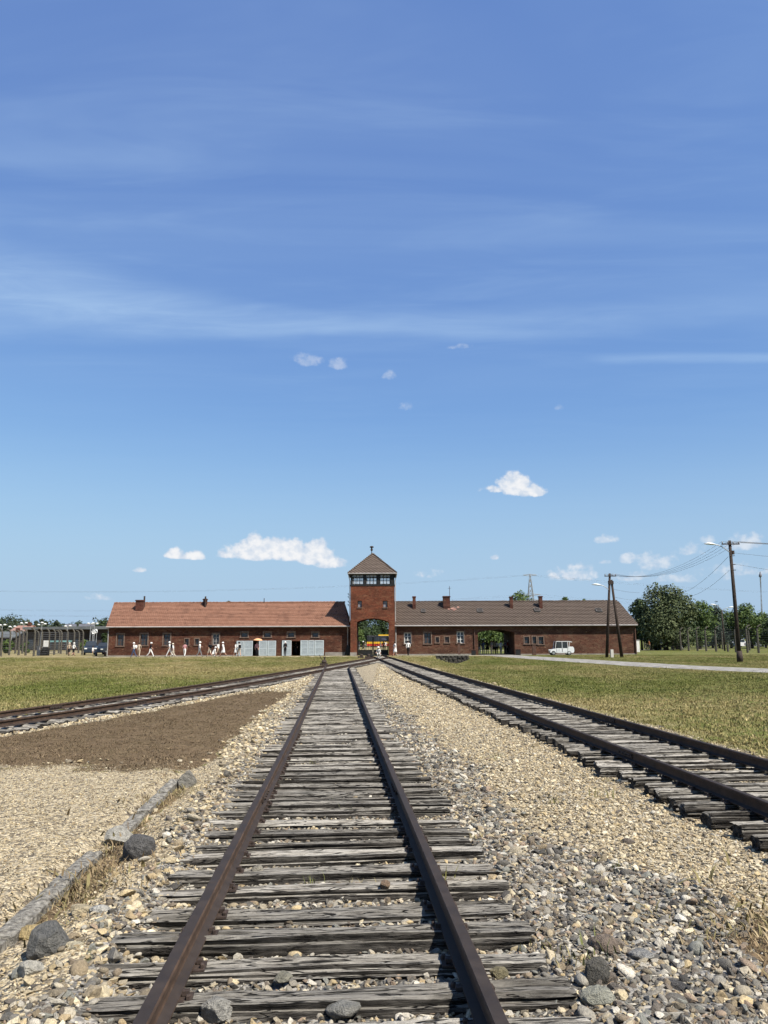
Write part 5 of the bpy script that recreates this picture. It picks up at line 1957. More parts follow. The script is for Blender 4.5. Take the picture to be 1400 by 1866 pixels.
# ------------------------------------------------------------------ trees
def crown_mesh(seed, lobes, n, leaf, mat, droop=0.0, shell=0.45):
    """leaf-sized faces spread through overlapping lobes; gaps between twigs stay open"""
    r = np.random.default_rng(seed)
    lob = np.array([(l[0], l[1], l[2], l[3], l[4], l[5]) for l in lobes])
    vol = lob[:, 3] * lob[:, 4] * lob[:, 5]
    pick = r.choice(len(lob), n, p=vol ** 0.75 / (vol ** 0.75).sum())
    d = r.normal(size=(n, 3))
    d /= np.linalg.norm(d, axis=1)[:, None]
    rad = shell + (1 - shell) * r.random(n) ** 0.6
    # twigs: push leaves along clumped radii so the outline is uneven
    key = np.floor(d * 3.2 + pick[:, None] * 7).astype(int)
    hsh = (np.abs(key[:, 0] * 73856093 ^ key[:, 1] * 19349663 ^ key[:, 2] * 83492791) % 1000) / 1000.0
    rad = rad * (0.74 + 0.42 * hsh)
    keep = hsh > 0.10
    p = lob[pick, :3] + d * rad[:, None] * lob[pick, 3:]
    p[:, 2] -= droop * (rad ** 2) * np.hypot(d[:, 0], d[:, 1]) * lob[pick, 5]
    p, d = p[keep], d[keep]
    n = len(p)
    up = np.array([0, 0, 1.0])
    nrm = d * 0.6 + r.normal(size=(n, 3)) * 0.55 + up * 0.35
    nrm /= np.linalg.norm(nrm, axis=1)[:, None]
    a = np.cross(nrm, r.normal(size=(n, 3)))
    a /= np.linalg.norm(a, axis=1)[:, None]
    b = np.cross(nrm, a)
    s = leaf * np.exp(r.normal(0, 0.3, n))[:, None]
    v = np.stack([p - a * s, p + b * s * 0.55, p + a * s, p - b * s * 0.55], 1).reshape(-1, 3)
    me = bpy.data.meshes.new('crown')
    f = np.arange(n * 4).reshape(n, 4)
    me.from_pydata(v.tolist(), [], f.tolist())
    me.materials.append(mat)
    return me


def trunk_mesh(seed, h, r0, lobes):
    rr = random.Random(seed)
    mb = MB()
    pts = [Vector((rr.uniform(-.06, .06) * h * 0.3 * (i / 5), rr.uniform(-.06, .06) * h * 0.3 * (i / 5), h * i / 5 - 0.1)) for i in range(6)]
    mb.tube(pts, [r0 * (1.25 if i == 0 else 1 - 0.15 * i) for i in range(6)], 8)
    for l in lobes:
        s = pts[rr.randint(2, 5)]
        e = Vector(l[:3])
        m_ = s.lerp(e, 0.5) + Vector((rr.uniform(-.3, .3), rr.uniform(-.3, .3), rr.uniform(0, .4)))
        mb.tube([s, m_, e], [r0 * 0.38, r0 * 0.24, r0 * 0.08], 6)
    return mb.mesh('trunk', M['bark'], True)


def lobes_for(seed, w, h, base, n=9, conical=False):
    rr = random.Random(seed)
    out = []
    for i in range(n):
        f = (i + 0.5) / n
        z = base + (h - base) * (0.12 + 0.80 * f)
        env = (1 - f * 0.95) if conical else math.sin(math.pi * (0.16 + 0.74 * f)) ** 0.7
        rad = w / 2 * env
        a = rr.uniform(0, 6.28)
        k = 0.0 if conical else rr.uniform(0.25, 0.6)
        s = max(0.35, rad * (1.0 if conical else rr.uniform(0.55, 0.75)))
        out.append((math.cos(a) * rad * k, math.sin(a) * rad * k, z, s, s, s * (0.55 if conical else 0.75)))
    return out


def tree(name, label, px, py_top, Y, w_px, leaf='leaf_mid', base=0.22, seed=1, n=5000, leaf_s=0.16, conical=False, droop=0.0, lob=12, group='trees round the gatehouse'):
    top = at(px, py_top, Y)
    h = top.z
    w = w_px / 1421 * Y * 1.22
    L = lobes_for(seed, w, h * 0.97, h * base, lob, conical)
    root = empty(name, (top.x, Y, 0))
    root.rotation_euler = (0, 0, seed * 1.3)
    tag(root, label, 'tree', group)
    link('trunk', trunk_mesh(seed, h * 0.72, max(0.10, w * 0.035), L), root)
    link('crown', crown_mesh(seed, L, n, leaf_s, M[leaf], droop), root)
    return root


# right of the gatehouse
tree('birch_tree', 'broad drooping birch just right of the gatehouse end', 1205, 1058, 128, 96, 'leaf_birch', 0.10, 5, 20000, 0.17, False, 0.35, 18)
tree('leafy_tree', 'dark tree between the right wing end and the birch', 1163, 1082, 134, 46, 'leaf_dark', 0.05, 8, 7000, 0.17)
tree('leafy_tree', 'rounded green tree right of the birch', 1268, 1090, 142, 60, 'leaf_mid', 0.05, 11, 8000, 0.17)
tree('spruce_tree', 'pale spiky conifer rising behind the far lamp post', 1303, 1083, 150, 44, 'leaf_blue', 0.05, 14, 5000, 0.15, True, 0.15, 11)
tree('leafy_tree', 'bushy tree behind the single utility pole', 1363, 1096, 150, 64, 'leaf_mid', 0.05, 17, 8000, 0.17)
tree('leafy_tree', 'low dark tree at the right edge below the masts', 1402, 1128, 140, 36, 'leaf_dark', 0.05, 20, 5000, 0.17)
tree('leafy_tree', 'low tree filling the gap left of the single utility pole', 1326, 1108, 155, 50, 'leaf_mid', 0.05, 23, 5000, 0.17)
tree('leafy_tree', 'low bush-like tree in front of the birch foot', 1228, 1118, 136, 60, 'leaf_dark', 0.02, 26, 6000, 0.17)
tree('leafy_tree', 'small dark tree half hidden by the birch foot', 1190, 1120, 132, 60, 'leaf_dark', 0.02, 27, 6000, 0.17)
tree('leafy_tree', 'fuller green tree between the birch and the far lamp post', 1292, 1098, 158, 46, 'leaf_mid', 0.03, 61, 6000, 0.17)
tree('leafy_tree', 'green tree under the slim masts', 1389, 1112, 156, 44, 'leaf_mid', 0.03, 64, 6000, 0.17)
# tops above the right roof
tree('leafy_tree', 'tree top above the right roof in front of the pylon', 952, 1069, 210, 48, 'leaf_mid', 0.1, 29, 6000, 0.24)
tree('leafy_tree', 'low tree top between the pylon and the fourth chimney', 996, 1090, 215, 28, 'leaf_mid', 0.1, 32, 3500, 0.24)
tree('leafy_tree', 'tree top above the right roof beyond the fourth chimney', 1026, 1079, 210, 22, 'leaf_mid', 0.1, 35, 3500, 0.22)
tree('leafy_tree', 'thin tree top above the roof left of the double pole', 1062, 1082, 212, 18, 'leaf_mid', 0.1, 38, 3000, 0.22)
tree('leafy_tree', 'dark small tree top above the left roof', 417, 1087, 230, 24, 'leaf_dark', 0.1, 41, 3500, 0.24)
tree('leafy_tree', 'grey-green low tree top right of the small left chimney', 381, 1091, 240, 16, 'leaf_blue', 0.1, 44, 2500, 0.24)
# seen through the gate and the passage
tree('leafy_tree', 'dark tree in the left half of the gate opening', 657, 1112, 232, 40, 'leaf_dark', 0.02, 47, 5000, 0.22)
tree('leafy_tree', 'dark tree in the right half of the gate opening', 694, 1110, 228, 40, 'leaf_dark', 0.02, 50, 5000, 0.22)
tree('leafy_tree', 'bright bush at the left of the gate opening', 650, 1140, 170, 24, 'leaf_mid', 0.0, 53, 4000, 0.17)
tree('leafy_tree', 'low dark bush behind the bus', 676, 1136, 222, 40, 'leaf_dark', 0.0, 54, 4000, 0.2)
tree('leafy_tree', 'green tree seen through the right passage', 886, 1122, 150, 58, 'leaf_mid', 0.0, 56, 6000, 0.17)
tree('leafy_tree', 'second green tree seen deeper in the right passage', 918, 1126, 165, 46, 'leaf_mid', 0.0, 59, 5000, 0.17)
# left, behind the fence
for px, pt, Y, w, lf, lab in ((14, 1120, 330, 62, 'leaf_far', 'large rounded tree at the far left edge'), (46, 1128, 340, 34, 'leaf_far', 'rounded tree right of the far left edge tree'), (64, 1126, 350, 18, 'leaf_far', 'narrow dark tree over the flat-roofed building'),
                              (78, 1123, 350, 24, 'leaf_far', 'tallest tree over the middle of the flat-roofed building'), (102, 1127, 350, 24, 'leaf_far', 'tree right of the tallest one over the flat-roofed building'), (140, 1131, 340, 24, 'leaf_far', 'low tree over the right part of the flat-roofed building'), (183, 1127, 300, 26, 'leaf_dark', 'tree beside the left end of the red roof'),
                              (120, 1134, 360, 30, 'leaf_far', 'lowest tree in the row behind the flat-roofed building'), (160, 1134, 350, 26, 'leaf_far', 'round tree between lamp posts left of the red roof')):
    tree('distant_tree', lab, px, pt, Y, w, lf, 0.02, int(px) + 100, 3000, 0.36, False, 0, 8, 'trees behind the flat-roofed building')
for px, pt, Y, w, lab in ((15, 1164, 125, 22, 'bush behind the second fence post on the left'), (46, 1168, 130, 14, 'small bush in the middle of the left fence'), (155, 1164, 128, 18, 'bush behind the end of the left fence'), (190, 1150, 112, 14, 'dark shrub against the left end of the brick wing')):
    tree('bush', lab, px, pt, Y, w, 'leaf_mid' if px < 180 else 'leaf_dark', 0.0, int(px) + 300, 2200, 0.14, False, 0, 6, 'bushes by the left fence')


# far wood that reads as one mass
def wood(name, label, x0, x1, Y, h, n, seed):
    r = random.Random(seed)
    L = []
    k = int((x1 - x0) / 9)
    for i in range(k):
        x = x0 + (x1 - x0) * (i + r.random()) / k
        hh = h * r.uniform(0.65, 1.0)
        L.append((x, Y + r.uniform(-8, 8), hh * 0.5, r.uniform(6, 10), 7, hh * 0.52))
    me = crown_mesh(seed, L, n, 0.75, M['leaf_far'], 0.0, 0.5)
    me.name = name
    o = link(name, me)
    tag(o, label, 'wood', kind='stuff')


wood('wood', 'distant belt of wood along the horizon left of the gatehouse', -330, -120, 520, 18, 26000, 5)
wood('wood', 'distant belt of wood along the horizon right of the gatehouse', 30, 420, 470, 12, 22000, 6)
wood('wood', 'distant belt of wood behind the gatehouse', -120, 30, 420, 10, 12000, 7)


# ------------------------------------------------------------------ poles, lamps, wires
def lamp_arm(root, p0, dirx, length, rise):
    a = MB()
    pts = [p0]
    for i in range(1, 7):
        f = i / 6
        pts.append((p0[0] + dirx * length * f, p0[1], p0[2] + rise * math.sin(f * math.pi / 2)))
    a.tube(pts, [0.035] * 7, 6)
    a.build('lamp_arm', M['steel'], root)
    e = Vector(pts[-1])
    h = MB()
    h.tube([e + Vector((-dirx * 0.1, 0, 0.0)), e + Vector((dirx * 0.18, 0, 0.05)), e + Vector((dirx * 0.55, 0, 0.09)), e + Vector((dirx * 0.85, 0, 0.07))], [0.07, 0.15, 0.16, 0.05], 10, True, 0, 0.6)
    h.build('lamp_head', M['lamp_white'], root, True)


def crossarm(root, c, half, insul=3):
    m_ = MB()
    m_.box(c, (2 * half, 0.09, 0.09))
    o = m_.build('crossarm', M['iron'], root)
    i_ = MB()
    for k in range(insul):
        x = c[0] - half + 0.06 + (2 * half - 0.12) * k / (insul - 1)
        i_.lathe([(0.02, 0), (0.05, 0.05), (0.055, 0.12), (0.03, 0.17)], (x, c[1], c[2] + 0.04), 8)
    i_.build('insulators', M['steel'], o)


# single pole
g = on_ground(1346, 1206, 0.0)
Yp = g.y
topz = at(1337, 985, Yp).z
upole = empty('utility_pole', (g.x, Yp, 0))
tag(upole, 'single dark utility pole with lamp standing nearest on the right', 'utility pole', 'utility poles')
m_ = MB()
m_.tube([(0.0, 0, -0.1), (-0.02, 0, topz * 0.5), (-0.06, 0, topz)], [0.17, 0.14, 0.11], 10)
m_.build('pole', M['pole'], upole, True)
m_ = MB()
m_.tube([(0.02, 0, -0.1), (0.02, 0, 0.85)], [0.24, 0.21], 10)
m_.build('footing', M['iron'], upole, True)
crossarm(upole, (-0.06, -0.14, topz - 0.30), 0.72, 4)
lamp_arm(upole, (-0.16, -0.05, topz - 0.95), -1, 1.15, 0.62)
m_ = MB()
m_.box((0.12, -0.05, topz - 0.98), (0.16, 0.2, 0.3))
for zq in (topz - 1.25, topz - 1.95, topz - 2.4):
    m_.tube([(-0.22, -0.1, zq), (0.22, -0.1, zq)], 0.03, 5)
m_.build('brackets', M['iron'], upole)
UP = Vector((g.x - 0.06, Yp, topz))

# double (A-frame) pole
gA, gB = on_ground(1104, 1198.5, 0.0), on_ground(1131, 1197, 0.0)
YA = (gA.y + gB.y) / 2
tA = at(1110.5, 1045, YA)
bxA, bxB = at(1103.5, 1198, YA).x, at(1131.5, 1197, YA).x
apole = empty('utility_pole', ((bxA + bxB) / 2, YA, 0))
tag(apole, 'double A-shaped utility pole with lamp in front of the right wing', 'utility pole', 'utility poles')
ox = (bxA + bxB) / 2
m_ = MB()
m_.tube([(bxA - ox, 0, -0.1), (tA.x - ox, 0, tA.z)], [0.16, 0.11], 10)
m_.build('leg', M['pole'], apole, True)
m_ = MB()
m_.tube([(bxB - ox, 0.05, -0.1), (tA.x - ox + 0.16, 0.12, tA.z - 0.65)], [0.17, 0.11], 10)
m_.build('leg', M['pole'], apole, True)
m_ = MB()
m_.box(((bxA + bxB) / 2 - ox + 0.12, 0.05, 3.15), (1.35, 0.07, 0.14))
m_.box((tA.x - ox + 0.05, 0.0, tA.z - 0.95), (0.5, 0.3, 0.35))
m_.build('brace', M['iron'], apole)
crossarm(apole, (tA.x - ox, -0.13, tA.z - 0.28), 0.6, 4)
lamp_arm(apole, (tA.x - ox - 0.12, -0.05, tA.z - 1.75), -1, 0.95, 0.55)
m_ = MB()
m_.bb(0.35 + bxA - ox, 0.62 + bxA - ox, -0.35, -0.1, 0, 0.78)
m_.build('meter_box', M['plaster'], apole)
AP = Vector((tA.x, YA, tA.z))

# far lamp post on the right
gl = at(1319, 1188, 118)
lp = empty('lamp_post', (gl.x, 118, 0))
tag(lp, 'thin double-armed lamp post among the fence posts on the right', 'street lamp')
zt = at(1319, 1112, 118).z
m_ = MB()
m_.tube([(0, 0, -0.1), (0, 0, zt)], [0.13, 0.08], 8)
m_.build('post', M['pole'], lp, True)
lamp_arm(lp, (0, 0, zt - 0.1), 1, 1.1, 0.5)
lamp_arm(lp, (0, 0, zt - 0.1), -1, 0.9, 0.9)


def wire(label, a, b, sag_, r=0.016, n=18):
    a, b = Vector(a), Vector(b)
    m_ = MB()
    pts = []
    for i in range(n + 1):
        f = i / n
        p = a.lerp(b, f)
        p.z -= sag_ * 4 * f * (1 - f)
        pts.append(p)
    m_.tube(pts, r, 4, False)
    o = m_.build('overhead_wire', M['wire'])
    tag(o, label, 'wire', 'overhead wires')


offs = (-0.70, -0.22, 0.22, 0.70)
for k, dx in enumerate(offs):
    wire(['first', 'second', 'third', 'fourth'][k] + ' of the four slack wires between the double and the single pole', AP + Vector((dx * 0.8, -0.13, -0.05)), UP + Vector((dx, -0.14, -0.1)), 1.25, 0.010)
    wire(['topmost', 'second', 'third', 'fourth'][k] + ' of the wires leaving the single pole to the right', UP + Vector((dx, -0.14, -0.1)), UP + Vector((26, 2 - k, -0.45 - 0.12 * k)), 0.3, 0.010)
wire('wire leaving the single pole to the right below its lamp bracket', UP + Vector((0.2, 0, -1.0)), UP + Vector((26, 3, -2.6)), 0.2, 0.010)
wire('lowest wire leaving the single pole to the right', UP + Vector((0.2, 0, -1.9)), UP + Vector((26, 3, -5.2)), 0.2, 0.010)
wire('steep wire from the single pole down behind the trees', UP + Vector((-0.2, 0, -1.3)), at(1225, 1085, 112), 0.7, 0.015)
wire('lower steep wire from the single pole down behind the trees', UP + Vector((-0.2, 0, -2.4)), at(1250, 1087, 112), 0.5, 0.015)
wire('thin wire from the double pole to the birch', AP + Vector((0.2, 0, -1.6)), at(1165, 1080, 120), 0.1, 0.013)
wire('second thin wire from the double pole to the birch', AP + Vector((0.3, 0, -2.4)), at(1180, 1090, 120), 0.3, 0.010)

# lattice pylon and the high-voltage lines
PY = 400.0
pb = at(968, 1160, PY)
ptop = at(968.5, 1046, PY).z
pyl = empty('pylon', (pb.x, PY, 0))
tag(pyl, 'grey lattice power pylon rising behind the right roof', 'pylon')
m_ = MB()
wd = [(0, 3.2), (0.45, 1.9), (0.75, 1.05), (1.0, 0.15)]


def half_w(f):
    return np.interp(f, [q[0] for q in wd], [q[1] for q in wd])


lev = [i / 14 for i in range(15)]
for i in range(14):
    a, b = float(half_w(lev[i])), float(half_w(lev[i + 1]))
    z0, z1 = ptop * lev[i], ptop * lev[i + 1]
    ca = [(-a, -a), (a, -a), (a, a), (-a, a)]
    cb = [(-b, -b), (b, -b), (b, b), (-b, b)]
    for k in range(4):
        k2 = (k + 1) % 4
        m_.tube([(*ca[k], z0), (*cb[k], z1)], 0.16, 4)
        m_.tube([(*ca[k], z0), (*cb[k2], z1)], 0.09, 4)
        m_.tube([(*ca[k2], z0), (*cb[k], z1)], 0.09, 4)
m_.build('tower_frame', M['steel'], pyl)
arms = []
for f, hw in ((0.985, 3.6), (0.70, 5.2), (0.62, 4.8)):
    c = MB()
    zq = ptop * f
    for s_ in (-1, 1):
        c.tube([(0, 0, zq + 0.5), (s_ * hw, 0, zq)], 0.14, 4)
        c.tube([(0, 0, zq - 0.5), (s_ * hw, 0, zq)], 0.14, 4)
        for q in (0.3, 0.6):
            c.tube([(s_ * hw * q, 0, zq + 0.5 * (1 - q)), (s_ * hw * q, 0, zq - 0.5 * (1 - q))], 0.09, 4)
        arms.append((pb.x + s_ * hw, zq))
    c.build('crossarm', M['steel'], pyl)
names = iter(['upper left', 'upper right', 'middle left', 'middle right', 'lower left', 'lower right'])
for ax_, az_ in arms:
    nm = next(names)
    wire(nm + ' high-voltage line running left from the pylon', (ax_, PY, az_), (ax_ - 420, PY + 30, az_ + 8 - 0.1 * ax_), 7, 0.018, 30)
    wire(nm + ' high-voltage line running right from the pylon', (ax_, PY, az_), (ax_ + 420, PY + 30, az_ - 4), 9, 0.018, 30)

# two slim masts
for k, (px, lab) in enumerate(((1385, 'left one of two slim antenna masts at the right edge'), (1389, 'right one of two slim antenna masts at the right edge'))):
    Ym = 420.0
    b = at(px + (0 if k == 0 else 3), 1135, Ym)
    z1 = at(px, 1046, Ym).z
    r_ = empty('antenna_mast', (b.x, Ym + k * 3, 0))
    tag(r_, lab, 'antenna mast', 'slim antenna masts')
    m_ = MB()
    dx = at(px, 1046, Ym).x - b.x
    for q in (-0.28, 0.28):
        m_.tube([(q, 0, 0), (q * 0.6 + dx, 0, z1)], 0.10, 5)
    for i in range(14):
        f0, f1 = i / 14, (i + 1) / 14
        m_.tube([(-0.28 + dx * f0, 0, z1 * f0), (0.28 + dx * f1, 0, z1 * f1)], 0.05, 4)
    m_.build('mast', M['steel'], r_)
    m_ = MB()
    m_.lathe([(0.2, -1.6), (0.75, -1.2), (0.7, -0.4), (0.25, 0.6), (0.1, 1.4)], (dx, 0, z1), 8)
    m_.build('antenna', M['bus_grey'], r_)


# ------------------------------------------------------------------ concrete post fences
def fence(name, label, posts, hook, post_h=3.55):
    """thing > post (each), wire strands"""
    root = empty(name, (0, 0, 0))
    tag(root, label, 'fence', 'wire fences with curved concrete posts')
    m_ = MB()
    pts = [(0, 0, -0.1), (0, 0, post_h * 0.55), (0, 0, post_h * 0.84), (hook * 0.10, 0, post_h * 0.92), (hook * 0.30, 0, post_h * 0.985), (hook * 0.55, 0, post_h)]
    m_.tube(pts, [0.15, 0.13, 0.115, 0.11, 0.10, 0.09], 6)
    me = m_.mesh('post', M['post_concrete'])
    for i, (x, y, s) in enumerate(posts):
        o = link('post', me, root)
        o.location = (x, y, 0)
        o.rotation_euler = (0, 0, 0.15 * math.sin(i * 2.1))
        o.scale = (1, 1, s)
    ps = sorted(posts, key=lambda q: q[0])
    for k in range(11):
        zq = 0.25 + k * (post_h * 0.86 - 0.25) / 10
        w = MB()
        w.tube([(x, y - 0.14, zq) for x, y, s in ps], 0.009, 3, False)
        w.build('wire', M['wire'], root)
    rebase(root, (ps[0][0], ps[0][1], 0))
    return root


def post_at(px, py_b, py_t, h=3.55):
    Y = 1421 * h / (py_b - py_t)
    p = at(px, (py_b + py_t) / 2, Y)
    return (p.x, Y, 1.0)


fr = []
for px, pb_, pt_ in ((1184, 1184, 1146), (1196, 1184, 1145.5), (1210, 1184.5, 1145.5), (1224, 1184.5, 1145), (1238, 1185, 1144.5), (1252, 1186, 1144.5), (1268, 1187, 1144), (1284, 1188, 1144), (1302, 1188.5, 1143.5), (1338, 1190, 1142.5), (1359, 1190.5, 1141.5), (1379, 1191.5, 1141), (1400, 1192, 1140)):
    fr.append(post_at(px, pb_, pt_))
fence('post_fence', 'fence of curved concrete posts along the grass right of the gatehouse', fr, 1)
fr2 = []
for px, pb_, pt_ in ((1172, 1183, 1151), (1176, 1183, 1151), (1221, 1181, 1147), (1314, 1183, 1146), (1363, 1184, 1143)):
    fr2.append(post_at(px, pb_, pt_))
fence('post_fence', 'farther sparse fence behind the right row of posts', fr2, 1)
fl_ = []
for px, pb_, pt_ in ((1, 1199, 1148), (16, 1198, 1151), (46, 1198, 1150), (61, 1198, 1147.5), (74, 1197, 1148.5), (87, 1197, 1149.5), (98, 1196, 1150), (121, 1196, 1150.5), (133, 1196, 1149), (149, 1195.5, 1150.5)):
    fl_.append(post_at(px, pb_, pt_))
fence('post_fence', 'near fence of curved concrete posts left of the brick wing', fl_, -1)
fl2 = []
for px, pb_, pt_ in ((27, 1194, 1153), (33, 1195, 1152), (40, 1194, 1152), (68, 1194, 1153), (106, 1193, 1152), (110, 1194, 1151), (142, 1193, 1152.5)):
    fl2.append(post_at(px, pb_, pt_))
fence('post_fence', 'farther fence of curved concrete posts behind the left row', fl2, -1)
for px, lab in ((32, 'short stub post in front of the left fence'), (1325, 'short stub post near the lamp post on the right')):
    Yq = 108.0 if px < 700 else 112.0
    p = at(px, 1190, Yq)
    m_ = MB()
    m_.tube([(0, 0, -0.1), (0, 0, 0.9), (0, 0, 1.05)], [0.16, 0.15, 0.10], 6)
    o = m_.build('stub_post', M['post_concrete'])
    o.location = (p.x, Yq, 0)
    tag(o, lab, 'post')


# ------------------------------------------------------------------ left background
YB = 165.0
bx0, bx1 = at(48, 1150, YB).x, at(197, 1150, YB).x
zt0, zt1 = at(52, 1142, YB).z, at(190, 1141, YB).z
vb = empty('flat_roofed_building', ((bx0 + bx1) / 2, YB, 0))
tag(vb, 'long dark flat-roofed building behind the left fence', 'building')
ox = (bx0 + bx1) / 2
m_ = MB()
m_.bb(bx0 - ox, bx1 - ox, 0, 14, -0.1, zt0 - 0.6)
m_.build('wall', M['clad_dark'], vb)
m_ = MB()
m_.prism([(bx0 - ox - 0.5, zt0 - 0.6), (bx1 - ox + 0.5, zt0 - 0.6), (bx1 - ox + 0.5, zt1), (bx0 - ox - 0.5, zt0 - 0.1)], -1.2, 15, 'y')
m_.build('roof', M['roof_flat'], vb)
for px0, px1 in ((100, 111), (125, 146)):
    m_ = MB()
    m_.bb(at(px0, 1138, YB).x - ox, at(px1, 1138, YB).x - ox, 5, 8, zt0 - 0.2, at(px0, 1137, YB + 5).z)
    m_.build('roof_unit', M['bus_grey'], vb)
m_ = MB()
m_.bb(at(90, 1160, YB).x - ox, at(130, 1160, YB).x - ox, -0.05, 0.05, at(90, 1170, YB).z, at(90, 1167, YB).z)
m_.build('window_band', M['teal'], vb)
for k in range(9):
    xx = bx0 - ox + (bx1 - bx0) * (k + 0.5) / 9
    m_ = MB()
    m_.bb(xx - 0.5, xx + 0.5, -0.04, 0.03, 0.3, 2.3)
    m_.build('window', M['glass'], vb)


def house(px, py_ridge, py_eave, Y, w_px, label, wallm='plaster', roofm='tiles_far'):
    c = at(px, py_eave, Y)
    w = w_px / 1421 * Y
    zr, ze = at(px, py_ridge, Y + 4).z, c.z
    r_ = empty('house', (c.x, Y, 0))
    tag(r_, label, 'house', 'houses behind the left fence')
    m_ = MB()
    m_.prism([(0, -0.1), (8, -0.1), (8, ze), (4, zr - 0.15), (0, ze)], -w / 2, w / 2, 'x')
    m_.build('wall', M[wallm], r_)
    m_ = MB()
    for s_ in (0, 1):
        a, b = ((-0.5, ze - 0.3), (4, zr)) if s_ == 0 else ((8.5, ze - 0.3), (4, zr))
        m_.add([(-w / 2 - 0.3, a[0], a[1]), (w / 2 + 0.3, a[0], a[1]), (w / 2 + 0.3, b[0], b[1]), (-w / 2 - 0.3, b[0], b[1]),
                (-w / 2 - 0.3, a[0], a[1] + 0.15), (w / 2 + 0.3, a[0], a[1] + 0.15), (w / 2 + 0.3, b[0], b[1] + 0.15), (-w / 2 - 0.3, b[0], b[1] + 0.15)],
               [(0, 1, 2, 3), (4, 5, 6, 7), (0, 1, 5, 4), (1, 2, 6, 5), (3, 0, 4, 7)])
    rf_ = m_.build('roof', M[roofm], r_)
    m_ = MB()
    m_.bb(w * 0.2, w * 0.2 + 0.7, 3.2, 3.9, zr - 0.8, zr + 0.9)
    m_.build('chimney', M['brick_plain'], rf_)
    for q in (-0.28, 0.0, 0.28):
        m_ = MB()
        m_.bb(w * q - 0.5, w * q + 0.5, -0.05, 0.02, 1.0, 2.3)
        m_.build('window', M['glass'], r_)


house(32, 1141, 1148, 190, 26, 'house with pale red roof left of the dark building')
house(5, 1152, 1160, 170, 40, 'low grey-roofed shed at the left edge', 'clad_dark', 'roof_flat')
# lamps of the car park
for px, py, lab in ((3, 1139, 'lamp post with white heads at the left edge'), (21, 1142, 'low lamp post over the pale red roof'), (42, 1135.5, 'lamp post above the pale red roof'), (75, 1136, 'lamp post with three white heads left of the fence middle'),
                    (122, 1141, 'lamp post over the middle of the dark building'), (164, 1136, 'lamp post left of the lacy sculpture'), (171, 1136.5, 'lamp post right above the lacy sculpture')):
    Yq = 150.0
    p = at(px, py, Yq)
    r_ = empty('lamp_post', (p.x, Yq, 0))
    tag(r_, lab, 'street lamp', 'car park lamps')
    m_ = MB()
    m_.tube([(0, 0, -0.1), (0, 0, p.z - 0.1)], [0.09, 0.06], 6)
    m_.build('post', M['steel'], r_)
    for q, dz in (((-0.45, 0.0), (0.45, 0.05)) if px not in (75,) else ((-0.6, -0.25), (0.0, 0.15), (0.6, -0.1))):
        m_ = MB()
        m_.lathe([(0.05, -0.14), (0.30, -0.06), (0.32, 0.04), (0.14, 0.14)], (q, 0, p.z + dz), 8)
        m_.tube([(0, 0, p.z - 0.25), (q * 0.9, 0, p.z + dz - 0.1)], 0.03, 4)
        m_.build('lamp_head', M['lamp_white'], r_)
# pale lacy ring sculpture on two poles
Yq = 120.0
p = at(171.5, 1152, Yq)
r_ = empty('ring_sculpture', (p.x, Yq, 0))
tag(r_, 'pale lacy cluster of rings on two thin poles by the dark cars', 'sculpture')
m_ = MB()
for dx, bot in ((-0.35, 0), (0.25, 0)):
    m_.tube([(dx, 0, -0.1), (dx, 0, p.z)], 0.05, 6)
m_.build('poles', M['steel'], r_)
rr = random.Random(7)
m_ = MB()
for k in range(9):
    a = rr.uniform(0, 6.28)
    q = rr.uniform(0.1, 0.38)
    c = Vector((math.cos(a) * q, rr.uniform(-.1, .1), p.z + math.sin(a) * q))
    rad = rr.uniform(0.16, 0.30)
    m_.tube([c + Vector((rad * math.cos(t_ * 0.5236), 0, rad * math.sin(t_ * 0.5236))) for t_ in range(13)], 0.045, 5, False)
m_.build('rings', M['lamp_white'], r_)
# waste bin with information board, grey box
Yq = 104.0
p = at(80, 1198, Yq)
r_ = empty('notice_stand', (p.x, Yq, 0))
tag(r_, 'dark notice stand with white top board in front of the left fence', 'notice stand')
m_ = MB()
m_.bb(-0.42, 0.42, -0.3, 0.3, -0.05, 0.95)
m_.build('bin', M['black_wood'], r_)
m_ = MB()
for s_ in (-0.32, 0.32):
    m_.tube([(s_, 0, 0.9), (s_, 0, 2.1)], 0.04, 6)
m_.build('posts', M['iron'], r_)
m_ = MB()
m_.bb(-0.30, 0.36, -0.09, -0.05, 1.15, 1.98)
m_.build('board', M['white_paint'], r_)
p = at(64, 1198, Yq)
r_ = empty('control_box', (p.x, Yq + 1, 0))
tag(r_, 'low grey metal box left of the notice stand', 'box')
m_ = MB()
m_.bb(-0.33, 0.33, -0.25, 0.25, -0.05, 1.15)
m_.bb(-0.37, 0.37, -0.29, 0.29, 1.15, 1.22)
m_.build('cabinet', M['steel'], r_)
m_ = MB()
m_.bb(-0.27, 0.27, -0.27, -0.252, 0.1, 1.05)
m_.build('door', M['zinc'], r_)
# low reddish bench
p = at(182, 1196, 100)
r_ = empty('bench', (p.x, 100, 0))
tag(r_, 'low reddish slatted bench beside the dark cars', 'bench')
for k in range(4):
    m_ = MB()
    m_.bb(-0.75, 0.75, -0.02 - 0.12 * k, 0.08 - 0.12 * k, 0.40, 0.46)
    m_.build('slat', M['red_wood'], r_)
for s_ in (-0.55, 0.55):
    m_ = MB()
    m_.bb(s_ - 0.05, s_ + 0.05, -0.36, 0.06, 0, 0.40)
    m_.build('leg', M['red_wood'], r_)

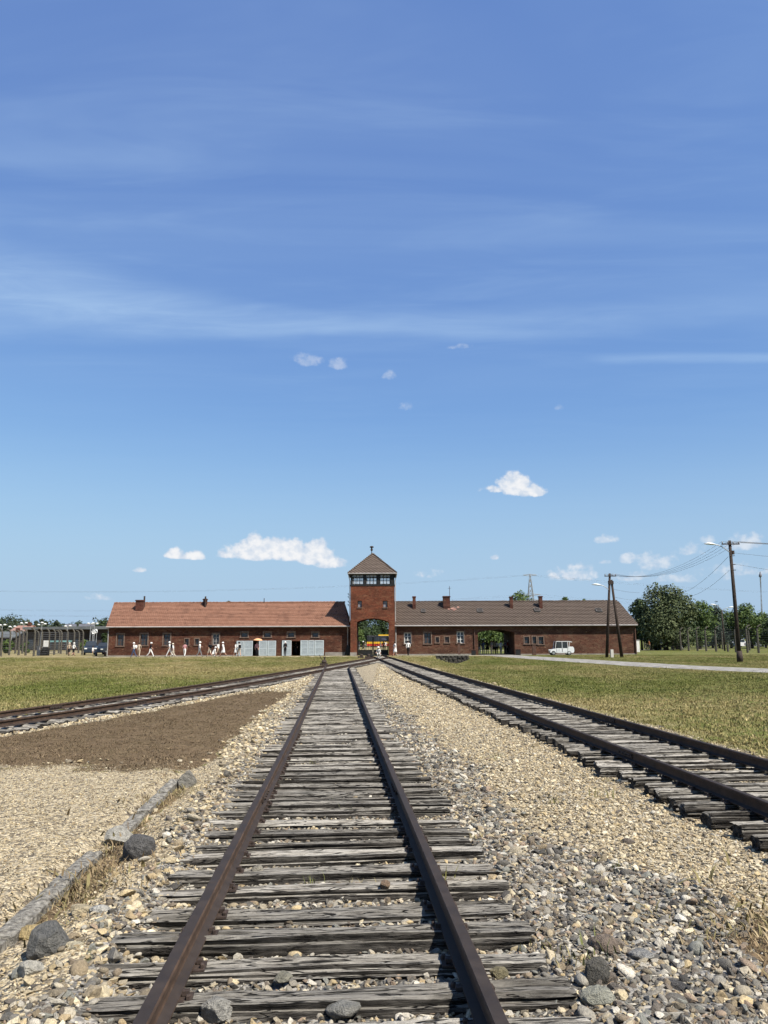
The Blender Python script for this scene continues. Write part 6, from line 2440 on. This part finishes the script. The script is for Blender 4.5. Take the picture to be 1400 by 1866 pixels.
# white cabinet right of the right wing
p = at(1158, 1178, 112)
r_ = empty('cabinet', (p.x, 112, 0))
tag(r_, 'white switch cabinet beside the right end of the gatehouse', 'cabinet')
m_ = MB()
m_.bb(-0.55, 0.35, -0.3, 0.3, -0.05, 1.65)
m_.build('body', M['white_paint'], r_)
m_ = MB()
m_.bb(-0.60, 0.40, -0.35, 0.35, 1.65, 1.72)
m_.build('lid', M['zinc'], r_)

# dark posts and boards in front of the right wing
for px, pyt, pyb, w, lab in ((834.5, 1171, 1190, 0.28, 'brown wooden post below the white window'), (971.5, 1174, 1191, 0.42, 'dark brown notice board right of the arched passage'), (861, 1184, 1192, 0.5, 'low dark bin left of the arched passage'), (942, 1182.5, 1192, 0.6, 'dark crate in the right corner of the arched passage')):
    Yq = 91.8 if px not in (861, 942) else 93.2
    p = at(px, pyb, Yq)
    z1 = at(px, pyt, Yq).z
    r_ = empty('notice_post' if px in (834.5, 971.5) else 'bin', (p.x, Yq, 0))
    tag(r_, lab, 'post' if px in (834.5, 971.5) else 'bin')
    m_ = MB()
    m_.bb(-w / 2, w / 2, -0.12, 0.12, -0.1, z1 - 0.06)
    m_.build('body', M['brown_paint'] if px in (834.5, 971.5) else M['black_wood'], r_)
    m_ = MB()
    m_.bb(-w / 2 - 0.04, w / 2 + 0.04, -0.16, 0.16, z1 - 0.06, z1)
    m_.build('cap', M['brown_paint'], r_)

# stone-lined drain mouth in the grass
dr = empty('stone_drain', (7.1, 82.2, 0))
tag(dr, 'dark stone-lined drain mouth in the grass before the right wing', 'drain')
r2 = random.Random(21)
m_ = MB()
m_.bb(-1.75, 1.75, -0.05, 0.5, 0.16, 0.28)
m_.build('cap_slab', M['concrete'], dr)
m_ = MB()
m_.bb(-1.7, 1.7, 0.12, 0.45, -0.9, 0.157)
m_.build('backing', M['clad_dark'], dr)
sm = m_stone('drain_stone', 0.9, 0.6, False, (0.060, 0.055, 0.048), 8.0)
for row in range(4):
    x = -1.7
    while x < 1.6:
        wq = r2.uniform(0.28, 0.5)
        m_ = MB()
        m_.lathe([(wq * 0.30, -0.11), (wq * 0.5, -0.07), (wq * 0.52, 0.05), (wq * 0.34, 0.115)], (0, 0, 0), 7)
        o = m_.build('stone', sm, dr, False)
        o.location = (x + wq / 2, 0.06 + r2.uniform(-.05, .03), 0.04 - row * 0.22)
        o.scale = (1, 0.45, 1)
        x += wq * 1.02

# points lever
p = on_ground(588, 1212, 0.0)
p = at(588, 1210, 58)
r_ = empty('points_lever', (p.x, 58, 0))
tag(r_, 'rusty points lever beside the left-hand track', 'lever')
m_ = MB()
m_.box((0, 0, 0.06), (0.55, 0.35, 0.18))
m_.lathe([(0.16, 0), (0.20, 0.12), (0.12, 0.26)], (0.02, 0, 0.12), 10)
m_.build('base', M['iron'], r_)
m_ = MB()
m_.tube([(0, 0, 0.2), (-0.25, 0, 0.55), (-0.32, 0, 0.75)], 0.025, 6)
m_.tube([(0.02, 0, 0.2), (0.05, 0, 0.58)], 0.05, 6)
m_.box((0.05, 0, 0.56), (0.16, 0.1, 0.10))
m_.build('handle', M['iron'], r_)
for px, py, lab in ((655, 1198.5, 'left points motor box before the gate'), (668, 1197.5, 'right points motor box before the gate')):
    p = at(px, py, 80)
    r_ = empty('points_box', (p.x, 80, 0))
    tag(r_, lab, 'points box')
    m_ = MB()
    m_.box((0, 0, 0.10), (0.6, 0.4, 0.22))
    m_.build('base', M['iron'], r_)
    m_ = MB()
    m_.lathe([(0.14, 0.2), (0.16, 0.32), (0.06, 0.42)], (0.1, 0, 0), 8)
    m_.build('cover', M['iron'], r_)


# ------------------------------------------------------------------ vehicles
def wheel(root, x, y, r, w=0.2):
    m_ = MB()
    prof = [(r * 0.62, -w / 2), (r * 0.92, -w / 2), (r, -w * 0.3), (r, w * 0.3), (r * 0.92, w / 2), (r * 0.62, w / 2)]
    n = 18
    vs, fs = [], []
    for a, b in prof:
        for k in range(n):
            t_ = 2 * math.pi * k / n
            vs.append((x + a * math.cos(t_), y + b, r + a * math.sin(t_)))
    for i in range(len(prof)):
        i2 = (i + 1) % len(prof)
        for k in range(n):
            k2 = (k + 1) % n
            fs.append((i * n + k, i * n + k2, i2 * n + k2, i2 * n + k))
    m_.add(vs, fs)
    o = m_.build('wheel', M['tyre'], root, True)
    d = MB()
    for yy_ in (-w * 0.36, w * 0.36):
        d.tube([(x, y + yy_ - 0.02, r), (x, y + yy_ + 0.02, r)], r * 0.63, 14)
    d.build('rim', M['rim'], o)


def loft(profile, half, taper_top, z_belt):
    """side outline (x,z) widened to a body; upper points lean inwards"""
    m_ = MB()
    n = len(profile)
    vs = []
    for s_, inset in ((-1, 0.06), (-1, 0.0), (1, 0.0), (1, 0.06)):
        for x, z in profile:
            k = max(0, z - z_belt) * taper_top
            vs.append((x * (1 - inset * 0.12), s_ * (half - k - inset), z if inset == 0 else z - 0.0))
    fs = []
    for j in range(3):
        for i in range(n):
            i2 = (i + 1) % n
            fs.append((j * n + i, j * n + i2, (j + 1) * n + i2, (j + 1) * n + i))
    fs.append(tuple(range(n)))
    fs.append(tuple(3 * n + i for i in range(n))[::-1])
    m_.add(vs, fs)
    return m_


def car(name, label, px, py, Y, rz, paint, L=4.3, H=1.5, kind='hatch'):
    """front towards local +x"""
    p = at(px, py, Y)
    r_ = empty(name, (p.x, Y, 0), rz)
    tag(r_, label, 'car', 'parked cars')
    a = L / 2
    zb = H * 0.60
    if kind == 'suv':
        body = [(-a, .35), (-a, zb), (-a + .12, zb + .06), (a - 1.15, zb + .06), (a - .1, zb - .06), (a, zb - .22), (a, .35), (a - .5, .26), (-a + .5, .26)]
        cab = [(-a + .12, zb + .05), (-a + .35, H), (a - 1.75, H), (a - 1.15, zb + .05)]
    else:
        body = [(-a, .38), (-a + .02, zb - .05), (-a + .25, zb + .03), (a - 1.2, zb + .03), (a - .2, zb - .12), (a, zb - .30), (a, .34), (a - .5, .24), (-a + .5, .24)]
        cab = [(-a + .22, zb + .02), (-a + .75, H - .03), (-a + 1.4, H), (a - 2.0, H - .02), (a - 1.15, zb + .02)]
    loft(body, 0.86, 0.0, 9).build('body', M[paint], r_)
    c = loft(cab, 0.80, 0.30, zb)
    c.build('cabin', M[paint], r_)
    # side and end glass, 1 cm proud of the cabin
    for s_ in (-1, 1):
        zt, z0 = H - 0.10, zb + 0.09
        segs = [(-a + .62, -a + 1.62), (-a + 1.70, a - 1.78)] if kind != 'suv' else [(-a + .40, -a + 1.2), (-a + 1.28, -a + 2.1), (-a + 2.18, a - 1.62)]
        for x0, x1 in segs:
            y0, y1 = s_ * (0.812 - (z0 - zb) * 0.30), s_ * (0.812 - (zt - zb) * 0.30)
            g = MB()
            g.add([(x0, y0, z0), (x1 + .10, y0, z0), (x1 - .05, y1, zt), (x0 + .08, y1, zt), (x0, y0 - s_ * .02, z0), (x1 + .10, y0 - s_ * .02, z0), (x1 - .05, y1 - s_ * .02, zt), (x0 + .08, y1 - s_ * .02, zt)],
                  [(0, 1, 2, 3), (4, 5, 6, 7), (0, 1, 5, 4), (1, 2, 6, 5), (2, 3, 7, 6), (3, 0, 4, 7)])
            g.build('side_window', M['glass'], r_)
    for (xa, za), (xb, zb2), nm in ((cab[-1], cab[-2], 'windscreen'), (cab[0], cab[1], 'rear_window')):
        d = 0.012 if nm == 'windscreen' else -0.012
        g = MB()
        f0, f1 = 0.12, 0.9
        p0 = (xa + (xb - xa) * f0 + d, za + (zb2 - za) * f0 + .012)
        p1 = (xa + (xb - xa) * f1 + d, za + (zb2 - za) * f1 + .012)
        g.add([(p0[0], -.68, p0[1]), (p0[0], .68, p0[1]), (p1[0], .56, p1[1]), (p1[0], -.56, p1[1])], [(0, 1, 2, 3)])
        g.build(nm, M['glass'], r_)
    for x in (-a + .82, a - .85):
        for y in (-.76, .76):
            wheel(r_, x, y, 0.32 if kind != 'suv' else 0.36)
    for y in (-.62, .62):
        g = MB()
        g.box((a - .03, y, zb - .24), (.12, .34, .15))
        g.build('headlight', M['lamp_white'], r_)
        g = MB()
        g.box((-a + .03, y, zb - .12), (.10, .26, .20))
        g.build('tail_light', M['lamp_red'], r_)
    return r_


car('parked_car', 'dark off-road car parked left of the brick wing', 163, 1190, 108, R(-70), 'car_navy', 4.5, 1.85, 'suv')
car('parked_car', 'dark blue car half hidden by the corner of the brick wing', 188, 1190, 110, R(-95), 'car_navy', 4.3, 1.65, 'suv')
car('parked_car', 'dark car parked behind the right fence', 1285, 1180, 175, R(20), 'car_black', 4.4, 1.5)
car('parked_car', 'white van-like car behind the single utility pole', 1347, 1180, 172, R(30), 'car_white', 4.4, 1.75, 'suv')
car('parked_car', 'silver car at the right end of the fence', 1376, 1180, 170, R(8), 'car_silver', 4.4, 1.45)

# electric cart
YC = 91.6
pc = at(1020.5, 1190, YC)
cart = empty('electric_cart', (pc.x, YC, 0))
tag(cart, 'small white electric passenger cart parked before the right wing', 'cart')
m_ = MB()
m_.prism([(-1.36, .30), (-1.38, .50), (-1.22, .66), (-.95, .74), (-.62, .80), (-.62, .28), (-1.0, .26)], -.55, .55, 'y')
m_.build('bonnet', M['car_white'], cart)
m_ = MB()
m_.bb(-.60, .66, -.58, .58, .24, .36)
m_.bb(-.60, -.02, -.60, -.56, .36, .80)
m_.bb(.06, .62, -.60, -.56, .36, .80)
m_.bb(-.60, -.02, .56, .60, .36, .80)
m_.bb(.06, .62, .56, .60, .36, .80)
m_.build('body', M['car_white'], cart)
m_ = MB()
m_.prism([(.66, .30), (.68, .82), (.80, .98), (1.28, .98), (1.40, .80), (1.42, .46), (1.30, .26)], -.58, .58, 'y')
m_.build('tail', M['car_white'], cart)
m_ = MB()
m_.bb(-.66, .95, -.60, .60, 1.55, 1.61)
m_.prism([(.90, 1.53), (.92, 1.60), (1.14, 1.56), (1.22, 1.46), (1.06, 1.50)], -.58, .58, 'y')
m_.build('roof', M['car_white'], cart)
for x0, x1 in ((-.66, -.78), (0.02, 0.02), (.68, .68), (.92, .78)):
    for y in (-.57, .57):
        m_ = MB()
        m_.tube([(x0, y, 1.56), (x1, y, .76)], .032, 6)
        m_.build('post', M['car_white'], cart)
for x0, x1 in ((-.58, -.04), (.08, .62)):
    for y in (-.585, .585):
        m_ = MB()
        m_.bb(x0, x1, y - .004, y + .004, .82, 1.52)
        m_.build('window', M['glass'], cart)
m_ = MB()
m_.prism([(-.74, .80), (-.70, .80), (-.62, 1.53), (-.66, 1.53)], -.54, .54, 'y')
m_.build('windscreen', M['glass'], cart)
for x in (-.42, .30):
    m_ = MB()
    m_.bb(x, x + .42, -.5, .5, .40, .56)
    m_.bb(x + .34, x + .44, -.5, .5, .56, 1.08)
    m_.build('seat', M['bus_grey'], cart)
for x in (-1.0, .82):
    for y in (-.50, .50):
        wheel(cart, x, y, .25, .16)
for y in (-.40, .40):
    m_ = MB()
    m_.lathe([(.09, -.02), (.09, .02), (.05, .05)], (-1.3, y, .60), 8)
    m_.build('headlight', M['lamp_white'], cart)
m_ = MB()
for k in range(12):
    a0, a1 = k * math.pi / 6, (k + 1) * math.pi / 6
    m_.add([(-.36 + .10 * math.cos(a0), -.604, .56 + .10 * math.sin(a0)), (-.36 + .10 * math.cos(a1), -.604, .56 + .10 * math.sin(a1)),
            (-.36 + .075 * math.cos(a1), -.604, .56 + .075 * math.sin(a1)), (-.36 + .075 * math.cos(a0), -.604, .56 + .075 * math.sin(a0))], [(0, 1, 2, 3)])
m_.build('emblem', M['bus_grey'], cart)

# bus seen through the gate
YS = 205.0
p = at(667, 1178, YS)
bus = empty('city_bus', (p.x + 6.0, YS, 0))
tag(bus, 'yellow and red bus seen through the gate', 'bus')
m_ = MB()
m_.bb(-6.0, 6.0, -1.25, 1.25, .35, .95)
m_.build('lower_body', M['bus_red'], bus)
m_ = MB()
m_.bb(-6.0, 6.0, -1.252, 1.252, .953, 1.45)
m_.build('waist', M['bus_yellow'], bus)
m_ = MB()
m_.bb(-5.95, 5.95, -1.22, 1.22, 1.453, 2.75)
m_.build('window_band', M['glass'], bus)
m_ = MB()
for k in range(8):
    x = -5.9 + k * 1.685
    m_.bb(x - .05, x + .05, -1.235, 1.235, 1.455, 2.748)
m_.build('pillars', M['car_black'], bus)
m_ = MB()
m_.bb(-6.0, 6.0, -1.25, 1.25, 2.753, 2.98)
m_.build('roof', M['bus_grey'], bus)
m_ = MB()
m_.bb(-3.0, 4.5, -1.0, 1.0, 2.985, 3.3)
m_.build('roof_pod', M['bus_yellow'], bus)
for x in (-3.4, 3.6):
    for y in (-1.12, 1.12):
        wheel(bus, x, y, .48, .28)


# ------------------------------------------------------------------ people
CLOTH = {}


def cloth(c):
    if c not in CLOTH:
        CLOTH[c] = simple('cloth_%d' % len(CLOTH), c, 0.85, 0.12, 12, 0.1)
    return CLOTH[c]


WHITE, CREAM_, BLACK, BLUE, GREY, BEIGE, DARK, RED, PINK, KHAKI = (.74, .73, .71), (.60, .54, .44), (.014, .014, .017), (.06, .09, .17), (.20, .21, .22), (.42, .34, .26), (.035, .032, .035), (.22, .02, .025), (.5, .26, .27), (.20, .18, .12)


def body_mesh(pose, seed, short_leg, short_sleeve, dress, shirt, trousers, shoes):
    """joints laid out as connected edges, grown to one continuous surface"""
    rr = random.Random(seed)
    J, E, RD_ = [], [], []

    def jt(p, r, par=None):
        J.append(Vector(p))
        RD_.append(r)
        if par is not None:
            E.append((par, len(J) - 1))
        return len(J) - 1
    st = {'stand': 0.05, 'walk': 0.30, 'stride': 0.42, 'sit': 0.0, 'crouch': 0.0}[pose]
    drop = {'sit': 0.46, 'crouch': 0.55}.get(pose, 0.0 if pose == 'stand' else 0.02)
    lean = {'walk': 0.03, 'stride': 0.05, 'crouch': 0.30, 'sit': 0.05}.get(pose, 0.0)
    zp = 0.94 - drop
    pel = jt((0, 0, zp), 0.135)
    wai = jt((lean * 0.3, 0, zp + 0.16), 0.115, pel)
    che = jt((lean * 0.8, 0, zp + 0.36), 0.142, wai)
    up = jt((lean, 0, zp + 0.49), 0.10, che)
    nk = jt((lean * 1.05, 0, zp + 0.56), 0.052, up)
    hd = jt((lean * 1.1 + 0.015, 0, zp + 0.66), 0.088, nk)
    jt((lean * 1.1 + 0.01, 0, zp + 0.77), 0.078, hd)
    for s_ in (-1, 1):
        ph = st * s_
        hip = jt((0.0, s_ * 0.095, zp - 0.06), 0.10, pel)
        if pose in ('sit', 'crouch'):
            kn = jt((0.42, s_ * 0.12, zp + (0.0 if pose == 'sit' else 0.12)), 0.066, hip)
            an = jt((0.40 if pose == 'sit' else 0.22, s_ * 0.12, 0.08), 0.042, kn)
        else:
            kn = jt((math.sin(ph) * 0.44 + (0.06 if ph < 0 else 0.03), s_ * 0.095, zp - 0.06 - 0.42 * math.cos(ph)), 0.064, hip)
            back = ph - (0.35 if ph < 0 and pose != 'stand' else 0.0)
            an = jt((J[kn].x + math.sin(back) * 0.42, s_ * 0.09, max(0.08, J[kn].z - 0.42 * math.cos(back))), 0.042, kn)
        jt((J[an].x + 0.15, s_ * 0.10, max(0.035, J[an].z - 0.045)), 0.036, an)
        sh = jt((lean, s_ * 0.165, zp + 0.465), 0.066, up)
        ap_ = -ph * 0.9
        bend = rr.choice((0.25, 0.5, 1.3)) if pose != 'stand' else rr.choice((0.15, 0.9, 1.6))
        el_ = jt((lean + math.sin(ap_) * 0.27, s_ * 0.225, zp + 0.465 - 0.27 * math.cos(ap_)), 0.046, sh)
        wr = jt((J[el_].x + math.sin(ap_ + bend) * 0.24, s_ * 0.215, J[el_].z - math.cos(ap_ + bend) * 0.24), 0.032, el_)
        jt((J[wr].x + math.sin(ap_ + bend) * 0.10, s_ * 0.205, J[wr].z - math.cos(ap_ + bend) * 0.10), 0.034, wr)
    me = bpy.data.meshes.new('body')
    me.from_pydata([tuple(j) for j in J], E, [])
    tmp = bpy.data.objects.new('tmp_body', me)
    col.objects.link(tmp)
    md = tmp.modifiers.new('skin', 'SKIN')
    for i, sv in enumerate(me.skin_vertices[0].data):
        k = 0.82 if i in (1, 2, 3) else 1.0
        sv.radius = (RD_[i] * k, RD_[i] * 1.08)
        sv.use_root = (i == 0)
    sb = tmp.modifiers.new('sub', 'SUBSURF')
    sb.levels = sb.render_levels = 1
    dg = bpy.context.evaluated_depsgraph_get()
    out = bpy.data.meshes.new_from_object(tmp.evaluated_get(dg))
    bpy.data.objects.remove(tmp)
    for m_ in (M['skin'], cloth(shirt), cloth(trousers), cloth(shoes)):
        out.materials.append(m_)
    segs = []
    for a, b in E:
        segs.append((J[a], J[b], a, b))
    kn_z = zp - 0.48
    for p in out.polygons:
        c = p.center
        best, bd = None, 9
        for a, b, ia, ib in segs:
            ab = b - a
            t_ = max(0, min(1, (c - a).dot(ab) / ab.length_squared))
            d_ = (c - a - ab * t_).length
            if d_ < bd:
                best, bd = (ia, ib, t_), d_
        ia, ib, t_ = best
        loc = (ib - 7) % 8 if ib >= 7 else -1       # 0 hip 1 knee 2 ankle 3 toe 4 shoulder 5 elbow 6 wrist 7 hand
        if ib in (5, 6) or ib == 4:
            mi = 0 if c.z > zp + 0.53 else 1
        elif ib in (1,):
            mi = 1 if t_ > 0.35 or dress else 2
        elif ib in (2, 3):
            mi = 1
        elif loc in (0, 1):
            mi = 2 if not dress else 1
        elif loc == 2:
            mi = 0 if (short_leg or dress) else 2
        elif loc == 3:
            mi = 3
        elif loc in (4, 5):
            mi = 1
        elif loc == 6:
            mi = 0 if short_sleeve else 1
        else:
            mi = 0
        p.material_index = mi
        p.use_smooth = True
    head = J[5]
    return out, head, zp


def person(px, py, Y, face, pose, label, shirt=WHITE, trousers=DARK, hat=None, bag=None, short_leg=False, short_sleeve=True, dress=False, h=1.72, seed=0, z=0.0, skirt=None):
    """face: heading of the figure in degrees, 0 = towards +x (right), 90 = away from the camera"""
    p = at(px, py, Y)
    me, head, zp = body_mesh(pose, seed + int(px), short_leg, short_sleeve, dress, shirt, trousers, DARK)
    o = link('person', me)
    o.location = (p.x, Y, z)
    o.rotation_euler = (0, 0, R(face))
    s = h / 1.76
    o.scale = (s, s, s)
    tag(o, label, 'person', 'visitors')
    m_ = MB()
    if hat:
        m_.lathe([(0.175, -0.005), (0.17, 0.012), (0.112, 0.022), (0.108, 0.075), (0.085, 0.115), (0.03, 0.13)], (head.x, head.y, head.z + 0.035), 14)
        m_.build('hat', cloth(hat), o, True)
    else:
        m_.lathe([(0.085, -0.07), (0.103, -0.02), (0.106, 0.05), (0.085, 0.11), (0.04, 0.135)], (head.x - 0.018, head.y, head.z + 0.012), 12)
        m_.build('hair', M['hair'], o, True)
    if bag:
        b = MB()
        b.lathe([(0.10, 0), (0.15, 0.04), (0.155, 0.26), (0.13, 0.36), (0.06, 0.40)], (-0.19, 0, zp + 0.10), 10)
        b.build('backpack', cloth(bag), o, True)
    if skirt or dress:
        b = MB()
        b.lathe([(0.24, -0.46), (0.205, -0.25), (0.165, -0.05), (0.15, 0.06), (0.125, 0.16)], (0, 0, zp), 14)
        b.build('skirt', cloth(skirt or shirt), o, True)
    return o


YP = 90.3
person(123, 1198, 99, 100, 'walk', 'person in brown top and dark shorts walking by the left fence', BEIGE, DARK, CREAM_, None, True)
person(131, 1198, 98, 60, 'walk', 'person in white shirt and black shorts walking by the left fence', WHITE, BLACK, WHITE, None, True)
person(166, 1196, 99, 0, 'sit', 'person in white sitting by the low reddish bench', WHITE, GREY, None, None, False, True, False, 1.72, 0, 0.02)
person(241.5, 1199, 88.5, 180, 'walk', 'person in white hat, white shirt and blue trousers, leftmost before the wing', WHITE, BLUE, WHITE, WHITE)
person(250.5, 1198, 89.5, 100, 'walk', 'bare-headed person in beige beside the leftmost white-hatted visitor', BEIGE, BEIGE, None)
person(271.5, 1198, 89, 0, 'stride', 'person in black top, white trousers and white hat striding right', BLACK, WHITE, WHITE)
person(307, 1197, 90, 180, 'stride', 'tall person in white with a dark bag under the third window', WHITE, WHITE, WHITE, BLACK, h=1.8)
person(313, 1197, 89.6, 180, 'walk', 'shorter person in white close behind the tall one with a dark bag', WHITE, CREAM_, CREAM_, None, h=1.6)
person(334, 1197, 90, 90, 'walk', 'slim person in white trousers and pink top between windows', PINK, WHITE, None, h=1.68)
person(361, 1196.5, 90.4, 0, 'walk', 'stout person in white shirt and grey-blue trousers below the small windows', WHITE, GREY, WHITE, h=1.78)
person(379.5, 1196, 91, 150, 'walk', 'person in black carrying a large dark bag', BLACK, CREAM_, None, BLACK, True)
person(385, 1196, 90, 10, 'crouch', 'person in white bending down beside the dark bag carrier', WHITE, WHITE, WHITE)
person(395.5, 1196.5, 90.6, 160, 'walk', 'person in white shirt with dark waist bag under the fourth window', WHITE, BEIGE, None, None, True)
person(404.5, 1196.5, 90.2, 170, 'stride', 'person in white dress and white hat under the fourth window', WHITE, WHITE, WHITE, None, True, True, True)
person(427.5, 1195.5, 90.8, 170, 'walk', 'person in white dress walking left of the grey doors', WHITE, WHITE, BLACK, None, True, True, True, 1.66)
person(433.5, 1195.5, 90.6, 120, 'walk', 'person in white shirt with black backpack and shorts before the grey doors', WHITE, BEIGE, BLACK, BLACK, True)
person(466, 1194, 91.6, 270, 'stand', 'person in dark trousers under an orange parasol', PINK, BLACK, None, None)
person(517.5, 1196, 90.8, 250, 'stand', 'person in black with a white hat before the open door leaf', BLACK, BLACK, WHITE, None, False, False)
person(537, 1195, 95.6, 270, 'stand', 'person standing in shadow inside the dark doorway', DARK, DARK, None)
person(689.5, 1200, 82, 250, 'crouch', 'person in white crouching on the rails before the gate', WHITE, WHITE, WHITE, h=1.7)
person(718, 1197.5, 89, 200, 'walk', 'person in a long white dress at the right foot of the tower', WHITE, WHITE, None, None, False, True, True, 1.7, 3)
person(742, 1195.5, 91.2, 80, 'walk', 'person in white shirt and black trousers under the first right window', WHITE, BLACK, None, None, False, False, False, 1.78)
# inside the right passage
for i, (px, face, sh, tr, ht, lab) in enumerate(((872, 80, DARK, GREY, None, 'person in dark clothes at the left side of the arched passage'), (879, 260, BLUE, GREY, None, 'person in blue in the left of the passage group'), (886, 90, DARK, BLACK, None, 'person in black trousers and white shoes in the passage group'),
                                                 (894, 200, GREY, BEIGE, None, 'person in beige trousers in the middle of the passage'), (898.5, 90, KHAKI, DARK, None, 'person in khaki shirt in the middle of the passage'), (903.5, 90, WHITE, DARK, None, 'slim person with a white top in the passage'),
                                                 (911, 70, (.30, .34, .46), GREY, None, 'person in pale blue shirt and grey trousers in the passage'), (919, 180, BLUE, BLACK, None, 'person in dark blue near the right passage wall'), (925, 100, RED, DARK, WHITE, 'person in dark red by the right passage wall'))):
    person(px, 1192, 95.5 + (i * 37 % 11) * 0.35, face, 'stand' if i % 2 else 'walk', lab, sh, tr, ht, None, False, True, False, 1.70 + 0.02 * (i % 5))
# behind the gate
for px, Y, face, sh, tr, ht, lab in ((652.5, 150, 80, DARK, GREY, None, 'dark figure at the left of the gate opening'), (659.5, 135, 10, BLACK, BLACK, WHITE, 'figure in black with white cap behind the gate'), (664, 152, 60, KHAKI, GREY, None, 'grey figure left of the bus'),
                                     (692, 140, 170, KHAKI, GREY, None, 'figure in olive before the bus behind the gate'), (697, 130, 270, BLACK, DARK, None, 'figure with a dark umbrella behind the gate'), (701, 138, 90, WHITE, BEIGE, None, 'figure in white at the right of the gate opening')):
    person(px, 1182, Y, face, 'walk', lab, sh, tr, ht)
# beyond the right end
person(1181.5, 1180, 122, 180, 'walk', 'figure in orange-brown behind the first right fence posts', (.36, .15, .06), DARK, None)
person(1203, 1180, 126, 200, 'stand', 'figure with a pale bag behind the right fence', GREY, DARK, WHITE, WHITE)
person(1240.5, 1178, 128, 180, 'walk', 'figure in white behind the right fence', WHITE, WHITE, WHITE)

# parasols
for px, Y, zt, c, lab, nm in ((467.5, 91.4, 2.06, (.78, .42, .22), 'orange and cream parasol held before the grey doors', 'parasol'), (697, 129.8, 2.1, (.05, .05, .08), 'dark umbrella held behind the gate', 'umbrella')):
    p = at(px, 1180, Y)
    r_ = empty(nm, (p.x, Y, 1.05))
    tag(r_, lab, nm)
    m_ = MB()
    m_.lathe([(0.58, -0.24), (0.50, -0.13), (0.34, -0.04), (0.15, 0.015), (0.02, 0.03)], (0, 0, zt - 1.05), 12)
    m_.build('canopy', cloth(c), r_, True)
    m_ = MB()
    m_.tube([(0, 0, 0), (0, 0, zt - 1.02)], 0.012, 5)
    m_.build('shaft', M['steel'], r_)


# ------------------------------------------------------------------ settle the base colours to the exposure
for mt in bpy.data.materials:
    if not mt.use_nodes:
        continue
    nt = mt.node_tree
    for nd in [n for n in nt.nodes if n.type == 'BSDF_PRINCIPLED']:
        sk = nd.inputs['Base Color']
        if sk.is_linked:
            src = sk.links[0].from_socket
            mx = nt.nodes.new('ShaderNodeMix')
            mx.data_type = 'RGBA'
            mx.blend_type = 'MULTIPLY'
            mx.inputs[0].default_value = 1.0
            mx.inputs[7].default_value = (0.83, 0.82, 0.80, 1)
            nt.links.new(src, mx.inputs[6])
            nt.links.new(mx.outputs[2], sk)
